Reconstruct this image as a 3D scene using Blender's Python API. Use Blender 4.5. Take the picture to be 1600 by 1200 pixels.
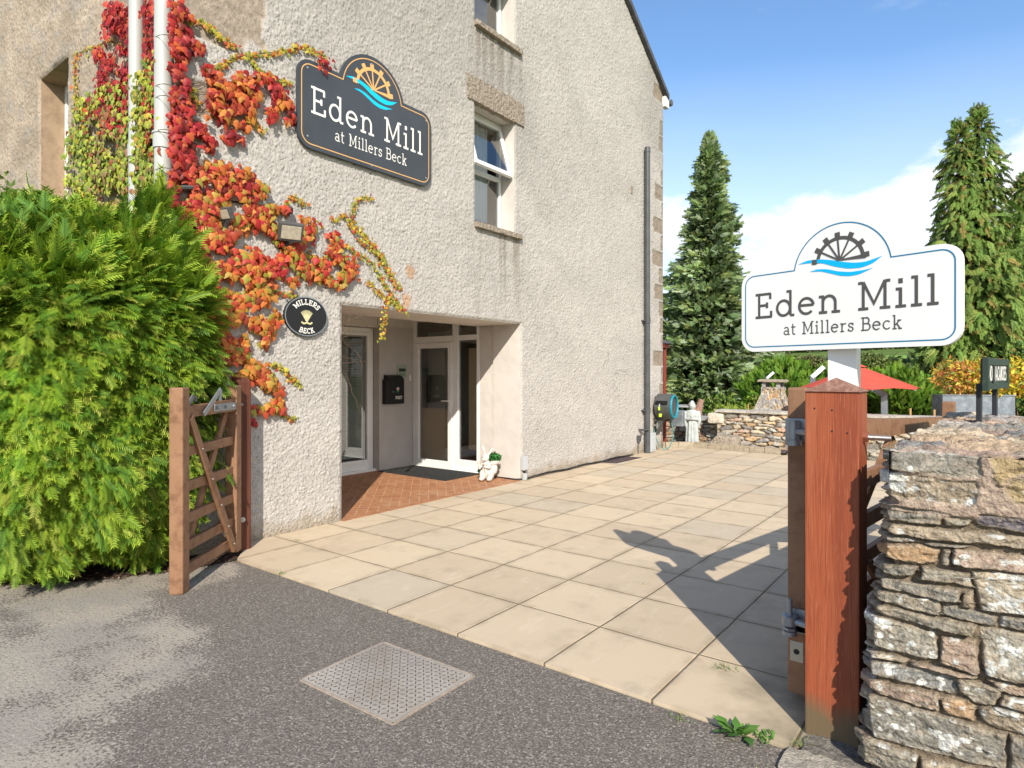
import bpy, bmesh, math, random
import numpy as np
from math import sin, cos, pi, radians, sqrt
from mathutils import Vector, Matrix

for o in list(bpy.data.objects): bpy.data.objects.remove(o)
SC = bpy.context.scene
COL = SC.collection
# ------------------------------------------------------------------ camera
FPX, CX, HZ, EYE = 978.0, 800.0, 585.0, 1.5          # focal length in photo pixels, horizon row, eye height
SN, CS = 0.6073, 0.7944
cam_d = bpy.data.cameras.new('camera'); cam = bpy.data.objects.new('camera', cam_d); COL.objects.link(cam)
cam.location = (0, 0, EYE); cam.rotation_euler = (pi/2, 0, math.atan2(SN, CS))
cam_d.sensor_width = 36; cam_d.lens = FPX/1600*36; cam_d.shift_y = -(600-HZ)/1600
cam_d.clip_start = 0.05; cam_d.clip_end = 3000
SC.camera = cam
# ------------------------------------------------------------------ sky and sun
SUN_EL = radians(34.5); SRCX, SRCY = 0.66, -0.75      # where the sun stands (behind right)
world = bpy.data.worlds.new('World'); SC.world = world; world.use_nodes = True
wn, wl = world.node_tree.nodes, world.node_tree.links
wn.clear()
wo = wn.new('ShaderNodeOutputWorld'); bg = wn.new('ShaderNodeBackground'); wl.new(bg.outputs[0], wo.inputs[0])
sky = wn.new('ShaderNodeTexSky'); sky.sky_type = 'NISHITA'; sky.sun_disc = False
sky.sun_elevation = SUN_EL; sky.sun_rotation = math.atan2(SRCX, SRCY); sky.altitude = 100
sky.air_density = 1.0; sky.dust_density = 0.25; sky.ozone_density = 2.2
tc = wn.new('ShaderNodeTexCoord'); sep = wn.new('ShaderNodeSeparateXYZ'); wl.new(tc.outputs['Generated'], sep.inputs[0])
def wmath(op, a, b=None, clamp=False):
    m = wn.new('ShaderNodeMath'); m.operation = op; m.use_clamp = clamp
    for i, v in enumerate((a, b)):
        if v is None: continue
        if isinstance(v, (int, float)): m.inputs[i].default_value = v
        else: wl.new(v, m.inputs[i])
    return m.outputs[0]
def wnoise(scale, detail, rough, stretch):
    mp = wn.new('ShaderNodeMapping'); mp.inputs['Scale'].default_value = stretch; mp.inputs['Location'].default_value = (3.1, 1.7, 0.4)
    wl.new(tc.outputs['Generated'], mp.inputs[0])
    n = wn.new('ShaderNodeTexNoise'); n.inputs['Scale'].default_value = scale; n.inputs['Detail'].default_value = detail
    n.inputs['Roughness'].default_value = rough; wl.new(mp.outputs[0], n.inputs[0]); return n.outputs[0]
n1 = wnoise(2.6, 7, 0.56, (1, 1, 1.8)); n2 = wnoise(1.3, 3, 0.5, (1, 1, 1.2)); n3 = wnoise(5.0, 8, 0.65, (1, 1, 3))
az = wmath('MULTIPLY', sep.outputs['X'], 0.42)        # clouds stand higher towards the right
top = wmath('ADD', wmath('ADD', az, 0.355), wmath('MULTIPLY', wmath('SUBTRACT', n1, 0.5), 0.85))
mask = wmath('MULTIPLY', wmath('SUBTRACT', top, sep.outputs['Z']), 16, True)
hazeb = wmath('MULTIPLY', wmath('SUBTRACT', wmath('ADD', 0.30, wmath('MULTIPLY', n2, 0.22)), sep.outputs['Z']), 2.4, True)
wisp = wmath('MULTIPLY', wmath('SUBTRACT', n3, 0.60), 2.0, True)
m_all = wmath('MAXIMUM', wmath('MULTIPLY', mask, 0.92), wmath('MAXIMUM', wmath('MULTIPLY', hazeb, 0.74), wmath('MULTIPLY', wisp, 0.45)))
cl = wn.new('ShaderNodeMix'); cl.data_type = 'RGBA'
cl.inputs[6].default_value = (3.9, 4.1, 4.35, 1); cl.inputs[7].default_value = (5.0, 5.05, 5.1, 1); wl.new(n3, cl.inputs[0])
mx = wn.new('ShaderNodeMix'); mx.data_type = 'RGBA'
hs = wn.new('ShaderNodeHueSaturation'); hs.inputs['Saturation'].default_value = 1.10; hs.inputs['Value'].default_value = 0.95; wl.new(sky.outputs[0], hs.inputs['Color'])
wl.new(m_all, mx.inputs[0]); wl.new(hs.outputs[0], mx.inputs[6]); wl.new(cl.outputs[2], mx.inputs[7])
wl.new(mx.outputs[2], bg.inputs[0]); bg.inputs[1].default_value = 0.15
sd = bpy.data.lights.new('sun', 'SUN'); sd.energy = 3.6; sd.angle = radians(0.5); sd.color = (1.0, 0.93, 0.82)
so = bpy.data.objects.new('sun', sd); COL.objects.link(so)
src = Vector((SRCX*cos(SUN_EL), SRCY*cos(SUN_EL), sin(SUN_EL)))
so.rotation_euler = src.to_track_quat('Z', 'Y').to_euler(); so.location = (6, -7, 12)
SC.view_settings.view_transform = 'Standard'; SC.view_settings.look = 'None'
SC.view_settings.gamma = 1.0; SC.view_settings.exposure = 0.76
SC.render.engine = 'CYCLES'
SC.cycles.max_bounces = 6; SC.cycles.transparent_max_bounces = 12; SC.cycles.use_denoising = True

RNG = np.random.default_rng(7); random.seed(7)
# ------------------------------------------------------------------ picture measurements -> points in the place
def ray(u, v):
    r = (u-CX)/FPX
    return (r*CS-SN, r*SN+CS, (HZ-v)/FPX)
def on_x(u, v, x):
    d = ray(u, v); k = x/d[0]; return Vector((x, d[1]*k, EYE+d[2]*k))
def on_y(u, v, y):
    d = ray(u, v); k = y/d[1]; return Vector((d[0]*k, y, EYE+d[2]*k))
def on_z(u, v, z=0.0):
    d = ray(u, v); k = (z-EYE)/d[2]; return Vector((d[0]*k, d[1]*k, z))
def at(u, v, k):
    d = ray(u, v); return Vector((d[0]*k, d[1]*k, EYE+d[2]*k))
GX = -5.26; GY0, GY1 = 2.40, 11.9                    # gable plane and its ends
# ------------------------------------------------------------------ noise
def _h(*a):
    n = np.zeros(np.broadcast(*a).shape, dtype=np.int64)
    for v, p in zip(a, (374761393, 668265263, 1274126177, 1103515245)): n = n + np.asarray(v, dtype=np.int64)*p
    n &= 0xffffffff; n = ((n ^ (n >> 13))*1274126177) & 0xffffffff; n = ((n ^ (n >> 15))*2246822519) & 0xffffffff
    return ((n ^ (n >> 16)) & 0xffffff)/16777215.0
def vn2(x, y, s=0):
    xi, yi = np.floor(x), np.floor(y); fx, fy = x-xi, y-yi
    fx = fx*fx*(3-2*fx); fy = fy*fy*(3-2*fy); xi = xi.astype(np.int64); yi = yi.astype(np.int64)
    a = _h(xi, yi, s); b = _h(xi+1, yi, s); c = _h(xi, yi+1, s); d = _h(xi+1, yi+1, s)
    return (a*(1-fx)+b*fx)*(1-fy)+(c*(1-fx)+d*fx)*fy
def vn3(p, s=0):
    i = np.floor(p); f = p-i; f = f*f*(3-2*f); i = i.astype(np.int64); out = 0
    for dx in (0, 1):
        for dy in (0, 1):
            for dz in (0, 1):
                w = (f[..., 0] if dx else 1-f[..., 0])*(f[..., 1] if dy else 1-f[..., 1])*(f[..., 2] if dz else 1-f[..., 2])
                out = out+w*_h(i[..., 0]+dx, i[..., 1]+dy, i[..., 2]+dz, s)
    return out
def fbm2(x, y, s=0, oct=4):
    t, a, n = 0, 0.5, 0
    for k in range(oct): t = t+a*vn2(x*2**k, y*2**k, s+k*17); n += a; a *= 0.5
    return t/n
def fbm3(p, s=0, oct=3):
    t, a, n = 0, 0.5, 0
    for k in range(oct): t = t+a*vn3(p*2**k, s+k*17); n += a; a *= 0.5
    return t/n
def cells(x, y, cw, ch, s=0, jit=0.8):
    """Brick-like Voronoi cells: id hash, distance to the nearest border (in units of a cell)."""
    gx, gy = x/cw, y/ch
    ix, iy = np.floor(gx).astype(np.int64), np.floor(gy).astype(np.int64)
    f1 = np.full(gx.shape, 9.0); f2 = np.full(gx.shape, 9.0); idn = np.zeros(gx.shape); idm = np.zeros(gx.shape)
    for dy in (-1, 0, 1):
        for dx in (-2, -1, 0, 1, 2):
            cx, cy = ix+dx, iy+dy
            px = cx+0.5+(_h(cx, cy, s)-0.5)*jit+0.5*(cy % 2); py = cy+0.5+(_h(cx, cy, s+5)-0.5)*jit
            d = np.maximum(np.abs(gx-px)*0.85, np.abs(gy-py))*0.6+0.4*np.hypot(gx-px, gy-py)
            nearer = d < f1
            f2 = np.where(nearer, f1, np.minimum(f2, d)); idn = np.where(nearer, _h(cx, cy, s+11), idn)
            idm = np.where(nearer, _h(cx, cy, s+29), idm); f1 = np.where(nearer, d, f1)
    return idn, idm, f2-f1
def sstep(a, b, x):
    t = np.clip((x-a)/(b-a), 0, 1); return t*t*(3-2*t)
# ------------------------------------------------------------------ objects
ORIGIN = {}
def put(o, label, cat, group=None, kind=None):
    if kind: o['kind'] = kind
    if label: o['label'] = label
    if cat: o['category'] = cat
    if group: o['group'] = group
    return o
def thing(name, loc, label, cat, group=None):
    o = bpy.data.objects.new(name, None); COL.objects.link(o); o.location = loc; o.empty_display_size = 0.1
    ORIGIN[o.name] = np.array(loc, float); return put(o, label, cat, group)
def link_mesh(name, me, parent, V, origin=None):
    o = bpy.data.objects.new(name, me); COL.objects.link(o)
    if parent is not None:
        o.parent = parent; base = ORIGIN[parent.name]; ORIGIN[o.name] = base
    else:
        base = np.array((V[:, 0].mean(), V[:, 1].mean(), V[:, 2].min())) if origin is None else np.array(origin, float)
        o.location = base; ORIGIN[o.name] = base
    return o, base
def np_mesh(name, V, F, mat, parent=None, col=None, smooth=False, origin=None):
    V = np.asarray(V, float); F = np.asarray(F, np.int64); me = bpy.data.meshes.new(name)
    o, base = link_mesh(name, me, parent, V, origin)
    me.vertices.add(len(V)); me.vertices.foreach_set('co', (V-base).astype(np.float32).ravel())
    n, k = F.shape
    me.loops.add(n*k); me.loops.foreach_set('vertex_index', F.astype(np.int32).ravel())
    me.polygons.add(n); me.polygons.foreach_set('loop_start', np.arange(0, n*k, k, dtype=np.int32))
    if smooth: me.polygons.foreach_set('use_smooth', np.ones(n, bool))
    if col is not None:
        a = me.color_attributes.new('col', 'FLOAT_COLOR', 'POINT')
        c = np.ones((len(V), 4), np.float32); c[:, :3] = col; a.data.foreach_set('color', c.ravel())
    me.update(calc_edges=True); me.validate()
    me.materials.append(mat); return o
class MB:
    def __init__(s): s.v = []; s.f = []; s.c = []; s.cur = (1, 1, 1)
    def add(s, vs, fs):
        n = len(s.v); s.v += [tuple(p) for p in vs]; s.c += [s.cur]*len(vs); s.f += [tuple(i+n for i in f) for f in fs]; return s
    def box(s, a, b, M=None):
        x0, y0, z0 = a; x1, y1, z1 = b
        vs = [Vector(p) for p in ((x0,y0,z0),(x1,y0,z0),(x1,y1,z0),(x0,y1,z0),(x0,y0,z1),(x1,y0,z1),(x1,y1,z1),(x0,y1,z1))]
        if M is not None: vs = [M @ p for p in vs]
        return s.add(vs, [(0,3,2,1),(4,5,6,7),(0,1,5,4),(1,2,6,5),(2,3,7,6),(3,0,4,7)])
    def bbox(s, a, b, bev=0.006, M=None):
        """box with its vertical and horizontal edges chamfered"""
        bm = bmesh.new(); bmesh.ops.create_cube(bm, size=1)
        a = Vector(a); b = Vector(b)
        for v in bm.verts: v.co = Vector([a[i]+(v.co[i]+0.5)*(b[i]-a[i]) for i in range(3)])
        bmesh.ops.bevel(bm, geom=bm.edges[:], offset=bev, segments=2, affect='EDGES', profile=0.6)
        bm.verts.ensure_lookup_table(); bm.verts.index_update()
        vs = [(M @ v.co if M is not None else v.co.copy()) for v in bm.verts]
        s.add(vs, [[v.index for v in f.verts] for f in bm.faces]); bm.free(); return s
    def bar(s, p, q, w, h, up=(0, 0, 1), bev=0):
        p = Vector(p); q = Vector(q); d = (q-p); L = d.length; d.normalize(); up = Vector(up)
        sd_ = d.cross(up)
        if sd_.length < 1e-4: sd_ = d.cross(Vector((1, 0, 0)))
        sd_.normalize(); u2 = sd_.cross(d)
        M = Matrix(((d.x, sd_.x, u2.x, p.x), (d.y, sd_.y, u2.y, p.y), (d.z, sd_.z, u2.z, p.z), (0, 0, 0, 1)))
        return s.bbox((0, -w/2, -h/2), (L, w/2, h/2), bev, M) if bev else s.box((0, -w/2, -h/2), (L, w/2, h/2), M)
    def tube(s, pts, r, n=8, cap=True, closed=False):
        pts = [Vector(p) for p in pts]; N = len(pts); rr = r if isinstance(r, (list, tuple)) else [r]*N; rings = []
        ref = None
        for i, p in enumerate(pts):
            t = (pts[min(i+1, N-1)]-pts[max(i-1, 0)]).normalized()
            if ref is None:
                ref = t.cross(Vector((0, 0, 1)));
                if ref.length < 0.05: ref = t.cross(Vector((1, 0, 0)))
            ref = (ref-t*ref.dot(t)).normalized(); b = t.cross(ref)
            rings.append([p+(ref*cos(2*pi*j/n)+b*sin(2*pi*j/n))*rr[i] for j in range(n)])
        vs = [q for rg in rings for q in rg]
        fs = [(i*n+j, i*n+(j+1) % n, (i+1)*n+(j+1) % n, (i+1)*n+j) for i in range(N-1) for j in range(n)]
        if cap: fs += [tuple(range(n))[::-1], tuple((N-1)*n+j for j in range(n))]
        return s.add(vs, fs)
    def lathe(s, c, prof, n=24, axis='z'):
        c = Vector(c); vs = []
        for r, z in prof:
            for j in range(n):
                a = 2*pi*j/n
                p = (r*cos(a), r*sin(a), z) if axis == 'z' else ((z, r*cos(a), r*sin(a)) if axis == 'x' else (r*cos(a), z, r*sin(a)))
                vs.append(c+Vector(p))
        N = len(prof)
        fs = [(i*n+j, i*n+(j+1) % n, (i+1)*n+(j+1) % n, (i+1)*n+j) for i in range(N-1) for j in range(n)]
        fs += [tuple(range(n))[::-1], tuple((N-1)*n+j for j in range(n))]
        return s.add(vs, fs)
    def prism(s, outline, depthvec):
        d = Vector(depthvec); n = len(outline); o = [Vector(p) for p in outline]
        vs = o+[p+d for p in o]
        fs = [tuple(range(n)), tuple(range(2*n-1, n-1, -1))]+[(i, n+i, n+(i+1) % n, (i+1) % n) for i in range(n)]
        return s.add(vs, fs)
    def ribbon(s, pts, w, nrm, off=0.0, closed=False):
        """flat stroke of width w along pts in the plane with normal nrm"""
        nrm = Vector(nrm).normalized(); pts = [Vector(p) for p in pts]; N = len(pts); vs = []
        for i, p in enumerate(pts):
            a = pts[i-1] if (i or closed) else None; b = pts[(i+1) % N] if (i < N-1 or closed) else None
            d1 = (p-a).normalized() if a is not None else None; d2 = (b-p).normalized() if b is not None else None
            if d1 is None: d1 = d2
            if d2 is None: d2 = d1
            t = d1+d2
            if t.length < 1e-5: t = d1
            t.normalize(); sdv = nrm.cross(t); m = 1/max(0.55, nrm.cross(d1).dot(sdv))
            vs += [p+sdv*w/2*m+nrm*off, p-sdv*w/2*m+nrm*off]
        fs = [(2*i, 2*i+1, 2*i+3, 2*i+2) for i in range(N-1)]
        if closed: fs.append((2*N-2, 2*N-1, 1, 0))
        return s.add(vs, fs)
    def build(s, name, mat, parent=None, smooth=False, origin=None, usecol=False):
        me = bpy.data.meshes.new(name); V = np.array([tuple(p) for p in s.v], float)
        o, base = link_mesh(name, me, parent, V, origin)
        me.from_pydata([tuple(p) for p in (V-base)], [], s.f)
        if smooth:
            me.polygons.foreach_set('use_smooth', [True]*len(me.polygons))
            me.set_sharp_from_angle(angle=radians(38))
        if usecol:
            a = me.color_attributes.new('col', 'FLOAT_COLOR', 'POINT')
            a.data.foreach_set('color', np.hstack([np.array(s.c, np.float32), np.ones((len(V), 1), np.float32)]).ravel())
        me.materials.append(mat); me.update(); return o
# ------------------------------------------------------------------ materials
def mat(name, base, rough=0.7, spec=0.3, metal=0.0, noise=(), bump=(), attr=False, trans=0.0, stretch=(1, 1, 1), world_co=False, coat=0.0):
    m = bpy.data.materials.new(name); m.use_nodes = True; N, L = m.node_tree.nodes, m.node_tree.links
    bs = N['Principled BSDF']; out = N['Material Output']
    bs.inputs['Roughness'].default_value = rough; bs.inputs['Specular IOR Level'].default_value = spec; bs.inputs['Metallic'].default_value = metal
    if coat: bs.inputs['Coat Weight'].default_value = coat
    if world_co: co = N.new('ShaderNodeNewGeometry').outputs['Position']
    else: co = N.new('ShaderNodeTexCoord').outputs['Object']
    mp = N.new('ShaderNodeMapping'); mp.inputs['Scale'].default_value = stretch; L.new(co, mp.inputs[0]); co = mp.outputs[0]
    if attr: a = N.new('ShaderNodeVertexColor'); a.layer_name = 'col'; cur = a.outputs[0]
    else:
        a = N.new('ShaderNodeRGB'); a.outputs[0].default_value = (*base, 1); cur = a.outputs[0]
    for sc, c2, lo, hi, amt in noise:
        n = N.new('ShaderNodeTexNoise'); n.inputs['Scale'].default_value = sc; n.inputs['Detail'].default_value = 5; n.inputs['Roughness'].default_value = 0.6
        L.new(co, n.inputs[0]); r = N.new('ShaderNodeMapRange'); r.inputs[1].default_value = lo; r.inputs[2].default_value = hi
        r.inputs[4].default_value = amt; L.new(n.outputs[0], r.inputs[0])
        x = N.new('ShaderNodeMix'); x.data_type = 'RGBA'; L.new(r.outputs[0], x.inputs[0]); L.new(cur, x.inputs[6])
        if isinstance(c2, (int, float)):
            x.blend_type = 'MULTIPLY'; x.inputs[7].default_value = (c2, c2, c2, 1)
        else: x.inputs[7].default_value = (*c2, 1)
        cur = x.outputs[2]
    L.new(cur, bs.inputs['Base Color'])
    prev = None
    for sc, st, di in bump:
        n = N.new('ShaderNodeTexNoise'); n.inputs['Scale'].default_value = sc; n.inputs['Detail'].default_value = 4; L.new(co, n.inputs[0])
        b = N.new('ShaderNodeBump'); b.inputs['Strength'].default_value = st; b.inputs['Distance'].default_value = di; L.new(n.outputs[0], b.inputs['Height'])
        if prev: L.new(prev, b.inputs['Normal'])
        prev = b.outputs[0]
    if prev: L.new(prev, bs.inputs['Normal'])
    if trans:
        t = N.new('ShaderNodeBsdfTranslucent'); L.new(cur, t.inputs[0]); x = N.new('ShaderNodeMixShader'); x.inputs[0].default_value = trans
        L.new(bs.outputs[0], x.inputs[1]); L.new(t.outputs[0], x.inputs[2]); L.new(x.outputs[0], out.inputs[0])
    return m
def glass_mat(name, refl=0.12, tint=(0.85, 0.9, 0.88)):
    m = bpy.data.materials.new(name); m.use_nodes = True; N, L = m.node_tree.nodes, m.node_tree.links; N.clear()
    out = N.new('ShaderNodeOutputMaterial'); t = N.new('ShaderNodeBsdfTransparent'); t.inputs[0].default_value = (*tint, 1)
    g = N.new('ShaderNodeBsdfGlossy'); g.inputs['Roughness'].default_value = 0.01
    f = N.new('ShaderNodeFresnel'); f.inputs[0].default_value = 1.5
    a = N.new('ShaderNodeMath'); a.operation = 'ADD'; a.inputs[1].default_value = refl; a.use_clamp = True; L.new(f.outputs[0], a.inputs[0])
    x = N.new('ShaderNodeMixShader'); L.new(a.outputs[0], x.inputs[0]); L.new(t.outputs[0], x.inputs[1]); L.new(g.outputs[0], x.inputs[2])
    L.new(x.outputs[0], out.inputs[0]); return m
M = {}
M['roughcast'] = mat('roughcast', (1, 1, 1), 0.92, 0.1, attr=True, noise=[(85, 0.50, 0.52, 0.63, 0.8), (1.1, 0.94, 0.40, 0.65, 0.8), (5.0, 0.88, 0.5, 0.68, 0.8)], bump=[(90, 0.7, 0.006)], world_co=True)
M['plaster'] = mat('smooth_plaster', (0.62, 0.58, 0.53), 0.85, 0.15, noise=[(2.5, 0.88, 0.4, 0.65, 1)], bump=[(9, 0.25, 0.02), (60, 0.2, 0.004)])
M['grey_plaster'] = mat('grey_plaster', (0.48, 0.45, 0.425), 0.85, 0.15, noise=[(3, 0.9, 0.4, 0.65, 1)], bump=[(60, 0.2, 0.003)])
M['sandstone'] = mat('sandstone', (0.34, 0.285, 0.225), 0.92, 0.1, noise=[(22, (0.16, 0.13, 0.10), 0.48, 0.68, 0.8), (90, (0.44, 0.39, 0.32), 0.52, 0.66, 0.6)], bump=[(28, 1.0, 0.03), (90, 0.8, 0.01)])
M['slate'] = mat('roof_slate', (0.10, 0.10, 0.11), 0.7, 0.3, noise=[(8, 0.7, 0.4, 0.6, 1)])
M['upvc'] = mat('white_upvc', (0.82, 0.82, 0.80), 0.32, 0.5, noise=[(3, 0.94, 0.4, 0.6, 1)])
M['pipe_white'] = mat('white_painted_pipe', (0.46, 0.47, 0.44), 0.38, 0.45, noise=[(3.0, 0.88, 0.45, 0.7, 1), (40, (0.30, 0.30, 0.25), 0.66, 0.78, 0.5)], stretch=(1, 1, 0.4))
M['pipe_grey'] = mat('dark_grey_pipe', (0.075, 0.08, 0.085), 0.35, 0.5, noise=[(5, 0.8, 0.4, 0.6, 1)])
M['glass'] = glass_mat('window_glass', 0.20)
M['doorglass'] = glass_mat('door_glass', 0.16, (0.85, 0.84, 0.78))
M['cream'] = mat('cream_interior', (0.80, 0.67, 0.47), 0.8)
M['interior'] = mat('interior_wall', (0.62, 0.55, 0.44), 0.9)
M['darkin'] = mat('dark_interior', (0.045, 0.045, 0.04), 0.9)
M['curtain'] = mat('net_curtain', (0.85, 0.86, 0.82), 0.9, trans=0.15)
M['blind'] = mat('blind_slats', (0.66, 0.68, 0.60), 0.6)
M['black'] = mat('black_metal', (0.012, 0.012, 0.013), 0.45, 0.4)
M['rubber'] = mat('rubber_mat', (0.035, 0.036, 0.036), 0.85, 0.2, noise=[(30, (0.09, 0.085, 0.08), 0.5, 0.7, 0.6)])
M['steel'] = mat('galvanised_steel', (0.30, 0.325, 0.345), 0.42, 0.5, 0.55, noise=[(40, (0.22, 0.24, 0.26), 0.45, 0.7, 0.8)])
M['bolt'] = mat('bolt_steel', (0.5, 0.5, 0.48), 0.35, 0.5, 0.9)
M['gatewood'] = mat('stained_gate_wood', (0.27, 0.145, 0.080), 0.6, 0.25, noise=[(14, (0.13, 0.06, 0.032), 0.48, 0.66, 0.6), (5, (0.33, 0.19, 0.11), 0.5, 0.7, 0.5)], bump=[(26, 0.35, 0.006)], stretch=(1, 1, 1))
M['postwood'] = mat('red_stained_post_wood', (0.315, 0.082, 0.034), 0.58, 0.25, noise=[(150, (0.20, 0.045, 0.02), 0.46, 0.62, 0.7), (7, (0.20, 0.045, 0.02), 0.5, 0.66, 0.7), (240, (0.42, 0.17, 0.09), 0.57, 0.66, 0.5), (16, (0.38, 0.13, 0.06), 0.55, 0.7, 0.5)], bump=[(120, 0.45, 0.004)], stretch=(1, 1, 0.035))
M['endgrain'] = mat('post_end_grain', (0.20, 0.10, 0.07), 0.75, 0.2, noise=[(60, (0.34, 0.20, 0.15), 0.45, 0.62, 0.7)], bump=[(60, 0.5, 0.004)], stretch=(1, 0.12, 1))
M['stone'] = mat('wall_stone', (1, 1, 1), 0.9, 0.15, attr=True, noise=[(34, 0.55, 0.42, 0.62, 0.7), (140, 0.6, 0.48, 0.62, 0.7), (60, (0.55, 0.47, 0.34), 0.58, 0.70, 0.5)], bump=[(38, 0.7, 0.014), (120, 0.9, 0.007)])
M['stonefar'] = mat('far_wall_stone', (1, 1, 1), 0.9, 0.15, attr=True, noise=[(24, 0.6, 0.42, 0.62, 0.7)], bump=[(40, 0.7, 0.02)])
M['coping'] = mat('grey_coping_stone', (0.40, 0.38, 0.36), 0.85, 0.15, noise=[(14, 0.65, 0.4, 0.65, 0.9)], bump=[(30, 0.6, 0.01)])
M['kerb'] = mat('concrete_kerb', (0.40, 0.34, 0.25), 0.9, 0.15, noise=[(18, 0.7, 0.4, 0.65, 0.9)], bump=[(50, 0.5, 0.006)])
M['board_grey'] = mat('dark_grey_board', (0.052, 0.060, 0.072), 0.40, 0.4, noise=[(2, 0.85, 0.4, 0.6, 1)])
M['board_white'] = mat('white_board', (0.80, 0.79, 0.76), 0.35, 0.45, noise=[(2, 0.97, 0.4, 0.6, 1)])
M['ink_white'] = mat('off_white_lettering', (0.82, 0.80, 0.74), 0.5)
M['ink_grey'] = mat('grey_brown_lettering', (0.085, 0.078, 0.072), 0.5)
M['ink_orange'] = mat('orange_lettering', (0.75, 0.42, 0.15), 0.5)
M['ink_blue'] = mat('bright_blue_vinyl', (0.0, 0.42, 0.78), 0.45)
M['ink_cyan'] = mat('cyan_vinyl', (0.0, 0.55, 0.85), 0.45)
M['ink_line'] = mat('blue_line', (0.005, 0.17, 0.32), 0.45)
M['leaf'] = mat('leaf', (1, 1, 1), 0.5, 0.35, attr=True, trans=0.28)
M['conifer'] = mat('conifer_frond', (1, 1, 1), 0.55, 0.25, attr=True, trans=0.20)
M['bark'] = mat('bark', (0.11, 0.07, 0.045), 0.9, 0.1, noise=[(20, 0.5, 0.4, 0.65, 0.9)], bump=[(25, 0.9, 0.02)])
M['twig'] = mat('twig', (0.16, 0.10, 0.07), 0.8, 0.1)
M['core'] = mat('core_shade', (0.022, 0.028, 0.010), 1.0, 0.0, noise=[(30, (0.05, 0.035, 0.02), 0.5, 0.7, 0.7)], bump=[(20, 1, 0.05)])  # near-black: shade of the gaps between fronds is put into this colour
M['statue_white'] = mat('weathered_white_stone', (0.62, 0.58, 0.52), 0.85, 0.15, noise=[(14, (0.30, 0.25, 0.20), 0.52, 0.70, 0.7)], bump=[(50, 0.5, 0.006)])
M['statue_grey'] = mat('pale_grey_stone', (0.46, 0.49, 0.47), 0.85, 0.15, noise=[(10, 0.7, 0.45, 0.7, 0.8)], bump=[(50, 0.4, 0.006)])
M['red_cloth'] = mat('coral_canvas', (0.72, 0.13, 0.09), 0.85, 0.1, trans=0.25, noise=[(3, 0.9, 0.4, 0.6, 1)])
M['zinc'] = mat('zinc_trough', (0.20, 0.225, 0.25), 0.5, 0.4, 0.4, noise=[(9, (0.38, 0.41, 0.44), 0.45, 0.68, 0.7)], bump=[(8, 0.2, 0.02)])
M['red_paint'] = mat('red_brown_paint', (0.20, 0.035, 0.025), 0.5)
M['grey_plastic'] = mat('grey_plastic', (0.09, 0.09, 0.088), 0.5, 0.35, noise=[(6, 0.8, 0.4, 0.6, 1)])
M['light_plastic'] = mat('light_grey_plastic', (0.45, 0.47, 0.48), 0.5, 0.35)
M['cyan_plastic'] = mat('cyan_plastic', (0.015, 0.24, 0.32), 0.45)
M['lime_plastic'] = mat('lime_plastic', (0.50, 0.70, 0.05), 0.4)
M['green_sign'] = mat('dark_green_paint', (0.030, 0.048, 0.038), 0.6, 0.3, noise=[(30, (0.10, 0.14, 0.10), 0.55, 0.70, 0.6)])
M['anthracite'] = mat('anthracite_post', (0.028, 0.030, 0.036), 0.5)
M['cane'] = mat('cane_stake', (0.45, 0.27, 0.10), 0.7)
M['soil'] = mat('dark_soil', (0.055, 0.036, 0.030), 1.0, 0.05, noise=[(30, (0.16, 0.12, 0.09), 0.5, 0.66, 0.9)], bump=[(60, 1, 0.02)])
M['cable'] = mat('black_cable', (0.02, 0.02, 0.02), 0.5)
M['grasspatch'] = mat('grass_blades', (1, 1, 1), 0.6, 0.2, attr=True, trans=0.2)
# ------------------------------------------------------------------ reusable shapes
def grid_faces(nr, nc, mask=None):
    i = np.arange(nr-1)[:, None]*nc+np.arange(nc-1)[None, :]
    F = np.stack([i, i+1, i+nc+1, i+nc], -1)
    return F[mask] if mask is not None else F.reshape(-1, 4)
def rough_box(a, b, res=0.03, amp=0.01, freq=14, seed=0, M3=None, rnd=0.0):
    """box whose faces are gridded and pushed by 3-D noise, edges rounded; returns V, F"""
    a = np.array(a, float); b = np.array(b, float); Vs, Fs, n0 = [], [], 0
    c = (a+b)/2; h = (b-a)/2
    for ax in range(3):
        o1, o2 = [(1, 2), (2, 0), (0, 1)][ax]
        n1_ = max(2, int((b[o1]-a[o1])/res)+2); n2_ = max(2, int((b[o2]-a[o2])/res)+2)
        g1, g2 = np.meshgrid(np.linspace(a[o1], b[o1], n1_), np.linspace(a[o2], b[o2], n2_), indexing='ij')
        for sgn in (0, 1):
            P = np.zeros((n1_, n2_, 3)); P[..., o1] = g1; P[..., o2] = g2; P[..., ax] = b[ax] if sgn else a[ax]
            P = P.reshape(-1, 3); F = grid_faces(n1_, n2_)
            if not sgn: F = F[:, ::-1]
            Vs.append(P); Fs.append(F+n0); n0 += len(P)
    V = np.vstack(Vs)
    if rnd:
        q = np.abs(V-c)-(h-rnd); qq = np.maximum(q, 0); l = np.linalg.norm(qq, axis=1, keepdims=True)
        V = V-np.where(l > rnd, (1-rnd/np.maximum(l, 1e-6))*qq*np.sign(V-c), 0)
    D = np.stack([fbm3(V*freq+7.3*seed, 31+seed+i*3) for i in range(3)], -1)-0.5
    V = V+D*2*amp
    return V, np.vstack(Fs)
def merge(parts):
    V, F, C, n = [], [], [], 0
    for p in parts:
        V.append(p[0]); F.append(p[1]+n); n += len(p[0])
        if len(p) > 2: C.append(np.broadcast_to(p[2], p[0].shape))
    return np.vstack(V), np.vstack(F), (np.vstack(C) if C else None)
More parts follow.
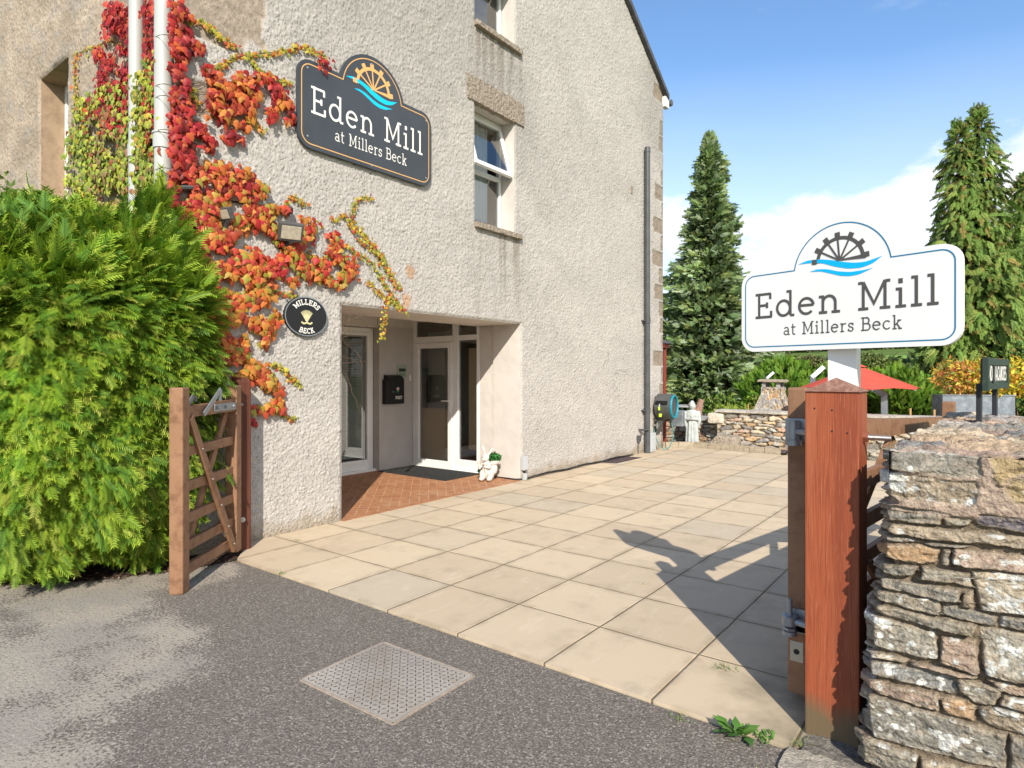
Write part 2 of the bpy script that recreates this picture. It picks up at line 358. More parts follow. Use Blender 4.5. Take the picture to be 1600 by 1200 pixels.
STONES = np.array([(0.30,0.27,0.22),(0.24,0.22,0.19),(0.38,0.30,0.20),(0.42,0.29,0.17),(0.34,0.30,0.25),(0.20,0.19,0.18),(0.46,0.38,0.27),(0.36,0.24,0.17)])
def stone_sheet(p0, ux, uy, nrm, W, H, cw, ch, res, seed, depth=0.035, mortar=(0.20, 0.17, 0.13), top=None, palette=STONES, width_at=None, bright=1.0):
    """a wall face of rubble stones as one height field: V, F, C"""
    p0, ux, uy, nrm = (np.array(q, float) for q in (p0, ux, uy, nrm))
    nx, ny = int(W/res)+2, int(H/res)+2
    X, Y = np.meshgrid(np.linspace(0, W, nx), np.linspace(0, H, ny))
    wx = X+(fbm2(X/cw*0.8, Y/ch*0.8, seed+3)-0.5)*cw*0.7; wy = Y+(fbm2(X/cw, Y/ch*0.7, seed+4)-0.5)*ch*0.9
    a, b, e = cells(wx, wy, cw, ch, seed)
    st = sstep(0.03, 0.20, e)
    h = st*depth*(0.55+0.6*b)+(fbm2(X/0.03, Y/0.02, seed+9)-0.5)*depth*0.5*st+(vn2(X/0.4, Y/0.4, seed)-0.5)*0.02
    C = palette[(a*len(palette)).astype(int) % len(palette)]*(0.75+0.5*b[..., None])*bright
    C = C*(0.8+0.4*fbm2(X/0.05, Y/0.05, seed+2)[..., None])
    lich = sstep(0.60, 0.66, fbm2(X/0.07, Y/0.07, seed+40))*sstep(0.3, 0.6, b)
    C = C*(1-lich[..., None])+np.array((0.55, 0.53, 0.46))*lich[..., None]
    C = C*st[..., None]+np.array(mortar)*(1-st[..., None])
    if top is not None: Y = Y*(top(X)/H)
    if width_at is not None:
        f = width_at(Y/H); X = (X-W/2)*f+W/2
    V = p0+X[..., None]*ux+Y[..., None]*uy+h[..., None]*nrm
    return V.reshape(-1, 3), grid_faces(ny, nx), C.reshape(-1, 3)
# ---- foliage
def frames(axis, nrm):
    axis = axis/np.linalg.norm(axis, axis=1, keepdims=True)
    s = np.cross(axis, nrm); s /= np.maximum(np.linalg.norm(s, axis=1, keepdims=True), 1e-6)
    n = np.cross(s, axis); return np.stack([s, axis, n], -1)    # columns: side, along, normal
def scatter(T, TF, TC, pos, R, sc, col, col2=None):
    """copies of template T (verts) at pos with frames R, scales sc; colour mixes col->col2 by TC"""
    n, m = len(pos), len(T)
    V = np.einsum('nij,mj->nmi', R, T)*np.asarray(sc)[:, None, None]+pos[:, None, :]
    F = TF[None]+(np.arange(n)*m)[:, None, None]
    if col2 is None: col2 = col
    C = col[:, None, :]*(1-TC[None, :, None])+col2[:, None, :]*TC[None, :, None]
    return V.reshape(-1, 3), F.reshape(-1, TF.shape[1]), C.reshape(-1, 3)
def frond_template(pairs=7, sub=True, droop=0.18, width=0.42, thin=0.06):
    V, F, C = [], [], []
    def blade(a, b, w, ca, cb):
        a = np.array(a); b = np.array(b); d = b-a; s_ = np.array([-d[1], d[0], 0]); s_ = s_/np.linalg.norm(s_)*w
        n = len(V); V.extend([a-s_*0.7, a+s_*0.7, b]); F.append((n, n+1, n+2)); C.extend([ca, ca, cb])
    zc = lambda y, x: -droop*(y*y)-0.25*abs(x)
    blade((0, 0, 0), (0, 1.0, zc(1, 0)), thin*1.1, 0.2, 1.0)
    for i in range(pairs):
        t = 0.10+0.82*i/pairs
        l = width*(1-t*0.75)*(0.85+0.3*((i*7) % 3)/2)
        for sg in (-1, 1):
            y1 = t+l*0.75; x1 = sg*l*0.72
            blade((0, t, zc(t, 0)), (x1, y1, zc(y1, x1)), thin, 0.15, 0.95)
            if sub and l > 0.18:
                for q in (0.4, 0.7):
                    mx_, my = x1*q, t+(y1-t)*q; ll = l*0.34
                    blade((mx_, my, zc(my, mx_)), (mx_+sg*ll*0.9, my+ll*0.15, zc(my, mx_+sg*ll)), thin*0.75, 0.3, 1.0)
                    blade((mx_, my, zc(my, mx_)), (mx_-sg*ll*0.05, my+ll, zc(my+ll, mx_)), thin*0.75, 0.3, 1.0)
    return np.array(V), np.array(F), np.array(C)
FR_FULL = frond_template(7, True); FR_LITE = frond_template(6, False, thin=0.085); FR_HEDGE = frond_template(9, False, droop=.30, thin=.050, width=.42); FR_TREE = frond_template(6, False, thin=0.10, width=0.5); FR_DROOP = frond_template(6, True, droop=0.75, width=0.38, thin=0.095)
_o = [(0,0),(.30,-.07),(.54,.26),(.31,.40),(.27,.60),(0,1),(-.27,.60),(-.31,.40),(-.54,.26),(-.30,-.07)]
IVY = (np.array([(0, .34, 0.10)]+[(x, y, -0.34*abs(x)-0.16*(y > .9)+.05*(abs(x) < .3 and .5 < y < .7)) for x, y in _o]), np.array([(0, i+1, (i+1) % 10+1) for i in range(10)]), np.array([0.0]+[0.6]*10))
OVAL = (np.array([(0,0,0),(.22,.35,.05),(0,1,-.08),(-.22,.35,.05),(0,.45,-.03)]), np.array([(0,1,4),(1,2,4),(2,3,4),(3,0,4)]), np.array([0,.5,1,.5,.3]))
def unit(n, rng): v = rng.normal(size=(n, 3)); return v/np.linalg.norm(v, axis=1, keepdims=True)
def pick(pal, n, rng, var=0.18):
    pal = np.array(pal, float); w = pal[:, 3] if pal.shape[1] > 3 else np.ones(len(pal))
    c = pal[rng.choice(len(pal), n, p=w/w.sum()), :3]; return c*(1+(rng.random((n, 1))-0.5)*2*var)
# ================================================================== GROUND
def nodes_mat(name, rough=0.85, spec=0.2):
    m = bpy.data.materials.new(name); m.use_nodes = True; N, L = m.node_tree.nodes, m.node_tree.links
    bs = N['Principled BSDF']; bs.inputs['Roughness'].default_value = rough; bs.inputs['Specular IOR Level'].default_value = spec
    class H: pass
    h = H(); h.m, h.N, h.L, h.bs = m, N, L, bs
    h.pos = N.new('ShaderNodeNewGeometry').outputs['Position']; s_ = N.new('ShaderNodeSeparateXYZ'); L.new(h.pos, s_.inputs[0])
    h.x, h.y, h.z = s_.outputs
    def ma(op, a, b=None, c=None, clamp=False):
        n = N.new('ShaderNodeMath'); n.operation = op; n.use_clamp = clamp
        for i, v in enumerate((a, b, c)):
            if v is None: continue
            if isinstance(v, (int, float)): n.inputs[i].default_value = v
            else: L.new(v, n.inputs[i])
        return n.outputs[0]
    def noise(sc, det=5, rough=0.6, stretch=(1, 1, 1), vec=None):
        mp = N.new('ShaderNodeMapping'); mp.inputs['Scale'].default_value = stretch; L.new(vec if vec is not None else h.pos, mp.inputs[0])
        n = N.new('ShaderNodeTexNoise'); n.inputs['Scale'].default_value = sc; n.inputs['Detail'].default_value = det; n.inputs['Roughness'].default_value = rough
        L.new(mp.outputs[0], n.inputs[0]); return n.outputs[0]
    def ramp(v, lo, hi, a=0.0, b=1.0):
        r = N.new('ShaderNodeMapRange'); r.interpolation_type = 'SMOOTHSTEP'
        for i, q in ((1, lo), (2, hi), (3, a), (4, b)): r.inputs[i].default_value = q
        L.new(v, r.inputs[0]); return r.outputs[0]
    def mix(f, a, b, mode='MIX'):
        x = N.new('ShaderNodeMix'); x.data_type = 'RGBA'; x.blend_type = mode
        for i, v in ((0, f), (6, a), (7, b)):
            if isinstance(v, (int, float)): x.inputs[i].default_value = v if i == 0 else (v, v, v, 1)
            elif isinstance(v, tuple): x.inputs[i].default_value = (*v, 1)
            else: L.new(v, x.inputs[i])
        return x.outputs[2]
    def bump(hgt, st, di, prev=None):
        b = N.new('ShaderNodeBump'); b.inputs['Strength'].default_value = st; b.inputs['Distance'].default_value = di; L.new(hgt, b.inputs['Height'])
        if prev is not None: L.new(prev, b.inputs['Normal'])
        return b.outputs[0]
    h.ma, h.noise, h.ramp, h.mix, h.bump = ma, noise, ramp, mix, bump
    return h
# --- far ground and fields
h = nodes_mat('field_ground', 0.95, 0.1)
c = h.mix(h.ramp(h.noise(0.15), 0.4, 0.6), (0.10, 0.17, 0.03), (0.15, 0.22, 0.05))
c = h.mix(h.ramp(h.noise(6), 0.4, 0.7), c, (0.09, 0.11, 0.04))
far = h.ramp(h.y, 60, 90); band = h.ramp(h.ma('SINE', h.ma('ADD', h.ma('MULTIPLY', h.y, 0.055), h.ma('MULTIPLY', h.noise(0.02), 2.5))), -0.1, 0.1)
c = h.mix(h.ma('MULTIPLY', far, band), c, (0.20, 0.34, 0.06)); h.L.new(c, h.bs.inputs['Base Color']); M['field'] = h.m
def ground_h(x, y):
    z = -0.02*np.ones_like(x)
    z = z-0.5*sstep(12.9, 14.5, y)
    z = z+18.0*sstep(60, 300, y)*(0.8+0.35*vn2(x/90, y/90, 3))+10*sstep(240, 500, y)
    return z
xs = np.unique(np.concatenate([np.linspace(-900, 900, 60), np.linspace(-40, 40, 40)])); ys = np.unique(np.concatenate([np.linspace(-300, 900, 90), np.linspace(-10, 30, 60)]))
gx, gy = np.meshgrid(xs, ys); gz = ground_h(gx, gy)
o = np_mesh('ground', np.stack([gx, gy, gz], -1).reshape(-1, 3), grid_faces(len(ys), len(xs)), M['field'], smooth=True, origin=(0, 0, 0))
put(o, 'grassy ground with green fields rising behind the garden', 'ground', kind='structure')
# --- asphalt
h = nodes_mat('asphalt', 0.88, 0.25)
big = h.noise(0.9, 4, 0.55); fine = h.noise(105, 3, 0.75); mid = h.noise(48, 3, 0.6)
vor = h.N.new('ShaderNodeTexVoronoi'); vor.inputs['Scale'].default_value = 130; h.L.new(h.pos, vor.inputs['Vector']); vsep = h.N.new('ShaderNodeSeparateColor'); h.L.new(vor.outputs['Color'], vsep.inputs[0])
c = h.mix(h.ramp(vsep.outputs[0], 0.0, 1.0), (0.125, 0.108, 0.090), (0.225, 0.195, 0.16)); c = h.mix(h.ramp(vsep.outputs[1], 0.86, 0.90), c, (0.33, 0.295, 0.25)); c = h.mix(h.ramp(fine, 0.52, 0.62), c, (0.075, 0.066, 0.056))
c = h.mix(h.ramp(h.noise(120, 2), 0.68, 0.72), c, (0.55, 0.50, 0.42))
dx = h.ma('MULTIPLY', h.ma('SUBTRACT', -3.1, h.x), 0.7); dy = h.ma('MULTIPLY', h.ma('SUBTRACT', 1.55, h.y), 1.1)
dust = h.ramp(h.ma('ADD', h.ma('ADD', dx, dy), h.ma('MULTIPLY', h.ma('SUBTRACT', big, 0.5), 2.4)), -0.25, 0.45)
dust2 = h.ramp(h.noise(2.2, 5, 0.6), 0.34, 0.56)
dens = h.ma('MULTIPLY', dust, h.ma('ADD', 0.62, h.ma('MULTIPLY', dust2, 0.38)))
pit = h.ma('ADD', h.noise(62, 3, 0.6), h.ma('MULTIPLY', h.ma('SUBTRACT', dens, 0.74), 0.46))
c = h.mix(h.ma('MULTIPLY', h.ramp(pit, 0.46, 0.56), 0.70), c, h.mix(h.ramp(h.noise(2.6, 4), 0.4, 0.6), (0.44, 0.385, 0.31), (0.36, 0.325, 0.275)))
h.L.new(c, h.bs.inputs['Base Color'])
nb = h.bump(mid, 0.55, 0.012); nb = h.bump(vor.outputs['Distance'], -0.8, 0.006, nb); nb = h.bump(fine, 0.6, 0.005, nb); h.L.new(nb, h.bs.inputs['Normal']); M['asphalt'] = h.m
mb = MB(); z = 0.0
mb.add([(-9, -6, z), (6, -6, z), (6, 2.652, z), (-4.82, 2.652, z), (-4.90, 2.33, z), (-5.16, 1.80, z), (-5.75, 1.12, z), (-9, 0.5, z)], [tuple(range(8))])
put(mb.build('road', M['asphalt'], origin=(0, 0, 0)), 'worn dark asphalt drive with pale dusty patches', 'road', kind='structure')
# --- planting strip beneath the hedge
mb = MB(); mb.add([(-9, 0.49, .004), (-5.75, 1.11, .004), (-5.16, 1.79, .004), (-4.90, 2.32, .004), (-4.82, 2.65, .004), (-5.26, 3.0, .004), (-5.3, 2.45, .004), (-9, 2.45, .004)], [tuple(range(8))])
put(mb.build('soil_strip', M['soil'], origin=(0, 0, 0)), 'dark soil and bark litter beneath the conifer hedge', 'soil', kind='structure')
# --- paving slabs
h = nodes_mat('sandy_paving_slabs', 0.85, 0.2)
wob = h.ma('MULTIPLY', h.ma('SUBTRACT', h.noise(1.1, 2), 0.5), 0.03)
gx_ = h.ma('DIVIDE', h.ma('ADD', h.ma('ADD', h.x, 1.23+60), wob), 0.6); gy_ = h.ma('DIVIDE', h.ma('ADD', h.ma('ADD', h.y, -3.25+60), wob), 0.6)
fx = h.ma('FRACT', gx_); fy = h.ma('FRACT', gy_)
ex = h.ma('MINIMUM', fx, h.ma('SUBTRACT', 1.0, fx)); ey = h.ma('MINIMUM', fy, h.ma('SUBTRACT', 1.0, fy))
jw = h.ma('ADD', 0.001, h.ma('MULTIPLY', h.noise(3, 3), 0.010))
edge = h.ma('MINIMUM', ex, ey); joint = h.ma('LESS_THAN', edge, jw)
cv = h.N.new('ShaderNodeCombineXYZ'); h.L.new(h.ma('FLOOR', gx_), cv.inputs[0]); h.L.new(h.ma('FLOOR', gy_), cv.inputs[1])
wn_ = h.N.new('ShaderNodeTexWhiteNoise'); wn_.noise_dimensions = '2D'; h.L.new(cv.outputs[0], wn_.inputs['Vector'])
c = h.mix(h.ramp(wn_.outputs['Value'], 0.0, 1.0), (0.59, 0.475, 0.330), (0.515, 0.41, 0.285))
c = h.mix(h.ramp(h.ma('FRACT', h.ma('MULTIPLY', wn_.outputs['Value'], 7.3)), 0.72, 0.9), c, (0.50, 0.42, 0.31))
c = h.mix(h.ma('MULTIPLY', h.ramp(h.noise(3.2, 6, 0.62), 0.48, 0.74), 0.42), c, (0.33, 0.265, 0.185))
c = h.mix(h.ma('MULTIPLY', h.ramp(h.noise(9, 6, 0.7, (1, 0.35, 1)), 0.52, 0.72), 0.40), c, (0.66, 0.56, 0.42))
dirt = h.ma('MULTIPLY', h.ramp(edge, 0.10, 0.0), h.ramp(h.noise(5, 4), 0.40, 0.60))
c = h.mix(h.ma('MULTIPLY', dirt, 0.40), c, (0.24, 0.185, 0.12))
# darker brown blotches around the gate post
dd = h.ma('ADD', h.ma('MULTIPLY', h.ma('ABSOLUTE', h.ma('ADD', h.x, 0.55)), 0.9), h.ma('MULTIPLY', h.ma('ABSOLUTE', h.ma('SUBTRACT', h.y, 3.1)), 0.55))
c = h.mix(h.ma('MULTIPLY', h.ramp(h.ma('ADD', dd, h.ma('MULTIPLY', h.noise(6, 5), 0.8)), 1.05, 0.45), 0.75), c, (0.20, 0.175, 0.12))
c = h.mix(h.ramp(h.noise(240, 2), 0.70, 0.74), c, (0.25, 0.2, 0.15))
c = h.mix(joint, c, h.mix(h.ramp(h.noise(4, 2), 0.60, 0.72), (0.17, 0.12, 0.065), (0.12, 0.16, 0.03)))
h.L.new(c, h.bs.inputs['Base Color'])
nb = h.bump(h.ramp(edge, 0.0, 0.018), 0.9, 0.006); nb = h.bump(h.noise(80, 4), 0.35, 0.003, nb); nb = h.bump(wn_.outputs['Value'], 0.25, 0.004, nb)
h.L.new(nb, h.bs.inputs['Normal']); M['paving'] = h.m
mb = MB(); z = 0.012
pav = [(-4.83, 2.664), (-0.62, 2.664), (-0.62, 2.70), (0.3, 2.70), (0.3, 12.55), (-3.1, 12.20), (-4.8, 12.36), (-5.27, 11.93), (-5.27, 3.04)]
mb.prism([(x, y, -0.02) for x, y in pav][::-1], (0, 0, 0.032))
put(mb.build('patio', M['paving'], origin=(0, 0, 0)), 'sandy square paving slabs of the courtyard', 'paving', kind='structure')
# --- herringbone brick floor inside the porch
h = nodes_mat('terracotta_brick_floor', 0.7, 0.3)
a45 = 0.7071
u_ = h.ma('MULTIPLY', h.ma('ADD', h.x, h.y), a45/0.11); v_ = h.ma('MULTIPLY', h.ma('SUBTRACT', h.y, h.x), a45/0.11)
fu, fv = h.ma('FLOOR', u_), h.ma('FLOOR', v_)
k4 = h.ma('FLOORED_MODULO', h.ma('SUBTRACT', fu, fv), 4.0)
def eq(v, n): return h.ma('COMPARE', v, float(n), 0.1)
fru, frv = h.ma('FRACT', u_), h.ma('FRACT', v_)
def near(v, side): return h.ma('LESS_THAN', v, 0.035) if side == 0 else h.ma('GREATER_THAN', v, 0.965)
def both(a, b): return h.ma('MULTIPLY', a, b)
# herringbone with 2x1 bricks: cells k=0,1 horizontal pair, k=2,3 vertical pair
H0, H1, V2, V3 = eq(k4, 0), eq(k4, 1), eq(k4, 2), eq(k4, 3)
jt = h.ma('MAXIMUM', near(frv, 0), near(frv, 1)); ju = h.ma('MAXIMUM', near(fru, 0), near(fru, 1))
J = h.ma('ADD', both(H0, h.ma('MAXIMUM', jt, near(fru, 0))), both(H1, h.ma('MAXIMUM', jt, near(fru, 1))))
J = h.ma('ADD', J, h.ma('ADD', both(V2, h.ma('MAXIMUM', ju, near(frv, 1))), both(V3, h.ma('MAXIMUM', ju, near(frv, 0)))), None, True)
c = h.mix(h.ramp(h.noise(7, 4), 0.35, 0.65), (0.33, 0.145, 0.068), (0.42, 0.20, 0.095))
c = h.mix(h.ma('MULTIPLY', h.ramp(h.noise(2.4, 5), 0.50, 0.7), 0.5), c, (0.46, 0.27, 0.15))
c = h.mix(h.ma('MULTIPLY', J, h.ramp(h.noise(3, 3), 0.35, 0.6, 0.25, 1.0)), c, (0.55, 0.38, 0.24))
h.L.new(c, h.bs.inputs['Base Color']); h.L.new(h.bump(J, -0.5, 0.004), h.bs.inputs['Normal']); M['brickfloor'] = h.m
mb = MB(); mb.prism([(-7.56, 4.0, 0), (-7.56, 7.2, 0), (-5.26, 7.09, 0), (-5.20, 7.0, 0), (-5.20, 4.0, 0)], (0, 0, 0.016))
put(mb.build('porch_floor', M['brickfloor'], origin=(0, 0, 0)), 'terracotta herringbone brick floor of the entrance porch', 'floor', kind='structure')

# ================================================================== BUILDING
B = thing('mill_building', (-9.5, 7.1, 0), 'tall roughcast stone mill building with recessed porch entrance', 'building')
WY0, WY1 = 6.08, 6.92
holes = [(4.01, 7.07, -1, 2.21), (WY0, WY1, 3.46, 4.99), (WY0, WY1, 6.04, 7.5)]
def axis_grid(a, b, step, extra):
    v = [a]
    while v[-1] < b: v.append(v[-1]+step(v[-1]))
    v[-1] = b; v = np.array(v)
    for e in extra:
        if a < e < b: v[np.argmin(np.abs(v-e))] = e
    return np.unique(v)
def rough_height(x, y, s):
    wx, wy = x+(vn2(x/.05, y/.05, s+1)-.5)*.05, y+(vn2(x/.05, y/.05, s+2)-.5)*.05
    a, b, e = cells(wx, wy, .026, .019, s, .95); n2 = vn2(x/0.014, y/0.012, s+3); n3 = vn2(x/0.09, y/0.07, s+8)
    return sstep(0, .42, e)*(.25+.75*a)*.75+.40*n2+0.25*n3
def quoins(x, z, s, near0, w0=0.34):
    """mask of corner stones: long and short blocks up the corner (x = distance from the corner)"""
    row = np.floor(z/0.33).astype(np.int64); w = w0*(0.35+0.9*_h(row, row*0+s))*(0.6+0.8*(row % 2))
    rag = (fbm2(x/0.06, z/0.06, s+2)-0.5)*0.10
    zz = z/0.33-row
    return sstep(0.02, -0.01, x-w+rag)*sstep(0.02, 0.10, zz+rag*0.5)*sstep(0.98, 0.90, zz)*(_h(row, row*0+s+7) > near0)
gy_ax = axis_grid(GY0, GY1, lambda y: 0.0085+0.0011*(y-GY0), [q for hh in holes for q in hh[:2]])
gz_ax = axis_grid(0.0, 8.7, lambda z: 0.0095+0.0010*z, [q for hh in holes for q in hh[2:]])
Yg, Zg = np.meshgrid(gy_ax, gz_ax)
hh_ = rough_height(Yg, Zg, 5)*0.0165
fade = np.ones_like(Yg)
for a, b, c_, d in holes:
    dist = np.maximum(np.maximum(a-Yg, Yg-b), np.maximum(c_-Zg, Zg-d)); fade = np.minimum(fade, sstep(0.0, 0.03, dist))
fade = np.minimum(fade, sstep(0, 0.03, Yg-GY0)); fade = np.minimum(fade, sstep(0, 0.03, GY1-Yg))
Cg = np.ones(Yg.shape+(3,))*np.array((0.495, 0.464, 0.425))
st = fbm2(Yg/1.3, Zg/0.5, 21); Cg *= (0.90+0.20*st)[..., None]
grey = sstep(0.47, 0.68, fbm2(Yg/2.2+Zg/4, Zg/2.0, 77))*sstep(1.5, 5, Zg); Cg = Cg*(1-0.15*grey[..., None])   # weather staining high up
q1 = quoins(Yg-GY0, Zg, 3, 0.25, 0.36)*sstep(2.3, 2.6, Zg); q2 = quoins(GY1-Yg, Zg, 9, 0.1, 0.30)
big = sstep(0.02, -0.02, np.abs(Yg-2.78)-0.38+(fbm2(Yg/0.1, Zg/0.1, 5)-0.5)*0.2)*sstep(4.42, 4.48, Zg+(fbm2(Yg/0.1, Zg/0.1, 15)-0.5)*0.1)
q = np.maximum(np.maximum(q1, q2), big)[..., None]
qc = np.array((0.37, 0.305, 0.24))*(0.6+0.8*fbm2(Yg/0.04, Zg/0.04, 6))[..., None]*np.where(Yg > 7, 0.85, 1.0)[..., None]
Cg = Cg*(1-q)+qc*q
for (pu, pv, pr) in ((640, 424, 0.075), (633, 470, 0.08), (622, 478, 0.05)):
    p = on_x(pu, pv, GX); r = np.hypot(Yg-p.y, (Zg-p.z)*0.8)+(fbm2(Yg/0.05, Zg/0.05, 8)-0.5)*0.08
    k = sstep(pr, pr*0.6, r)[..., None]; Cg = Cg*(1-k)+np.array((0.50, 0.33, 0.22))*k
dl = sstep(0.22, 0.02, Zg+(fbm2(Yg/0.15, Zg/0.15, 18)-0.5)*0.2)[..., None]; Cg = Cg*(1-0.35*dl*np.array((0.8, 1.0, 1.3)))
for z0 in (3.39, 5.97):      # rain streaks below the sills
    dz = z0-Zg; w_ = sstep(5.95, 6.15, Yg)*sstep(7.15, 6.95, Yg)*(dz > 0)*np.exp(-np.clip(dz, 0, 9)/.7)*sstep(.42, .62, vn2(Yg/.05, Zg/1.6, 55)); Cg = Cg*(1-.38*w_[..., None]*np.array((.9, 1, 1.1)))
crk = np.abs(fbm2(Yg/.9+3, Zg/.9, 123)-.5); Cg = Cg*(1-.35*(sstep(.004, .0015, crk)*sstep(.5, .7, vn2(Yg/1.4, Zg/1.4, 9)))[..., None])
dsp = hh_*fade*(1-0.55*q[..., 0])+0.010*(1-q[..., 0])*fade
Vg = np.stack([GX+dsp, Yg, Zg], -1).reshape(-1, 3)
yc = (Yg[:-1, :-1]+Yg[1:, 1:])/2; zc_ = (Zg[:-1, :-1]+Zg[1:, 1:])/2
keep = zc_ < 7.13+np.minimum(yc-GY0, GY1-yc)*0.65
for a, b, c_, d in holes: keep &= ~((yc > a) & (yc < b) & (zc_ > c_) & (zc_ < d))
np_mesh('gable_wall', Vg, grid_faces(len(gz_ax), len(gy_ax), keep), M['roughcast'], B, Cg.reshape(-1, 3), smooth=True)['label'] = 'pale roughcast gable wall with brown corner stones'
# --- wall towards the road (tan), X from -12 to -5.26 on the plane Y = 2.4
LW = on_y(65, 125, GY0); LX0, LX1, LZ1 = LW.x, LW.x+0.86, LW.z
lh = [(LX0, LX1, 2.2, LZ1)]
lx_ax = axis_grid(-12.4, GX, lambda x: 0.013, [LX0, LX1]); lz_ax = axis_grid(0.0, 7.15, lambda z: 0.0135, [2.2, LZ1])
Xl, Zl = np.meshgrid(lx_ax, lz_ax)
hl = rough_height(Xl*.6, Zl*.8, 4)*0.020+0.020*fbm2(Xl/0.25, Zl/0.18, 24)
fl = np.minimum(np.minimum(sstep(0, 0.03, GX-Xl), 1), sstep(0.0, 0.03, np.maximum(np.maximum(LX0-Xl, Xl-LX1), np.maximum(2.2-Zl, Zl-LZ1))))
Cl = np.ones(Xl.shape+(3,))*np.array((0.43, 0.350, 0.270)); Cl *= (0.72+0.5*fbm2(Xl/0.4, Zl/0.3, 9))[..., None]
gs = sstep(0.60, 0.66, fbm2(Xl/0.17, Zl/0.12, 33))[..., None]; Cl = Cl*(1-0.55*gs)+np.array((0.36, 0.32, 0.28))*0.55*gs
kl = ~((((Xl[:-1, :-1]+Xl[1:, 1:])/2 > LX0) & ((Xl[:-1, :-1]+Xl[1:, 1:])/2 < LX1)) & (((Zl[:-1, :-1]+Zl[1:, 1:])/2 > 2.2) & ((Zl[:-1, :-1]+Zl[1:, 1:])/2 < LZ1)))
F = grid_faces(len(lz_ax), len(lx_ax), kl)
np_mesh('road_wall', np.stack([Xl, GY0-hl*fl, Zl], -1).reshape(-1, 3), F, M['roughcast'], B, Cl.reshape(-1, 3), smooth=True)['label'] = 'tan stone wall facing the road'
# --- unseen sides
mb = MB(); mb.add([(-18, GY1, 0), (GX, GY1, 0), (GX, GY1, 7.15), (-18, GY1, 7.15)], [(0, 3, 2, 1)])
mb.add([(-12.4, GY0, 0), (-18, GY0, 0), (-18, GY0, 7.15), (-12.4, GY0, 7.15)], [(0, 1, 2, 3)])
mb.add([(-18, GY0, 0), (-18, GY1, 0), (-18, GY1, 7.15), (-18, 7.15, 10.25), (-18, GY0, 7.15)], [(0, 4, 3, 2, 1)])
mb.add([(GX, GY0+2.3, 8.63), (GX, GY1-2.3, 8.63), (GX, 7.15, 10.2)], [(0, 1, 2)])
mb.add([(-18, GY0, 7.14), (GX-.03, GY0, 7.14), (GX-.03, GY1, 7.14), (-18, GY1, 7.14)], [(0, 1, 2, 3)])
mb.build('plain_wall', M['plaster'], B)
# --- roof with verge, fascia and gutter
mb = MB(); ex_ = GX+0.10
for (ya, yb) in ((GY0-0.25, 7.15), (GY1+0.10, 7.15)):
    za = 7.16-0.0 if ya > 7 else 7.0; za = 7.13-0.10*0.65 if ya > 7 else 7.13-0.25*0.65
    mb.add([(ex_, ya, za), (ex_, yb, 10.24), (-18.1, yb, 10.24), (-18.1, ya, za), (ex_, ya, za+0.10), (ex_, yb, 10.36), (-18.1, yb, 10.36), (-18.1, ya, za+0.10)],
           [(0,1,2,3), (7,6,5,4), (0,4,5,1), (3,2,6,7), (0,3,7,4)])
rf = mb.build('roof', M['slate'], B)
mb = MB(); mb.box((GX-0.02, GY1-0.03, 6.90), (GX+0.07, GY1+0.15, 7.10)); mb.box((-18, GY1+0.02, 6.94), (GX-0.02, GY1+0.06, 7.08)); mb.build('fascia', M['upvc'], rf)
mb = MB(); mb.tube([(GX+0.10, GY1+0.22, 7.04), (-17, GY1+0.22, 7.04)], 0.065, 10); mb.build('gutter', M['pipe_grey'], rf)
# --- lintels and window sills
V, F = rough_box((GX-0.05, 5.92, 4.99), (GX+0.040, 7.12, 5.30), 0.018, 0.012, 30, 1)
np_mesh('lintel', V, F, M['sandstone'], B, smooth=True)
for z0 in (3.45, 6.03):
    V, F = rough_box((GX-0.20, 6.06, z0-0.065), (GX+0.075, 7.04, z0), 0.02, 0.008, 20, int(z0*3)); np_mesh('window_sill', V, F, M['sandstone'], B, smooth=True)
# --- gable windows
RX = -5.47
def reveal(y0, y1, z0, z1, xin, name='window_reveal'):
    mb = MB(); e = 0.004
    mb.add([(GX+e, y0, z0), (GX+e, y0, z1), (xin, y0, z1), (xin, y0, z0)], [(3, 2, 1, 0)])
    mb.add([(GX+e, y1, z0), (GX+e, y1, z1), (xin, y1, z1), (xin, y1, z0)], [(0, 1, 2, 3)])
    mb.add([(GX+e, y0, z1), (GX+e, y1, z1), (xin, y1, z1), (xin, y0, z1)], [(0, 3, 2, 1)])
    if z0 > 0.5: mb.add([(GX+e, y0, z0), (GX+e, y1, z0), (xin, y1, z0), (xin, y0, z0)], [(0, 1, 2, 3)])
    return mb.build(name, M['plaster'], B)
def room(x0, x1, y0, y1, z0, z1, m, name='room_interior', open_face='+x'):
    """closed room behind a window, open on one side"""
    mb = MB()
    P = [(x0,y0,z0),(x1,y0,z0),(x1,y1,z0),(x0,y1,z0),(x0,y0,z1),(x1,y0,z1),(x1,y1,z1),(x0,y1,z1)]
    faces = {'-z': (0,1,2,3), '+z': (7,6,5,4), '-y': (4,5,1,0), '+x': (5,6,2,1), '+y': (6,7,3,2), '-x': (7,4,0,3)}
    mb.add(P, [f for k, f in faces.items() if k != open_face]); return mb.build(name, m, B)
def pane(name, pts, m, parent):
    mb = MB(); mb.add(pts, [(0, 1, 2, 3)]); return mb.build(name, m, parent)
def frame_x(mb, x0, x1, y0, y1, z0, z1, w, wb=None):
    wb = wb or w
    mb.bbox((x0, y0, z0), (x1, y0+w, z1), 0.006); mb.bbox((x0, y1-w, z0), (x1, y1, z1), 0.006)
    mb.bbox((x0+.001, y0+w, z1-w), (x1-.001, y1-w, z1), 0.006); mb.bbox((x0+.001, y0+w, z0), (x1-.001, y1-w, z0+wb), 0.006)
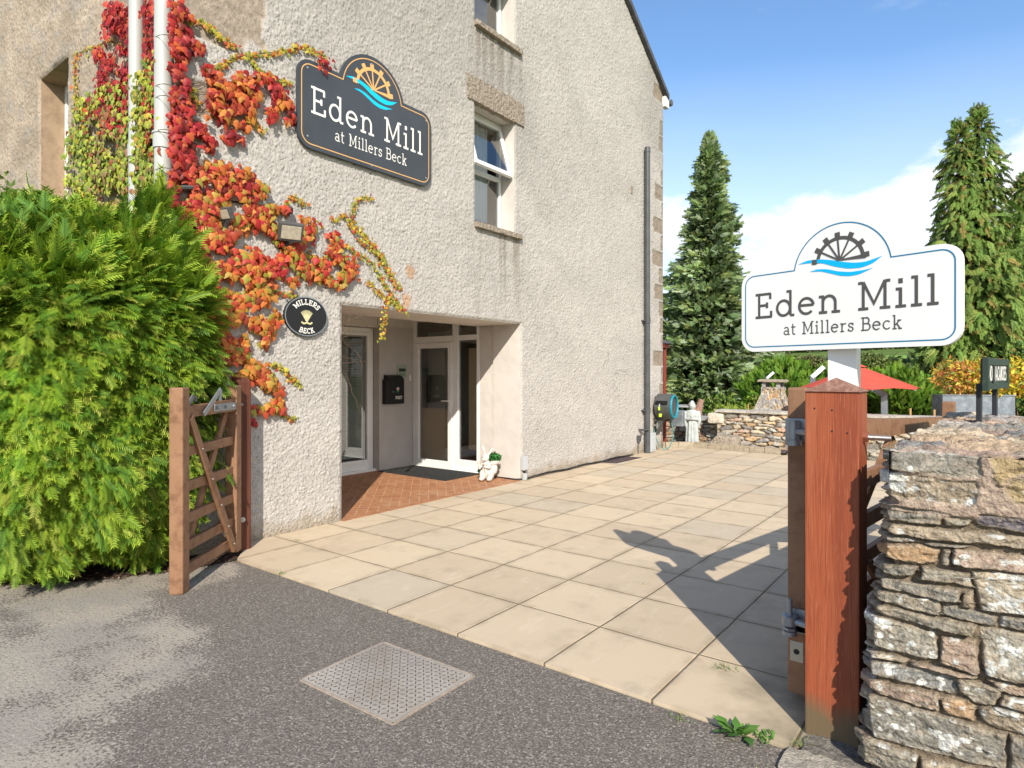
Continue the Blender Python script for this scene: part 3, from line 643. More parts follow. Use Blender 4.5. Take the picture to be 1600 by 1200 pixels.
for wi, (z0, z1) in enumerate(((3.45, 5.0), (6.03, 7.5))):
    reveal(WY0, WY1, z0, z1, RX); zt = z1-0.04; zm = z0+0.74
    room(-7.2, RX-0.07, 5.4, 8.2, z0-0.5, z1+0.1, M['interior'], 'room_interior')
    mb = MB(); frame_x(mb, RX-0.06, RX, WY0+.004, WY1-.004, z0+.004, z1-0.004, 0.055); mb.bbox((RX-0.055, WY0+0.06, zm), (RX-.002, WY1-0.06, zm+0.06), 0.006)
    w = mb.build('window', M['upvc'], B)
    pane('pane', [(RX-0.03, WY0+.05, z0+.05), (RX-0.03, WY1-.05, z0+.05), (RX-0.03, WY1-.05, zm), (RX-0.03, WY0+.05, zm)], M['glass'], w)
    # open top-hung sash, swung outwards
    L_ = zt-zm-0.01; ang = radians(16 if wi == 0 else 15)
    MS = Matrix.Translation((RX+0.01, 0, zt)) @ Matrix.Rotation(ang, 4, 'Y').inverted()
    mb = MB(); ya, yb = WY0+0.02, WY1-0.03
    for a, b in (((-.05, ya, -L_), (0, ya+.06, 0)), ((-.05, yb-.06, -L_), (0, yb, 0)), ((-.049, ya+.06, -.06), (-.001, yb-.06, 0)), ((-.049, ya+.06, -L_), (-.001, yb-.06, -L_+.06))): mb.bbox(a, b, 0.006, MS)
    s = mb.build('open_sash', M['upvc'], w)
    mb = MB(); mb.add([MS @ Vector(p) for p in ((-.02, ya+.05, -L_+.05), (-.02, yb-.05, -L_+.05), (-.02, yb-.05, -.05), (-.02, ya+.05, -.05))], [(0, 1, 2, 3)]); mb.build('sash_pane', M['glass'], w)
    mb = MB()
    if wi == 0:
        yy = np.linspace(WY0+.02, WY0+0.62, 60); pts = []
        for y in yy: pts += [(RX-0.10+0.018*sin(y*95), y, z0+0.06+(0.10 if y > WY0+.3 else 0.0)), (RX-0.10+0.018*sin(y*95+.4), y, z1-0.1)]
        mb.add(pts, [(2*i, 2*i+2, 2*i+3, 2*i+1) for i in range(59)]); mb.build('net_curtain', M['curtain'], w)
    else:
        for k in range(26): z_ = z0+.03+k*.05; mb.add([(RX-.12, WY0+.03, z_+.016), (RX-.085, WY0+.03, z_-.016), (RX-.085, WY1-.05, z_-.016), (RX-.12, WY1-.05, z_+.016)], [(0, 1, 2, 3)])
        mb.build('venetian_blind', M['blind'], w)
# --- narrow window on the road wall
mb = MB(); e = 0.004; yi = GY0+0.22
mb.add([(LX0, GY0-e, 2.2), (LX0, GY0-e, LZ1), (LX0, yi, LZ1), (LX0, yi, 2.2)], [(0, 1, 2, 3)])
mb.add([(LX1, GY0-e, 2.2), (LX1, GY0-e, LZ1), (LX1, yi, LZ1), (LX1, yi, 2.2)], [(3, 2, 1, 0)])
mb.add([(LX0, GY0-e, LZ1), (LX1, GY0-e, LZ1), (LX1, yi, LZ1), (LX0, yi, LZ1)], [(3, 2, 1, 0)])
M['tan_plaster'] = mat('tan_render', (0.42, 0.30, 0.20), 0.9, 0.1, noise=[(8, 0.75, 0.4, 0.65, 1)], bump=[(40, 0.5, 0.006)])
mb.build('window_reveal', M['tan_plaster'], B)
room(LX0-0.3, LX1+0.2, yi+0.07, yi+1.6, 2.0, LZ1+0.1, M['darkin'], 'room_interior', '-y')
mb = MB()
for a, b in (((LX0, yi, 2.2), (LX0+.06, yi+.06, LZ1)), ((LX1-.06, yi, 2.2), (LX1, yi+.06, LZ1)), ((LX0+.06, yi+.001, LZ1-.06), (LX1-.06, yi+.059, LZ1)), ((LX0+.06, yi+.001, 3.1), (LX1-.06, yi+.059, 3.17))): mb.bbox(a, b, .006)
w = mb.build('window', M['upvc'], B)
pane('pane', [(LX0+.05, yi+.03, 2.2), (LX1-.05, yi+.03, 2.2), (LX1-.05, yi+.03, LZ1-.05), (LX0+.05, yi+.03, LZ1-.05)], M['glass'], w)

# ================================================================== PORCH (part of the building)
PX = -7.46; DY = 7.17; SX = -6.04
mb = MB(); e = .004
mb.add([(GX+e, 4.01, 0), (GX+e, 4.01, 2.21), (SX, 4.01, 2.21), (SX, 4.01, 0)], [(0, 1, 2, 3)])                    # near jamb
mb.add([(SX, 4.01, 0), (SX, 4.01, 2.42), (-7.7, 4.01, 2.42), (-7.7, 4.01, 0)], [(0, 1, 2, 3)])
mb.add([(GX+e, 4.01, 2.21), (GX+e, 7.07, 2.21), (SX, 7.07, 2.21), (SX, 4.01, 2.21)], [(0, 3, 2, 1)])              # soffit
mb.add([(SX, 4.01, 2.21), (SX, 7.25, 2.21), (SX, 7.25, 2.43), (SX, 4.01, 2.43)], [(0, 1, 2, 3)])
mb.add([(SX, 4.01, 2.43), (SX, 7.3, 2.43), (-7.7, 7.3, 2.43), (-7.7, 4.01, 2.43)], [(0, 3, 2, 1)])
mb.add([(GX+e, 7.07, 0), (GX+e, 7.07, 2.21), (-5.75, 7.07, 2.21), (-5.75, 7.07, 0)], [(3, 2, 1, 0)])              # far jamb, outer
mb.add([(-5.75, 7.07, 0), (-5.75, 7.07, 2.21), (-5.75, 7.11, 2.21), (-5.75, 7.11, 0)], [(3, 2, 1, 0)])
mb.build('porch_reveal', M['plaster'], B)
V, F = rough_box((SX+0.004, 7.105, 0), (-5.752, 7.2, 2.209), 0.04, 0.006, 9, 4); np_mesh('old_jamb', V, F, M['plaster'], B, smooth=True)
mb = MB(); mb.box((PX-.25, 6.40, 0.0), (PX, 7.16, 2.25)); mb.build('porch_pillar', M['grey_plaster'], B)
mb = MB(); mb.box((PX-.25, 4.01, 2.22), (PX-0.02, 7.17, 2.425)); mb.box((PX-.02, 6.38, 2.25), (PX+.003, 7.15, 2.424)); mb.build('porch_beam', M['plaster'], B)
# porch window with blind
wx = PX-0.13
mb = MB(); frame_x(mb, wx-.07, wx, 4.5, 6.39, 0.03, 2.21, 0.07, 0.12); frame_x(mb, wx-.045, wx+.012, 4.57, 6.32, 0.15, 2.14, 0.05)
mb.bbox((wx-.06, 4.4, 0.0), (wx+.07, 6.41, 0.05), .006)
w = mb.build('window', M['upvc'], B)
pane('pane', [(wx-.02, 4.6, .18), (wx-.02, 6.29, .18), (wx-.02, 6.29, 2.11), (wx-.02, 4.6, 2.11)], M['glass'], w)
mb = MB()
for k in range(74): z_ = .24+k*.0245; mb.add([(wx-.084, 4.62, z_+.007), (wx-.064, 4.62, z_-.007), (wx-.064, 6.25, z_-.007), (wx-.084, 6.25, z_+.007)], [(0, 1, 2, 3)])
mb.box((wx-.10, 4.62, 2.07), (wx-.05, 6.25, 2.11)); mb.build('venetian_blind', M['blind'], w)
room(-9.6, wx-.11, 4.1, 6.9, 0.0, 2.4, M['interior'])
mb = MB(); mb.box((wx-.9, 5.0, 0.0), (wx-.45, 6.2, .74)); mb.box((wx-2.0, 5.9, 1.1), (wx-1.97, 6.5, 1.75)); mb.build('desk', M['darkin'], B)
# door set
x0, x1, xm = PX+.004, SX-.0, -6.53
mb = MB(); f0, f1 = DY-.07, DY
def fy(mb, a, b, z0, z1, w=.055, y0=f0, y1=f1, wb=None):
    wb = wb or w
    mb.bbox((a, y0, z0), (a+w, y1, z1), .006); mb.bbox((b-w, y0, z0), (b, y1, z1), .006)
    mb.bbox((a+w, y0+.001, z1-w), (b-w, y1-.001, z1), .006); mb.bbox((a+w, y0+.001, z0), (b-w, y1-.001, z0+wb), .006)
fy(mb, x0, xm, .03, 2.40, .055); fy(mb, xm+.002, x1, .03, 2.40, .055, wb=.17)
mb.bbox((x0+.055, f0+.002, 2.00), (xm-.055, f1-.002, 2.10), .006); mb.bbox((xm+.057, f0+.002, 2.02), (x1-.055, f1-.002, 2.10), .006)
mb.bbox((x0, f0-.03, .016), (x1, f1, .045), .004)
df = mb.build('door_frame', M['upvc'], B)
pane('transom_pane', [(x0+.05, DY-.03, 2.09), (xm-.05, DY-.03, 2.09), (xm-.05, DY-.03, 2.35), (x0+.05, DY-.03, 2.35)], M['doorglass'], df)
pane('transom_pane', [(xm+.05, DY-.03, 2.09), (x1-.05, DY-.03, 2.09), (x1-.05, DY-.03, 2.35), (xm+.05, DY-.03, 2.35)], M['doorglass'], df)
pane('side_pane', [(xm+.05, DY-.03, .19), (x1-.05, DY-.03, .19), (x1-.05, DY-.03, 2.03), (xm+.05, DY-.03, 2.03)], M['doorglass'], df)
mb = MB(); fy(mb, x0+.058, xm-.058, .05, 1.998, .085, f0-.012, f1-.01, .10); dr = mb.build('door', M['upvc'], B)
pane('pane', [(x0+.13, DY-.045, .14), (xm-.13, DY-.045, .14), (xm-.13, DY-.045, 1.92), (x0+.13, DY-.045, 1.92)], M['doorglass'], dr)
mb = MB(); hx = xm-.10
mb.bbox((hx-.018, f0-.022, .93), (hx+.018, f0-.011, 1.13), .004); mb.tube([(hx, f0-.02, 1.09), (hx, f0-.065, 1.09), (hx-.03, f0-.07, 1.09), (hx-.12, f0-.07, 1.09)], .011, 8)
mb.build('handle', M['upvc'], dr)
room(-8.2, -5.6, DY+.01, 9.6, 0.0, 2.42, M['cream'], 'hall_interior', '-y')
mb = MB(); mb.box((-7.4, 8.7, 0.02), (-6.75, 8.76, 2.0)); mb.box((-6.2, 7.5, 0.02), (-6.16, 8.2, 2.1)); mb.build('inner_door', M['interior'], B)
mb = MB(); mb.box((x0+.06, DY+.03, .03), (xm-.14, DY+.06, .96)); mb.box((xm+.17, DY+.06, .35), (x1-.12, DY+.09, 1.9)); mb.box((xm-.28, DY+.10, .96), (xm-.14, DY+.13, 2.0)); mb.build('added_tone_panel', M['cream'], B)  # pale panels added behind the glass to make door and sidelight look lighter
mb = MB(); mb.box((x0+.02, DY+.25, .03), (xm-.26, DY+.29, 2.2)); mb.build('added_tone_screen', mat('grey_green_tone', (.50, .56, .52), .7), B)  # added sheet giving the upper door glass its grey-green tone
# --- drainpipe on the gable, white soil pipes on the road wall
pa = on_x(1004, 232, GX); pz1 = pa.z; py = pa.y
dp_x = GX+0.10
mb = MB(); mb.tube([(dp_x, py, 0.0), (dp_x, py, pz1)], .052, 14)
for u_, v_ in ((1004, 500), (1004, 642)):
    z_ = on_x(u_, v_, GX+.1).z; mb.tube([(dp_x, py, z_-.05), (dp_x, py, z_+.05)], .060, 14); mb.box((GX+.005, py-.10, z_-.012), (dp_x, py+.10, z_+.012))
mb.tube([(dp_x, py, pz1-.10), (dp_x, py, pz1-.03)], .058, 14)
dpp = mb.build('drainpipe', M['pipe_grey'], B, smooth=True); dpp['label'] = 'dark grey drainpipe on the gable'
mb = MB(); mb.bbox((GX+.012, py+.08, .02), (GX+.14, py+.30, .38), .012); mb.bbox((GX+.14, py+.12, .06), (GX+.15, py+.26, .32), .004); mb.build('meter_box', M['light_plastic'], B)
mb = MB(); z_ = on_x(1004, 672, GX+.1).z; mb.box((GX+.0, py-.22, z_-.02), (dp_x+.03, py-.18, z_+.02)); mb.tube([(GX+.02, py-.2, z_), (dp_x+.06, py-.06, z_)], .014, 6); mb.bbox((GX+.01, py-.30, z_-.22), (GX+.07, py-.20, z_-.10), .006); mb.tube([(GX+.03, py-.25, z_-.2), (GX+.03, py-.25, .02)], .01, 6)
mb.build('tap_bracket', M['pipe_grey'], B)
for (u_, r_, zb, off) in ((213, .058, 1.6, .10), (255.5, .068, 1.6, .09)):
    p = on_y(u_, 100, GY0-off); mb = MB(); mb.tube([(p.x, p.y, zb), (p.x, p.y, 6.9)], r_, 18)
    if u_ > 240:
        for v_ in (222, 310): zz = on_y(u_, v_, GY0-off).z; mb.tube([(p.x, p.y, zz-.06), (p.x, p.y, zz+.06)], r_+.009, 18); mb.tube([(p.x, p.y, zz+.055), (p.x, p.y, zz+.07)], r_+.016, 18)
    else:
        for v_ in (238,): zz = on_y(u_, v_, GY0-off).z; mb.tube([(p.x, p.y, zz-.05), (p.x, p.y, zz+.05)], r_+.009, 18)
    o = mb.build('soil_pipe', M['pipe_white'], B, smooth=True)
# low extension behind the far corner: red fascia and downpipe
mb = MB(); mb.box((-9, 12.02, 0), (-5.40, 12.24, 2.05)); ex = mb.build('rear_extension', M['plaster'], B)
mb = MB(); mb.box((-9, 12.0, 2.05), (-5.27, 12.26, 2.13)); mb.tube([(-5.33, 12.15, 2.06), (-5.33, 12.15, .02)], .035, 8); mb.build('red_downpipe', M['red_paint'], B)
mb = MB(); mb.add([(-9.1, 11.98, 2.131), (-5.2, 11.98, 2.131), (-5.2, 12.3, 2.131), (-9.1, 12.3, 2.131), (-9.1, 11.98, 2.3), (-5.5, 11.98, 2.26), (-5.5, 12.3, 2.26), (-9.1, 12.3, 2.3)], [(0,1,5,4), (1,2,6,5), (2,3,7,6), (3,0,4,7), (4,5,6,7), (3,2,1,0)]); mb.build('extension_roof', M['slate'], B)
mb = MB(); p = on_x(985, 297, GX); mb.box((GX+.005, p.y-.03, p.z-.07), (GX+.035, p.y+.03, p.z+.06)); mb.build('vent_brick', M['sandstone'], B)
# ================================================================== LETTERING (slab serif drawn as strokes)
def arc(cx, cy, rx, ry, a0, a1, n=14): return [(cx+rx*cos(radians(a0+(a1-a0)*i/n)), cy+ry*sin(radians(a0+(a1-a0)*i/n))) for i in range(n+1)]
W6 = .055
GL = {
 'E': (.84, [[(.2,0),(.2,1)], [(.04,.945),(.72,.945)], [(.04,.055),(.76,.055)], [(.2,.51),(.56,.51)], [(.69,.95),(.69,.74)], [(.73,.05),(.73,.28)], [(.55,.62),(.55,.40)]]),
 'M': (1.16, [[(.22,0),(.22,.94)], [(.94,0),(.94,.94)], [(.05,.055),(.39,.055)], [(.77,.055),(1.11,.055)], [(.05,.945),(.22,.945)], [(.94,.945),(1.11,.945)], [(.22,.97),(.58,.22),(.94,.97)]]),
 'B': (.86, [[(.2,0),(.2,1)], [(.04,.945),(.48,.945)]+arc(.48,.735,.2,.21,90,-90)+[(.2,.525)], [(.48,.525)]+arc(.52,.29,.24,.235,90,-90)+[(.04,.055)]]),
 'd': (.86, [arc(.36,.34,.27,.285,0,360,22), [(.64,.05),(.64,1)], [(.48,.955),(.66,.955)], [(.64,.05),(.80,.05)]]),
 'e': (.74, [arc(.36,.34,.28,.285,5,318,20), [(.08,.37),(.64,.37)]]),
 'n': (.88, [[(.2,0),(.2,.66)], [(.05,.62),(.22,.62)], [(.05,.05),(.36,.05)], [(.2,.40)]+arc(.43,.39,.23,.24,160,0)+[(.66,.02)], [(.52,.05),(.83,.05)]]),
 'i': (.42, [[(.21,0),(.21,.66)], [(.06,.62),(.22,.62)], [(.05,.05),(.38,.05)], 'dot']),
 'l': (.42, [[(.21,0),(.21,1)], [(.06,.955),(.22,.955)], [(.05,.05),(.38,.05)]]),
 'a': (.72, [arc(.33,.42,.21,.20,150,0)+[(.54,.08)], [(.54,.05),(.68,.05)], arc(.33,.20,.21,.155,0,360,20)]),
 't': (.52, [[(.2,.88),(.2,.2)]+arc(.34,.19,.14,.145,180,310,8), [(.04,.62),(.46,.62)]]),
 'r': (.60, [[(.2,0),(.2,.66)], [(.05,.62),(.22,.62)], [(.05,.05),(.38,.05)], [(.2,.38)]+arc(.43,.38,.23,.24,160,60,8)]),
 's': (.56, [[(.45,.50)]+arc(.28,.49,.17,.135,40,270,12)+arc(.28,.195,.18,.15,90,-145,12), [(.46,.63),(.46,.47)], [(.09,.22),(.09,.05)]]),
 'c': (.68, [arc(.36,.34,.28,.285,42,320,18)]),
 'k': (.76, [[(.2,0),(.2,1)], [(.06,.955),(.22,.955)], [(.05,.05),(.36,.05)], [(.2,.25),(.58,.62)], [(.36,.42),(.62,.05)], [(.42,.62),(.70,.62)], [(.48,.05),(.76,.05)]]),
 'I': (.44, [[(.22,0),(.22,1)], [(.05,.945),(.39,.945)], [(.05,.055),(.39,.055)]]),
 'L': (.76, [[(.2,0),(.2,1)], [(.04,.945),(.36,.945)], [(.04,.055),(.68,.055)], [(.66,.05),(.66,.30)]]),
 'R': (.86, [[(.2,0),(.2,1)], [(.04,.055),(.36,.055)], [(.04,.945),(.48,.945)]+arc(.48,.72,.2,.225,90,-90)+[(.2,.495)], [(.46,.49),(.70,.05)], [(.62,.055),(.84,.055)]]),
 'S': (.70, [arc(.34,.73,.23,.215,30,270,12)+arc(.34,.27,.25,.235,90,-150,12), [(.57,.98),(.57,.72)], [(.09,.28),(.09,.02)]]),
 'C': (.82, [arc(.44,.5,.36,.45,45,315,20), [(.70,.96),(.70,.70)]]),
 'K': (.86, [[(.2,0),(.2,1)], [(.04,.945),(.36,.945)], [(.04,.055),(.36,.055)], [(.2,.42),(.68,.95)], [(.38,.60),(.72,.05)], [(.52,.945),(.82,.945)], [(.56,.055),(.86,.055)]]),
 'P': (.80, [[(.2,0),(.2,1)], [(.04,.055),(.36,.055)], [(.04,.945),(.48,.945)]+arc(.48,.72,.2,.225,90,-90)+[(.2,.495)]]),
 'O': (.90, [arc(.45,.5,.37,.45,0,360,24)]), 'T': (.80, [[(.4,0),(.4,1)], [(.04,.945),(.76,.945)], [(.24,.055),(.56,.055)], [(.07,.95),(.07,.72)], [(.73,.95),(.73,.72)]]),
 'N': (.78, [[(.12,0),(.12,1)], [(.12,.97),(.66,.03)], [(.66,0),(.66,1)]]), 'V': (.74, [[(.06,1),(.37,.03),(.68,1)]]), 'A': (.78, [[(.06,0),(.39,.97),(.72,0)], [(.18,.32),(.60,.32)]]),
 'Z': (.1, []), ' ': (.42, [])}
GL['E1'] = (.64, [[(.12,0),(.12,1)], [(.12,.94),(.56,.94)], [(.12,.06),(.58,.06)], [(.12,.51),(.52,.51)]])
GL['S1'] = (.66, [arc(.32,.73,.21,.215,30,270,12)+arc(.32,.27,.23,.22,90,-150,12)]); GL['C1'] = (.74, [arc(.42,.5,.32,.44,45,315,20)])
GL['I1'] = (.26, [[(.13,0),(.13,1)]])
def text_width(chars, tr=0.06): return sum(GL[c][0]+tr for c in chars)-tr
def text(mb, chars, p0, ux, uy, nrm, hgt, width=None, wt=.115, tr=0.06, off=.0012, warp=None):
    """chars: list of glyph keys; p0 = left end of the baseline; warp(x, y) bends the line (for arcs)"""
    p0, ux, uy, nrm = Vector(p0), Vector(ux), Vector(uy), Vector(nrm); sx = hgt if width is None else width/text_width(chars, tr); x = 0; k = 0
    for c in chars:
        adv, strokes = GL[c]
        for s_ in strokes:
            k += 1
            if s_ == 'dot': pts = [(.21, .80), (.21, .965)]; w = wt*1.35
            else: pts, w = s_, wt
            P = []
            for (a, b) in pts:
                X, Y = (x+a)*sx, b*hgt
                if warp: X, Y = warp(X, Y)
                P.append(p0+ux*X+uy*Y)
            closed = (Vector(P[0])-Vector(P[-1])).length < 1e-5
            mb.ribbon(P[:-1] if closed else P, w*min(sx, hgt), nrm, off+0.00007*(k % 9), closed)
        x += adv+tr
def sign_outline(W, H, i, n=7):
    rc = max(.13*H+.02*W-i, .01); R = .247*W-i; cy = H-.057*W; xc = .515*W; pts = []
    def cor(cx, cy_, a0):
        for k in range(n+1): a = radians(a0+90*k/n); pts.append((cx+rc*cos(a), cy_+rc*sin(a)))
    cor(W-i-rc, i+rc, -90); cor(W-i-rc, H-i-rc, 0)
    dy = (H-i)-cy; a0 = math.degrees(math.asin(max(-1, min(1, dy/R))))
    for k in range(25): a = radians(a0+(180-2*a0)*k/24); pts.append((xc+R*cos(a), cy+R*sin(a)))
    cor(i+rc, H-i-rc, 90); cor(i+rc, i+rc, 180)
    return pts
L0 = Vector((-.995, 3.205)); R0 = Vector((-.085, 2.925)); dxy = (R0-L0); Ww = dxy.length; dxy.normalize(); nw = Vector((dxy.y, -dxy.x, 0))
def board_xy(x, y):      # a point measured on the white board -> fractions of its width and height
    d = ray(1130+x/3.334, 320+y/3.334); k = (nw.x*L0.x+nw.y*L0.y)/(nw.x*d[0]+nw.y*d[1]); return (((d[0]*k-L0.x)*dxy.x+(d[1]*k-L0.y)*dxy.y)/Ww, (EYE+d[2]*k-1.612)/.395)
WAVES = [[board_xy(*p) for p in q] for q in ([(390,312),(440,290),(500,284),(560,287),(620,297),(680,302),(740,297),(790,280),(830,265)], [(390,312),(460,303),(520,305),(580,322),(650,333),(720,328),(780,305),(830,265)],
  [(450,350),(490,336),(540,335),(600,347),(660,350),(720,342),(783,328)], [(450,350),(510,347),(560,358),(610,370),(660,372),(710,362),(783,328)])]
def make_board(root, p0, ux, nrm, W, H, thick, mats, screws=False):
    """the shaped sign board: body, outline, wheel emblem, waves, two lines of lettering"""
    mb_, mline, mtext, mwheel, mwave, msub = mats; uz = Vector((0, 0, 1)); ux, nrm, p0 = Vector(ux), Vector(nrm), Vector(p0)
    P = lambda x, y: p0+ux*x+uz*y
    b = MB(); b.prism([P(x, y) for x, y in sign_outline(W, H, 0)], -nrm*thick); body = b.build('board', mb_, root)
    b = MB(); b.ribbon([P(x, y) for x, y in sign_outline(W, H, .024*W)], .0055*W, nrm, .001, True); b.build('outline', mline, root)
    e = .30*H; cx, cy = .515*W, .985*H; b = MB()
    for a in range(0, 181, 6): pass
    ring = [P(cx+.25*H*cos(radians(a)), cy+.25*H*sin(radians(a))) for a in range(0, 181, 6)]
    b.ribbon(ring, .040*H, nrm, .0011)
    for k, a in enumerate((5, 35, 65, 95, 122, 150, 176)):
        a = radians(a); d = (cos(a), sin(a)); t = (-d[1], d[0])
        b.ribbon([P(cx+.26*H*d[0], cy+.26*H*d[1]), P(cx+.318*H*d[0], cy+.318*H*d[1])], .058*H, nrm, .0014+.00005*k)
        if k in (1, 2, 3, 4, 5) or k == 0: b.ribbon([P(cx+.02*H*d[0], cy+.02*H*d[1]), P(cx+.24*H*d[0], cy+.24*H*d[1])], .020*H, nrm, .0018+.00005*k)
    b.ribbon([P(cx-.035*H, cy+.012*H), P(cx+.035*H, cy+.012*H)], .03*H, nrm, .0024)
    b.ribbon([P(cx, cy+.008*H), P(cx+.285*H, cy-.005*H)], .020*H, nrm, .0025)
    b.build('wheel_emblem', mwheel, root)
    b = MB()
    def wave(topl, botl, o):
        n = 30; xa, xb = topl[0][0], topl[-1][0]; X = np.linspace(xa, xb, n+1); T_ = np.interp(X, *zip(*topl)); B_ = np.interp(X, *zip(*botl))
        for A_ in (T_, B_): A_[1:-1] = (A_[:-2]+A_[1:-1]*2+A_[2:])/4
        vs = []
        for x, t, bb in zip(X, T_, B_): vs += [P(x*W, t*H)+nrm*o, P(x*W, bb*H)+nrm*o]
        b.add(vs, [(2*k, 2*k+1, 2*k+3, 2*k+2) for k in range(n)])
    wave(WAVES[0], WAVES[1], .0012); wave(WAVES[2], WAVES[3], .0012); b.build('wave_emblem', mwave, root)
    b = MB(); text(b, list('Eden Mill'), P(.078*W, .405*H), ux, uz, nrm, .315*H, .845*W, wt=.102); b.build('lettering', mtext, root)
    b = MB(); text(b, list('at Millers Beck'), P(.235*W, .185*H), ux, uz, nrm, .15*H, .545*W, wt=.105); b.build('lettering', msub, root)
    if screws:
        b = MB()
        for x, y in ((.06, .90), (.06, .13), (.95, .90), (.95, .12), (.5, 1.30), (.5, .04)): c = P(x*W, y*H); b.tube([c, c+nrm*.004], .010, 8)
        b.build('screw', M['bolt'], root)
# dark wall sign
pL = on_x(459, 234, GX); pR = on_x(668, 290, GX); Wd = pR.y-pL.y
t_ = thing('wall_sign', (GX+.05, (pL.y+pR.y)/2, 3.66), 'large dark grey shaped sign with orange wheel fixed high on the roughcast wall', 'sign')
make_board(t_, (GX+.062, pL.y, 3.675), (0, 1, 0), (1, 0, 0), Wd, .85, .03, (M['board_grey'], M['ink_orange'], M['ink_white'], M['ink_orange'], M['ink_cyan'], M['ink_white']), True)
# white sign on its post behind the gate post
t_ = thing('entrance_sign', (-.5, 3.10, 0), 'white shaped sign with grey wheel on a white post behind the red gate post', 'sign')
make_board(t_, (L0.x, L0.y, 1.612), (dxy.x, dxy.y, 0), nw, Ww, .395, .022, (M['board_white'], M['ink_line'], M['ink_grey'], M['ink_grey'], M['ink_blue'], M['ink_grey']))
mb = MB(); mb.bbox((-.585, 3.115, 0), (-.468, 3.22, 1.95), .004); mb.build('post', M['board_white'], t_)
# ---- oval plaque
pc = on_x(474, 495, GX); t_ = thing('oval_plaque', (GX+.03, pc.y, pc.z-.19), 'black oval name plaque with pale lettering beside the porch', 'plaque')
ea, eb = .236, .190
def ell(a, b, x, n=48): return [(x, pc.y+a*cos(2*pi*i/n), pc.z+b*sin(2*pi*i/n)) for i in range(n)]
mb = MB(); mb.prism(ell(ea, eb, GX+.055), (-.035, 0, 0)); mb.build('plate', M['black'], t_)
mb = MB(); mb.ribbon(ell(ea-.006, eb-.006, GX+.055), .010, (1, 0, 0), .001, True); mb.build('rim', M['steel'], t_)
mb = MB()
def warp_top(w): return lambda X, Y: ((ea*.60+Y*.95)*sin((X-w/2)/.165), (eb*.60+Y*.95)*cos((X-w/2)/.165))
def warp_bot(w): return lambda X, Y: ((ea*.86-Y)*sin((X-w/2)/.19), -(eb*.86-Y)*cos((X-w/2)/.19))
text(mb, list('MILLERS'), (GX+.055, pc.y, pc.z), (0, 1, 0), (0, 0, 1), (1, 0, 0), .052, .315, wt=.17, warp=warp_top(.315))
text(mb, list('BECK'), (GX+.055, pc.y, pc.z), (0, 1, 0), (0, 0, 1), (1, 0, 0), .050, .175, wt=.17, warp=warp_bot(.175)); mb.build('lettering', M['ink_white'], t_)
mb = MB()
for k in range(9):
    a = radians(90+(k-4)*9); q = [(GX+.055, pc.y+r*cos(a)*.9+.0, pc.z-.055+r*sin(a)) for r in (.0, .06, .115)]; mb.ribbon(q, .009, (1, 0, 0), .001+.0001*k)
mb.ribbon([(GX+.055, pc.y-.02, pc.z-.02), (GX+.055, pc.y+.02, pc.z-.02)], .014, (1, 0, 0), .0025)
for s_ in (-1, 1): mb.ribbon([(GX+.055, pc.y, pc.z-.06), (GX+.055, pc.y+s_*.035, pc.z-.07), (GX+.055, pc.y+s_*.06, pc.z-.055)], .016, (1, 0, 0), .003+.0003*s_)
mb.build('wheatsheaf_emblem', mat('pale_gold', (.62, .58, .32), .5), t_)
# ---- post box, notice, bell
ya, yb = on_x(597, 610, PX).y, on_x(625, 610, PX).y; za, zb = 1.04, 1.42; yc_ = (ya+yb)/2
t_ = thing('post_box', (PX+.05, yc_, za), 'black metal post box on the grey porch pillar', 'post box')
mb = MB(); mb.bbox((PX+.002, ya, za), (PX+.10, yb, zb), .008); mb.build('body', M['black'], t_)
mb = MB(); mb.prism([(PX+.003, ya+.03, zb), (PX+.12, ya+.03, zb-.005), (PX+.12, ya+.03, zb+.02), (PX+.06, ya+.03, zb+.06), (PX+.003, ya+.03, zb+.07)][::-1], (0, yb-ya-.06, 0)); mb.build('lid', M['black'], t_)
mb = MB(); text(mb, list('POST'), (PX+.10, yc_-.0, za+.075), (0, 1, 0), (0, 0, 1), (1, 0, 0), .045, .135, wt=.2); mb.build('lettering', M['ink_white'], t_)
mb = MB(); c_ = Vector((PX+.101, yc_+.05, za+.235))
for k in range(7): a = k*.9; mb.lathe(c_+Vector((0, .014*cos(a), .014*sin(a))), [(.015, 0), (.010, .003)], 8, 'x')
mb.build('rose_motif', mat('pale_rose', (.75, .62, .52), .6), t_)
mb = MB(); mb.ribbon([c_+Vector((.001, 0, -.015)), c_+Vector((.001, .004, -.07))], .006, (1, 0, 0), 0)
for s_ in (-1, 1): mb.ribbon([c_+Vector((.001, 0, -.055)), c_+Vector((.001, s_*.025, -.035))], .016, (1, 0, 0), .0005+.0002*s_)
mb.build('leaf_motif', mat('motif_green', (.02, .22, .08), .6), t_)
mb = MB(); mb.lathe((PX+.10, yc_-.05, za+.19), [(.009, 0), (.009, .006)], 10, 'x'); mb.build('lock', M['bolt'], t_)
na, nb_ = on_x(619, 580, PX).y+.015, on_x(634, 580, PX).y+.01
t_ = thing('notice_plate', (PX+.01, na, 1.44), 'small pale green notice plate above the post box', 'notice')
mb = MB(); mb.box((PX+.002, na, 1.45), (PX+.014, nb_, 1.65)); mb.build('plate', mat('pale_green_acrylic', (.34, .40, .32), .25), t_)
mb = MB()
for k in range(4): z_ = 1.48+k*.012; mb.ribbon([(PX+.014, na+.03, z_), (PX+.014, nb_-.03, z_)], .004, (1, 0, 0), .001)
mb.ribbon([(PX+.014, na+.03, 1.57), (PX+.014, nb_-.03, 1.57)], .05, (1, 0, 0), .001); mb.build('print', M['green_sign'], t_)
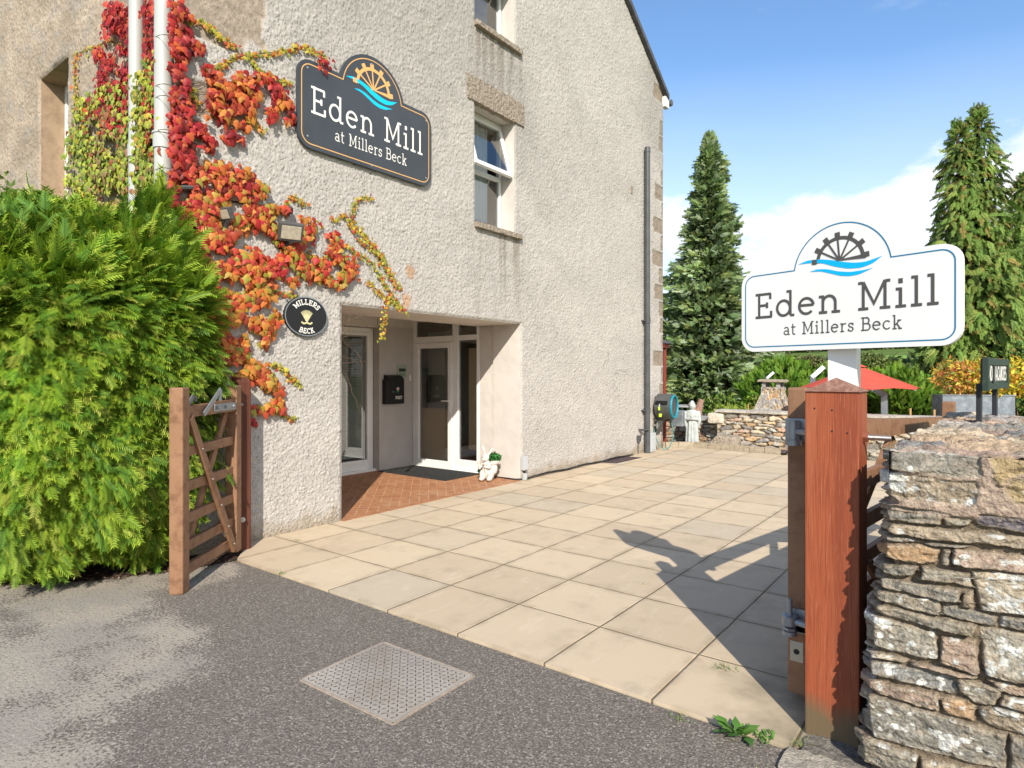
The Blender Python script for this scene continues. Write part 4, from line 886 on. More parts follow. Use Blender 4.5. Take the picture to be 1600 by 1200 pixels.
p = on_x(640, 591, PX); t_ = MB(); t_.bbox((PX+.002, p.y-.02, p.z-.045), (PX+.02, p.y+.01, p.z+.05), .006)
put(t_.build('door_bell', M['ink_white']), 'small cream bell push between post box and door', 'door bell')
# ---- rubber mat
mb = MB(); P_ = [on_z(597, 736, .02), on_z(645, 727, .02), on_z(752, 737, .02), on_z(694, 752, .02)]
mm = [(-7.42, 6.35), (-7.42, 7.09), (-6.02, 7.09), (-6.02, 6.35)]
mb.prism([(x, y, .016) for x, y in mm][::-1], (0, 0, .014))
for k in range(44): y = 6.37+k*.0162; mb.box((-7.40, y, .030), (-6.04, y+.007, .034))
put(mb.build('rubber_mat', M['rubber']), 'dark rubber mat on the brick floor before the glass door', 'mat')
# ---- floodlights with cable
def floodlight(u, v, s_, yaw, label, upward=False):
    p = on_x(u, v, GX+.16*s_); t_ = thing('floodlight', (GX, p.y, p.z-.1*s_), label, 'floodlight')
    MM = Matrix.Translation(p) @ Matrix.Rotation(yaw, 4, 'Z') @ Matrix.Rotation(radians(28), 4, 'Y')
    mb = MB(); mb.bbox((-.035*s_, -.11*s_, -.085*s_), (.03*s_, .11*s_, .085*s_), .012*s_, MM)
    for k in range(6): mb.box((-.06*s_, (-.09+k*.034)*s_, -.06*s_), (-.03*s_, (-.084+k*.034)*s_, .06*s_), MM)
    mb.build('housing', M['grey_plastic'], t_)
    mb = MB(); mb.bbox((.031*s_, -.088*s_, -.062*s_), (.036*s_, .088*s_, .062*s_), .004*s_, MM); mb.build('lens', mat('floodlight_lens', (.50, .44, .34), .25, .5, noise=[(30, .8, .45, .6, 1)]), t_)
    mb = MB(); mb.tube([(GX, p.y, p.z-.11*s_), (GX+.09*s_, p.y, p.z-.12*s_), MM @ Vector((-.03*s_, 0, -.03*s_))], .016*s_, 8); mb.lathe((GX+.0, p.y, p.z-.11*s_), [(.05*s_, 0), (.05*s_, .03*s_)], 12, 'x'); mb.build('bracket', M['black'], t_)
    return p
floodlight(454, 362, 1.0, radians(-20), 'dark square floodlight with pale lens among orange creeper leaves')
floodlight(352, 334, .62, radians(-75), 'small black floodlight deep in the red creeper, left of the bigger one')
mb = MB(); mb.tube([on_x(283, 293, GX+.07), on_x(300, 293, GX+.08), on_x(318, 299, GX+.05)], .020, 8); put(mb.build('cable_gland', M['grey_plastic']), 'short grey cable bracket at the corner among red leaves', 'bracket')
mb = MB(); cp = [(300, 305), (345, 312), (392, 319), (432, 325), (450, 330)]; mb.tube([on_x(u, v, GX+.03) for u, v in cp], .008, 6); q = on_x(446, 328, GX+.05); mb.tube([q, q+Vector((.02, .06, 0))], .030, 10)
put(mb.build('light_cable', M['cable']), 'dark cable running through the creeper to the larger floodlight', 'cable')

# ================================================================== VIRGINIA CREEPER
rng = np.random.default_rng(11)
RED = [(.44,.03,.03,4), (.54,.07,.04,3), (.30,.02,.022,3), (.56,.12,.035,2), (.20,.025,.02,1)]
ORG = [(.60,.17,.04,4), (.62,.26,.05,3), (.52,.08,.035,4), (.46,.30,.05,2), (.36,.32,.05,2), (.30,.06,.025,1)]
YEL = [(.50,.42,.05,3), (.34,.36,.04,3), (.60,.36,.05,2), (.24,.28,.04,2)]
GRN = [(.32,.42,.06,3), (.46,.50,.06,4), (.18,.26,.035,2), (.34,.24,.07,1), (.30,.12,.05,1)]
BRN = [(.32,.22,.08,3), (.28,.30,.05,3), (.40,.18,.09,2), (.40,.42,.06,2), (.40,.10,.05,1)]
# outline in the photograph, wall, leaves, palette, leaf size (m)
REG = [([(165,0),(203,0),(203,110),(202,180),(178,205),(150,205),(152,120),(145,80),(160,40)], 'L', 620, RED, .08),
 ([(222,0),(243,0),(243,230),(222,250)], 'L', 330, RED, .075),
 ([(115,160),(150,135),(203,120),(243,70),(246,340),(205,352),(105,352),(100,230)], 'L', 2600, GRN, .075),
 ([(140,190),(215,150),(246,200),(246,350),(150,350)], 'L', 1000, BRN, .085), ([(128,160),(165,150),(172,205),(130,215)], 'L', 60, RED, .08),
 ([(114,150),(130,150),(130,235),(112,235)], 'L', 130, YEL, .045), ([(205,110),(222,105),(236,180),(222,240),(205,235)], 'P', 60, YEL, .065),
 ([(60,295),(110,300),(205,330),(205,352),(60,352)], 'L', 300, YEL, .05),
 ([(268,0),(298,0),(297,70),(300,150),(290,170),(270,150)], 'G', 210, RED, .09),
 ([(268,150),(300,150),(312,300),(300,350),(268,350)], 'G', 320, RED, .09),
 ([(300,60),(322,78),(338,112),(322,108)], 'G', 24, RED, .08), ([(325,115),(395,115),(402,160),(388,200),(350,197),(325,180)], 'G', 190, RED[1:]+ORG[:3], .095),
 ([(400,115),(425,112),(458,148),(461,195),(430,187),(405,162)], 'G', 125, RED+ORG[:2], .09),
 ([(310,190),(336,195),(336,235),(312,226)], 'G', 34, RED, .085), ([(345,195),(380,211),(378,226),(345,215)], 'G', 24, RED, .08),
 ([(495,86),(512,86),(523,112),(505,108)], 'G', 16, RED, .07),
 ([(290,300),(330,250),(375,250),(418,288),(420,302),(380,322),(330,345),(290,345)], 'G', 250, RED[1:]+ORG, .095),
 ([(275,290),(318,318),(330,352),(275,352)], 'G', 110, RED, .095),
 ([(300,330),(420,318),(470,330),(520,360),(560,400),(575,450),(560,466),(520,440),(470,430),(430,436),(400,412),(340,420),(300,400)], 'G', 760, ORG+RED[:2], .10),
 ([(345,400),(415,412),(430,480),(438,500),(400,560),(440,600),(442,640),(395,642),(370,590),(350,560),(345,480)], 'G', 520, ORG, .105),
 ([(300,400),(345,400),(350,600),(330,600)], 'G', 160, ORG+RED, .10), ([(415,432),(470,436),(430,450)], 'G', 24, ORG, .08),
 ([(535,400),(575,420),(578,460),(535,440)], 'G', 60, ORG, .095), ([(388,652),(410,655),(420,662),(392,660)], 'G', 7, RED, .07)]
TEND = [[(298,33),(312,30),(330,42),(352,62),(370,72)], [(325,108),(345,103),(365,90),(400,84),(440,80),(475,73),(490,78),(508,90)], [(320,105),(335,108),(352,100)], [(390,88),(402,105),(410,112)], [(385,183),(400,190),(412,205)], [(430,122),(455,130)],
 [(400,320),(430,330),(448,318),(452,306),(462,308),(478,318)], [(556,362),(550,335),(555,318),(566,308),(582,309)], [(520,345),(540,335),(552,352),(575,372),(598,400),(612,430)], [(560,372),(585,392),(603,418),(625,452)], [(545,385),(580,410),(600,440),(628,482)],
 [(575,440),(600,462),(622,474),(634,488)], [(606,470),(602,495),(596,530)], [(480,395),(510,412),(545,398)], [(400,448),(430,455),(462,462)], [(340,520),(355,560)], [(420,566),(445,578),(470,602)], [(418,575),(432,590)], [(430,640),(445,648),(463,656)], [(380,455),(415,452)],
 [(478,430),(500,405),(520,400)], [(190,70),(168,62),(150,75)], [(150,72),(135,78),(118,84)], [(118,85),(116,120),(118,150)], [(290,130),(300,140),(310,160)], [(466,412),(490,418),(505,440)]]
def in_poly(pts, poly):
    x, y = pts[:, 0], pts[:, 1]; ins = np.zeros(len(pts), bool); j = len(poly)-1
    for i in range(len(poly)):
        xi, yi = poly[i]; xj, yj = poly[j]
        c = ((yi > y) != (yj > y)) & (x < (xj-xi)*(y-yi)/((yj-yi) or 1e-9)+xi); ins ^= c; j = i
    return ins
def wallpt(u, v, wall, off):
    return on_x(u, v, GX+off) if wall == 'G' else on_y(u, v, GY0-off)
def leaves(uv, wall, pal, size, rng, out=(.03, .07), tilt=.55):
    n = len(uv); pos = np.array([wallpt(u, v, wall, rng.uniform(*out)) for u, v in uv])
    nr = np.tile((1., 0, 0) if wall == 'G' else (0, -1., 0), (n, 1)); nr = nr+unit(n, rng)*tilt+np.array((0, 0, .25)); nr /= np.linalg.norm(nr, axis=1, keepdims=True)
    tan = np.array((0, 1., 0)) if wall == 'G' else np.array((1., 0, 0)); a = rng.normal(0, .55, n)
    ax = -np.array((0, 0, 1.))*np.cos(a)[:, None]+tan*np.sin(a)[:, None]
    R = frames(ax, nr); # make the face look outwards
    sg = np.sign((R[:, :, 2]*nr).sum(1)); R[:, :, 0] *= sg[:, None]; R[:, :, 2] *= sg[:, None]
    sc = size*.74*rng.uniform(.55, 1.2, n); col = pick(pal, n, rng); c2 = col*(.75+.5*rng.random((n, 1)))+rng.normal(0, .015, (n, 3))
    return scatter(IVY[0], IVY[1], IVY[2], pos, R, sc, col, np.clip(c2, .01, .8))
cr = thing('virginia_creeper', (GX+.1, GY0, 0), 'red, orange and yellow creeper climbing the corner of the mill', 'climbing plant')
parts = []
for poly, wall, n, pal, size in REG:
    lo = np.min(poly, 0); hi = np.max(poly, 0); uv = rng.uniform(lo, hi, (n*12, 2)); uv = uv[in_poly(uv, poly)]
    cl_ = fbm2(uv[:, 0]/22, uv[:, 1]/22, 5); uv = uv[cl_ > (.36 if wall != 'G' else (.45 if n < 400 else .495))][:int(n*(1.4 if wall != 'G' else 1.6))]
    uv = uv+rng.normal(0, 2.5, uv.shape)
    if wall == 'P': parts.append(leaves(uv, 'L', pal, size, rng, (.17, .20)))
    else: parts.append(leaves(uv, wall, pal, size, rng, (.03, .16) if wall == 'L' else (.02, .11)))
stems = MB()
for tline in TEND:
    wall = 'G' if tline[0][0] > 270 else 'L'; pts = []
    for a, b in zip(tline[:-1], tline[1:]):
        m = max(2, int(math.hypot(b[0]-a[0], b[1]-a[1])/2.6)); pts += [(a[0]+(b[0]-a[0])*k/m, a[1]+(b[1]-a[1])*k/m) for k in range(m)]
    pts.append(tline[-1]); stems.tube([wallpt(u, v, wall, .03) for u, v in pts[::3]+[pts[-1]]], .004, 4)
    uv = np.repeat(np.array(pts, float), 3, 0); uv += rng.normal(0, 2.6, uv.shape)
    w0 = rng.random(len(uv)) < .7
    parts.append(leaves(uv[w0], wall, YEL, .043, rng, (.02, .06))); parts.append(leaves(uv[~w0], wall, ORG+YEL[:1], .055, rng, (.02, .06)))
V, F, C = merge(parts); np_mesh('leaves', V, F, M['leaf'], cr, C)
for k in range(80):    # bare stems creeping over the render and the pipes
    u0, v0 = random.choice([(random.uniform(300, 560), random.uniform(120, 460)), (random.uniform(272, 300), random.uniform(0, 340)), (random.uniform(470, 640), random.uniform(250, 360)), (random.uniform(430, 540), random.uniform(440, 600))])
    a = random.uniform(-.6, .9); P_ = []
    for j in range(9): P_.append(on_x(u0, v0, GX+.016)); u0 += 9*cos(a); v0 += 9*sin(a); a += random.uniform(-.45, .45)
    stems.tube(P_, .0022, 4)
for v0 in (60, 137, 155, 208, 268):
    stems.tube([on_y(255.5+13.5*cos(t), v0-6*sin(t), GY0-.155) for t in np.linspace(0, pi, 8)], .003, 4)
stems.build('stems', M['twig'], cr)

# ================================================================== CONIFER HEDGE
rng = np.random.default_rng(5)
hd = thing('conifer_hedge', (-6.6, 1.75, 0), 'big bright green feathery conifer hedge in front of the mill', 'hedge')
HC = np.array((-6.75, 1.76, 1.30)); HR = np.array((2.02, .90, 1.44))
def hedge_pts(n, shrink, rng):
    """points on a rounded-box surface; returns points and outward normals"""
    d = unit(n*3, rng); p = 3.0
    rad = 1/(np.abs(d[:, 0])**p+np.abs(d[:, 1])**p+np.abs(d[:, 2])**2.6)**(1/p); P = d*rad[:, None]
    N = np.sign(P)*np.abs(P)**(p-1)/HR; N /= np.linalg.norm(N, axis=1, keepdims=True)
    lump = 1+.10*(fbm3(P*2.2, 3)-.5)*2; P = P*lump[:, None]*shrink[:len(P), None]*HR+HC
    return P, N
n = 34000; sh = rng.uniform(.80, 1.0, n*3)**.5
P, N = hedge_pts(n, sh, rng)
vis = (N[:, 1] < .55) & (P[:, 2] > .10+.12*(P[:, 0] > -5.6)) & (P[:, 0] > -8.7); P, N, sh = P[vis], N[vis], sh[vis]
m = 4200; d = unit(m, rng); P2 = np.array((-5.25, 2.22, 1.42))+d*np.array((.42, .42, 1.42))*rng.uniform(.75, 1, m)[:, None]*(1+.22*(fbm3(d*3, 6)-.5)*2)[:, None]; k_ = (P2[:, 2] > .1) & ~((P2[:, 0] < -5.28) & (P2[:, 1] > 2.38)) & (P2[:, 0] > -5.5); P = np.vstack([P, P2[k_]]); N = np.vstack([N, d[k_]])
# drooping skirt swelling outwards near the ground
n = len(P)
up = np.array((0, 0, 1.))
P = P+N*((fbm3(P*6.0, 77)-.5)*.36)[:, None]
RAD = np.stack([(P[:, 0]+6.3)/1.6, np.zeros(n), (P[:, 2]-1.3)/1.8], -1)
ax = N*.62+RAD*.30+up*(.05+.40*sstep(1.6, 2.7, P[:, 2]))[:, None]-up*(.42*sstep(2.5, 1.7, P[:, 2]))[:, None]+np.array((.30, .15, 0))*(.3+rng.random((n, 1))*.9)*sstep(-7.2, -5.4, P[:, 0])[:, None]+unit(n, rng)*.42
nr = up*.45+N*1.2+unit(n, rng)*.65
R = frames(ax, nr); R[:, :, 2] *= 1
sc = rng.uniform(.10, .23, n)*(.85+.35*sstep(1.5, 2.7, P[:, 2]))
tone = (.5*fbm3(P*3.0, 12)+.5*vn3(P*11, 5))[:, None]
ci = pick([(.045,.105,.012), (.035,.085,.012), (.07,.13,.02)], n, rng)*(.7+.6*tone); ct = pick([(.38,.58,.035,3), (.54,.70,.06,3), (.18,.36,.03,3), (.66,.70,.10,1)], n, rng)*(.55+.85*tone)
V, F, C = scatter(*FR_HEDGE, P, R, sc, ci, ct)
# taller wispy leaders along the top
m = 520; LP = np.stack([rng.uniform(-8.4, -5.1, m), rng.uniform(1.0, 2.2, m), rng.uniform(2.38, 2.70, m)], -1)
R2 = frames(np.stack([rng.normal(.25, .4, m), rng.normal(-.1, .3, m), np.full(m, 1.)], -1), unit(m, rng)); S2 = scatter(*FR_HEDGE, LP, R2, rng.uniform(.10, .19, m), pick([(.05,.12,.02)], m, rng), pick([(.17,.36,.04), (.24,.40,.05)], m, rng))
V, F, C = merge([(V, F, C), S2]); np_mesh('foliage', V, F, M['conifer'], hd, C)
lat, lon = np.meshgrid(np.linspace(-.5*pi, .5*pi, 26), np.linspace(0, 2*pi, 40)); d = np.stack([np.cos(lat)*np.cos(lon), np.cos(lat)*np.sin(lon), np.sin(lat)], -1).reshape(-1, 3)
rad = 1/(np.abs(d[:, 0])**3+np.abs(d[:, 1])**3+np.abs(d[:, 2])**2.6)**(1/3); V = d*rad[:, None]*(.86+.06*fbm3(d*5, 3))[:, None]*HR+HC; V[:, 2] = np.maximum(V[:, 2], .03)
np_mesh('shade_core', V, grid_faces(40, 26), M['core'], hd, smooth=True)  # solid dark core blocks the view through, its colour standing for shade
mb = MB()
for x in (-7.6, -6.6, -5.7): mb.tube([(x, 1.8, 0), (x+.05, 1.8, .4)], [.06, .045], 8)
mb.build('trunk', M['bark'], hd)
# litter of dry fronds and bark under the hedge and tiny weeds at the joints
rng = np.random.default_rng(9)
n = 6500; LP = np.stack([rng.uniform(-8.5, -4.7, n), rng.uniform(.35, 2.7, n), np.full(n, .012)], -1)
edge_ = np.interp(LP[:, 0], [-9, -5.75, -5.16, -4.90, -4.7], [.5, 1.12, 1.8, 2.33, 2.75]); LP = LP[(LP[:, 1] > edge_-.14+rng.normal(0, .05, n)) & (LP[:, 1] < edge_+.5)]; n = len(LP)
R = frames(unit(n, rng)*np.array((1, 1, .15)), np.tile((0, 0, 1.), (n, 1))+unit(n, rng)*.4); V, F, C = scatter(*OVAL, LP, R, rng.uniform(.012, .04, n), pick([(.28,.17,.10), (.12,.07,.05), (.40,.30,.22), (.20,.10,.07)], n, rng))
put(np_mesh('leaf_litter', V, F, M['leaf'], None, C), 'dry brown leaf and bark litter along the foot of the hedge', 'leaf litter', kind='stuff')
# leafy shrub behind the hedge at the left edge
def leaf_cloud(P, N, size, pal, rng, tmpl=OVAL, tilt=.8, droop=.2):
    n = len(P); nr = N+unit(n, rng)*tilt; ax = N*.6+unit(n, rng)-up*droop; R = frames(ax, nr); c = pick(pal, n, rng)
    return scatter(*tmpl, P, R, size*rng.uniform(.6, 1.2, n), c*.9, c*1.1)
def ellipsoid_pts(c, r, n, rng, inner=.55, lump=.25, seed=1):
    d = unit(n, rng); k = rng.uniform(inner, 1, n)**.6*(1+lump*(fbm3(d*2.2+seed, seed)-.5)*2); return np.array(c)+d*k[:, None]*np.array(r), d
def bush(name, c, r, n, size, pal, label, cat, seed, group=None, tmpl=OVAL, lump=.3, stems_=True, droop=.2, m_='leaf'):
    rng = np.random.default_rng(seed); z0 = c[2]-r[2]; t_ = thing(name, (c[0], c[1], z0), label, cat, group)
    P, N = ellipsoid_pts(c, r, n, rng, lump=lump, seed=seed); V, F, C = leaf_cloud(P, N, size, pal, rng, tmpl, droop=droop)
    np_mesh('foliage', V, F, M[m_], t_, C)
    if stems_:
        mb = MB()
        for k in range(9): a = k*2.4; mb.tube([(c[0]+.08*cos(a)*r[0], c[1]+.08*sin(a)*r[1], z0), (c[0]+.35*cos(a)*r[0], c[1]+.35*sin(a)*r[1], c[2]), (c[0]+.7*cos(a)*r[0], c[1]+.7*sin(a)*r[1], c[2]+.55*r[2])], [.02, .015, .006], 5)
        mb.build('stems', M['twig'], t_)
    return t_
bush('leafy_shrub', (-8.72, 2.0, 1.93), (.80, .33, 1.93), 4200, .075, [(.08,.15,.03), (.14,.22,.05), (.20,.27,.06)], 'loose dark green leafy shrub rising behind the hedge at the far left', 'shrub', 21)
# ================================================================== GATES
def gate(name, H, E, stile_h, hx, top0, top1, rails, label, end_z=0.0, th=.055, stile=.085, group=None):
    """H hinge foot, E free-end foot; top0/top1 = (z low, z high) of the top rail at the hinge and at the free end"""
    H, E = Vector((*H, 0)), Vector((*E, 0)); d = (E-H); L = d.length; d.normalize(); n = Vector((-d.y, d.x, 0))
    MM = Matrix(((d.x, n.x, 0, H.x), (d.y, n.y, 0, H.y), (0, 0, 1, 0), (0, 0, 0, 1)))
    t_ = thing(name, tuple(H), label, 'gate', group); w = M['gatewood']
    mb = MB(); mb.bbox((-stile/2, -stile/2, .045), (stile/2, stile/2, stile_h[0]), .010, MM); mb.build('stile', w, t_)
    mb = MB(); mb.bbox((L-stile/2, -stile/2, end_z), (L+stile/2, stile/2, stile_h[1]), .010, MM); mb.build('stile', w, t_)
    a, b = stile/2, L-stile/2
    nseg = 10; vs = []
    for k in range(nseg+1):
        t = k/nseg; x = a+(b-a)*t; e = t**.85 if hx == 'long' else min(1, t*1.6); z0 = top0[0]+(top1[0]-top0[0])*e; z1 = top0[1]+(top1[1]-top0[1])*e
        for y in (-th/2, th/2):
            for z in (z0, z1): vs.append(MM @ Vector((x, y, z)))
    fs = []
    for k in range(nseg):
        i = 4*k; fs += [(i, i+4, i+5, i+1), (i+2, i+3, i+7, i+6), (i+1, i+5, i+7, i+3), (i, i+2, i+6, i+4)]
    mb = MB(); mb.add(vs, fs); mb.build('top_rail', w, t_)
    for z0, z1 in rails:
        mb = MB(); mb.bbox((a, -th*.28, z0), (b, th*.28, z1), .005, MM); mb.build('rail', w, t_)
    zt, zb = min(top0[0], top1[0])+.0, rails[-1][0]+.02
    bolts = MB()
    def brace(x0, z0, x1, z1, y):
        mb = MB(); mb.bar(MM @ Vector((x0, y, z0)), MM @ Vector((x1, y, z1)), .028, .062, up=(0, 0, 1), bev=.004); mb.build('brace', w, t_)
        for r0, r1 in rails:
            z = (r0+r1)/2; t = (z-z0)/(z1-z0)
            if 0.02 < t < .98: p = MM @ Vector((x0+(x1-x0)*t, y, z)); q = n*(1 if y > 0 else -1); bolts.tube([p+q*.012, p+q*.021], .007, 8)
    if hx == 'long':
        brace(a+.01, zb, L*.5, zt, .033); brace(b-.01, zb, L*.5, zt, .033); brace(a+.02, zt-.02, L*.42, zb, -.033)
    else:
        brace(a+.01, zb-.04, b-.03, zt, -.033 if False else .033); brace(b-.01, zb, a+.02, zt, -.033)
    bolts.build('bolt', M['bolt'], t_)
    return t_, MM, L
rails_s = [(.925, .995), (.680, .752), (.455, .528), (.262, .335), (.095, .170)]
gt, GM, GLn = gate('small_gate', (-4.95, 2.70), (-4.43, 2.03), (1.41, 1.41), 'short', (1.20, 1.30), (1.20, 1.28), rails_s, 'narrow brown wooden gate leaf standing open beside the hedge', .0, .065, .095)
mb = MB(); mb.bbox((.05, .036, 1.215), (.42, .044, 1.275), .003, GM)
for x in (.10, .24, .38): mb.tube([GM @ Vector((x, .044, 1.245)), GM @ Vector((x, .056, 1.245))], .012, 8)
mb.build('hinge_strap', M['steel'], gt)
mb = MB()
mb.bar(GM @ Vector((.60, .05, 1.21)), GM @ Vector((.36, .06, 1.385)), .012, .034); mb.bar(GM @ Vector((.36, .06, 1.385)), GM @ Vector((.37, .06, 1.30)), .012, .03)
mb.bar(GM @ Vector((.68, -.05, 1.24)), GM @ Vector((.50, -.06, 1.375)), .012, .034); mb.bar(GM @ Vector((.50, -.06, 1.375)), GM @ Vector((.505, -.06, 1.30)), .012, .03)
mb.build('latch', M['steel'], gt)
mb = MB(); mb.bbox((GLn-.02, -.0485, 1.15), (GLn+.012, -.047, 1.26), .0005, GM) ; mb.build('mortise', mat('dark_mortise', (.10, .045, .03), .8), gt)
mb = MB(); mb.bbox((GLn-.048, -.0482, .985), (GLn+.0482, -.0472, .991), .0004, GM); mb.build('pale_scratch', mat('bare_wood', (.55, .42, .28), .8), gt)
# post the small gate hangs on
t_ = thing('gate_post', (-5.0, 2.87, 0), 'dark brown square timber post against the mill wall, hinge post of the small gate', 'post')
def cap_post(mb, x0, y0, x1, y1, z, apex):
    c = ((x0+x1)/2, (y0+y1)/2, apex); mb.add([(x0-.002, y0-.002, z), (x1+.002, y0-.002, z), (x1+.002, y1+.002, z), (x0-.002, y1+.002, z), c], [(0,1,4), (1,2,4), (2,3,4), (3,0,4), (3,2,1,0)])
M['darkpost'] = mat('dark_brown_post', (.13, .045, .026), .65, .25, noise=[(30, (.07,.025,.015), .42, .62, .8)], stretch=(1, 1, .06), bump=[(40, .4, .005)])
mb = MB(); mb.bbox((-5.15, 2.78, 0), (-5.025, 2.90, 1.44), .008); mb.build('shaft', M['darkpost'], t_)
mb = MB(); mb.add([(-5.149,2.781,1.438),(-5.026,2.781,1.438),(-5.026,2.899,1.438),(-5.149,2.899,1.438),(-5.125,2.805,1.475),(-5.05,2.805,1.475),(-5.05,2.875,1.475),(-5.125,2.875,1.475)], [(0,1,5,4),(1,2,6,5),(2,3,7,6),(3,0,4,7),(4,5,6,7)]); mb.build('cap', M['darkpost'], t_)
mb = MB(); mb.tube([(-5.03, 2.82, .28), (-4.985, 2.80, .28)], .022, 10); mb.tube([(-4.97, 2.73, 1.245), (-5.03, 2.82, 1.245)], .012, 8); mb.build('hinge_pin', M['bolt'], t_)
# long gate, swung open along the courtyard
rails_l = [(.86, .955), (.63, .715), (.43, .505), (.25, .325), (.10, .175)]
gl, GM2, GL2 = gate('long_gate', (-.695, 3.09), (-.275, 6.34), (1.44, 1.275), 'long', (1.155, 1.30), (1.085, 1.150), rails_l, 'long brown wooden gate leaf swung open behind the red post and stone wall', .10, .065, .085)
# ---- red gate post
rp = thing('gate_post', (-.51, 2.90, 0), 'thick red stained square timber post with pyramid cap in front of the white sign', 'post')
px0, px1, py0, py1 = -.612, -.412, 2.80, 3.00
mb = MB(); mb.bbox((px0, py0, -.02), (px1, py1, 1.436), .007); sh_ = mb.build('shaft', M['postwood'], rp)
# algae and bare wood at its foot
m_ = M['postwood']; N_, L_ = m_.node_tree.nodes, m_.node_tree.links; bsdf = N_['Principled BSDF']; src_ = bsdf.inputs['Base Color'].links[0].from_socket
g_ = N_.new('ShaderNodeNewGeometry'); s_ = N_.new('ShaderNodeSeparateXYZ'); L_.new(g_.outputs['Position'], s_.inputs[0])
nz = N_.new('ShaderNodeTexNoise'); nz.inputs['Scale'].default_value = 9; L_.new(g_.outputs['Position'], nz.inputs[0])
ad = N_.new('ShaderNodeMath'); ad.operation = 'MULTIPLY_ADD'; L_.new(nz.outputs[0], ad.inputs[0]); ad.inputs[1].default_value = .14; L_.new(s_.outputs[2], ad.inputs[2])
mr = N_.new('ShaderNodeMapRange'); mr.inputs[1].default_value = .27; mr.inputs[2].default_value = .17; L_.new(ad.outputs[0], mr.inputs[0])
xx = N_.new('ShaderNodeMix'); xx.data_type = 'RGBA'; L_.new(mr.outputs[0], xx.inputs[0]); L_.new(src_, xx.inputs[6]); xx.inputs[7].default_value = (.14, .10, .055, 1); L_.new(xx.outputs[2], bsdf.inputs['Base Color'])
mb = MB(); cap_post(mb, px0-.006, py0-.006, px1+.006, py1+.006, 1.430, 1.487); mb.build('cap', M['endgrain'], rp)
mb = MB()
for (x, z) in ((-.575, 1.36), (-.51, 1.355), (-.51, 1.27), (-.455, 1.265)): mb.tube([(x, py0-.001, z), (x, py0+.001, z)], .004, 6)
mb.build('knot', M['black'], rp)
mb = MB(); mb.tube([(px1, 2.9, 1.245), (px1+.018, 2.9, 1.245)], .022, 6); mb.build('nut', mat('rusty_nut', (.22, .07, .04), .7), rp)
mb = MB(); mb.tube([(px1+.018, 2.9, 1.245)]+[(px1+.02+.002*k, 2.9, 1.245) for k in range(40)], [.0105]+[.0105 if k % 2 else .0092 for k in range(40)], 10); mb.build('threaded_bolt', M['bolt'], rp)
# hinges between post and gate: wrap straps and pin
mb = MB()
zt0, zt1 = 1.195, 1.300
mb.bbox((-.745, 3.035, zt0), (-.737, 3.145, zt1), .002); mb.bbox((-.745, 3.030, zt0), (-.60, 3.036, zt1), .002)
mb.tube([(-.70, 2.995, zt0-.01), (-.70, 2.995, zt1-.005)], .024, 14); mb.tube([(-.70, 2.995, zt0+.012), (-.70, 2.995, zt0-.012)], .034, 14)
mb.tube([(-.70, 2.995, 1.245), (px0, 2.93, 1.245)], .014, 8)
mb.build('top_hinge', M['steel'], gl, smooth=True)
mb = MB(); z0, z1 = .335, .45
mb.bbox((-.745, 3.030, z0), (-.60, 3.036, z1-.01), .002); mb.tube([(-.715, 2.985, z0+.04), (-.715, 2.985, z1+.045)], .012, 12); mb.tube([(-.715, 2.985, z0+.0), (-.715, 2.985, z0+.018)], .032, 12)
mb.tube([(-.715, 2.985, z0+.02), (-.715, 2.985, z0+.032)], .028, 6); mb.tube([(-.715, 2.985, z0+.045), (-.715, 2.985, z0+.085)], .034, 14); mb.tube([(-.715, 2.985, z0+.065), (px0, 2.95, z0+.065)], .014, 8)
mb.bbox((-.735, 3.030, z0-.005), (px0+.002, 3.036, z0+.03), .002)
mb.build('bottom_hinge', M['steel'], gl, smooth=True)
mb = MB(); mb.bbox((-.728, 3.0435, .195), (-.672, 3.0475, .285), .001); o = mb.build('keep_plate', M['bolt'], gl)
mb = MB(); mb.tube([(-.70, 3.0430, .24), (-.70, 3.0437, .24)], .013, 12); mb.build('bolt_hole', M['black'], gl)

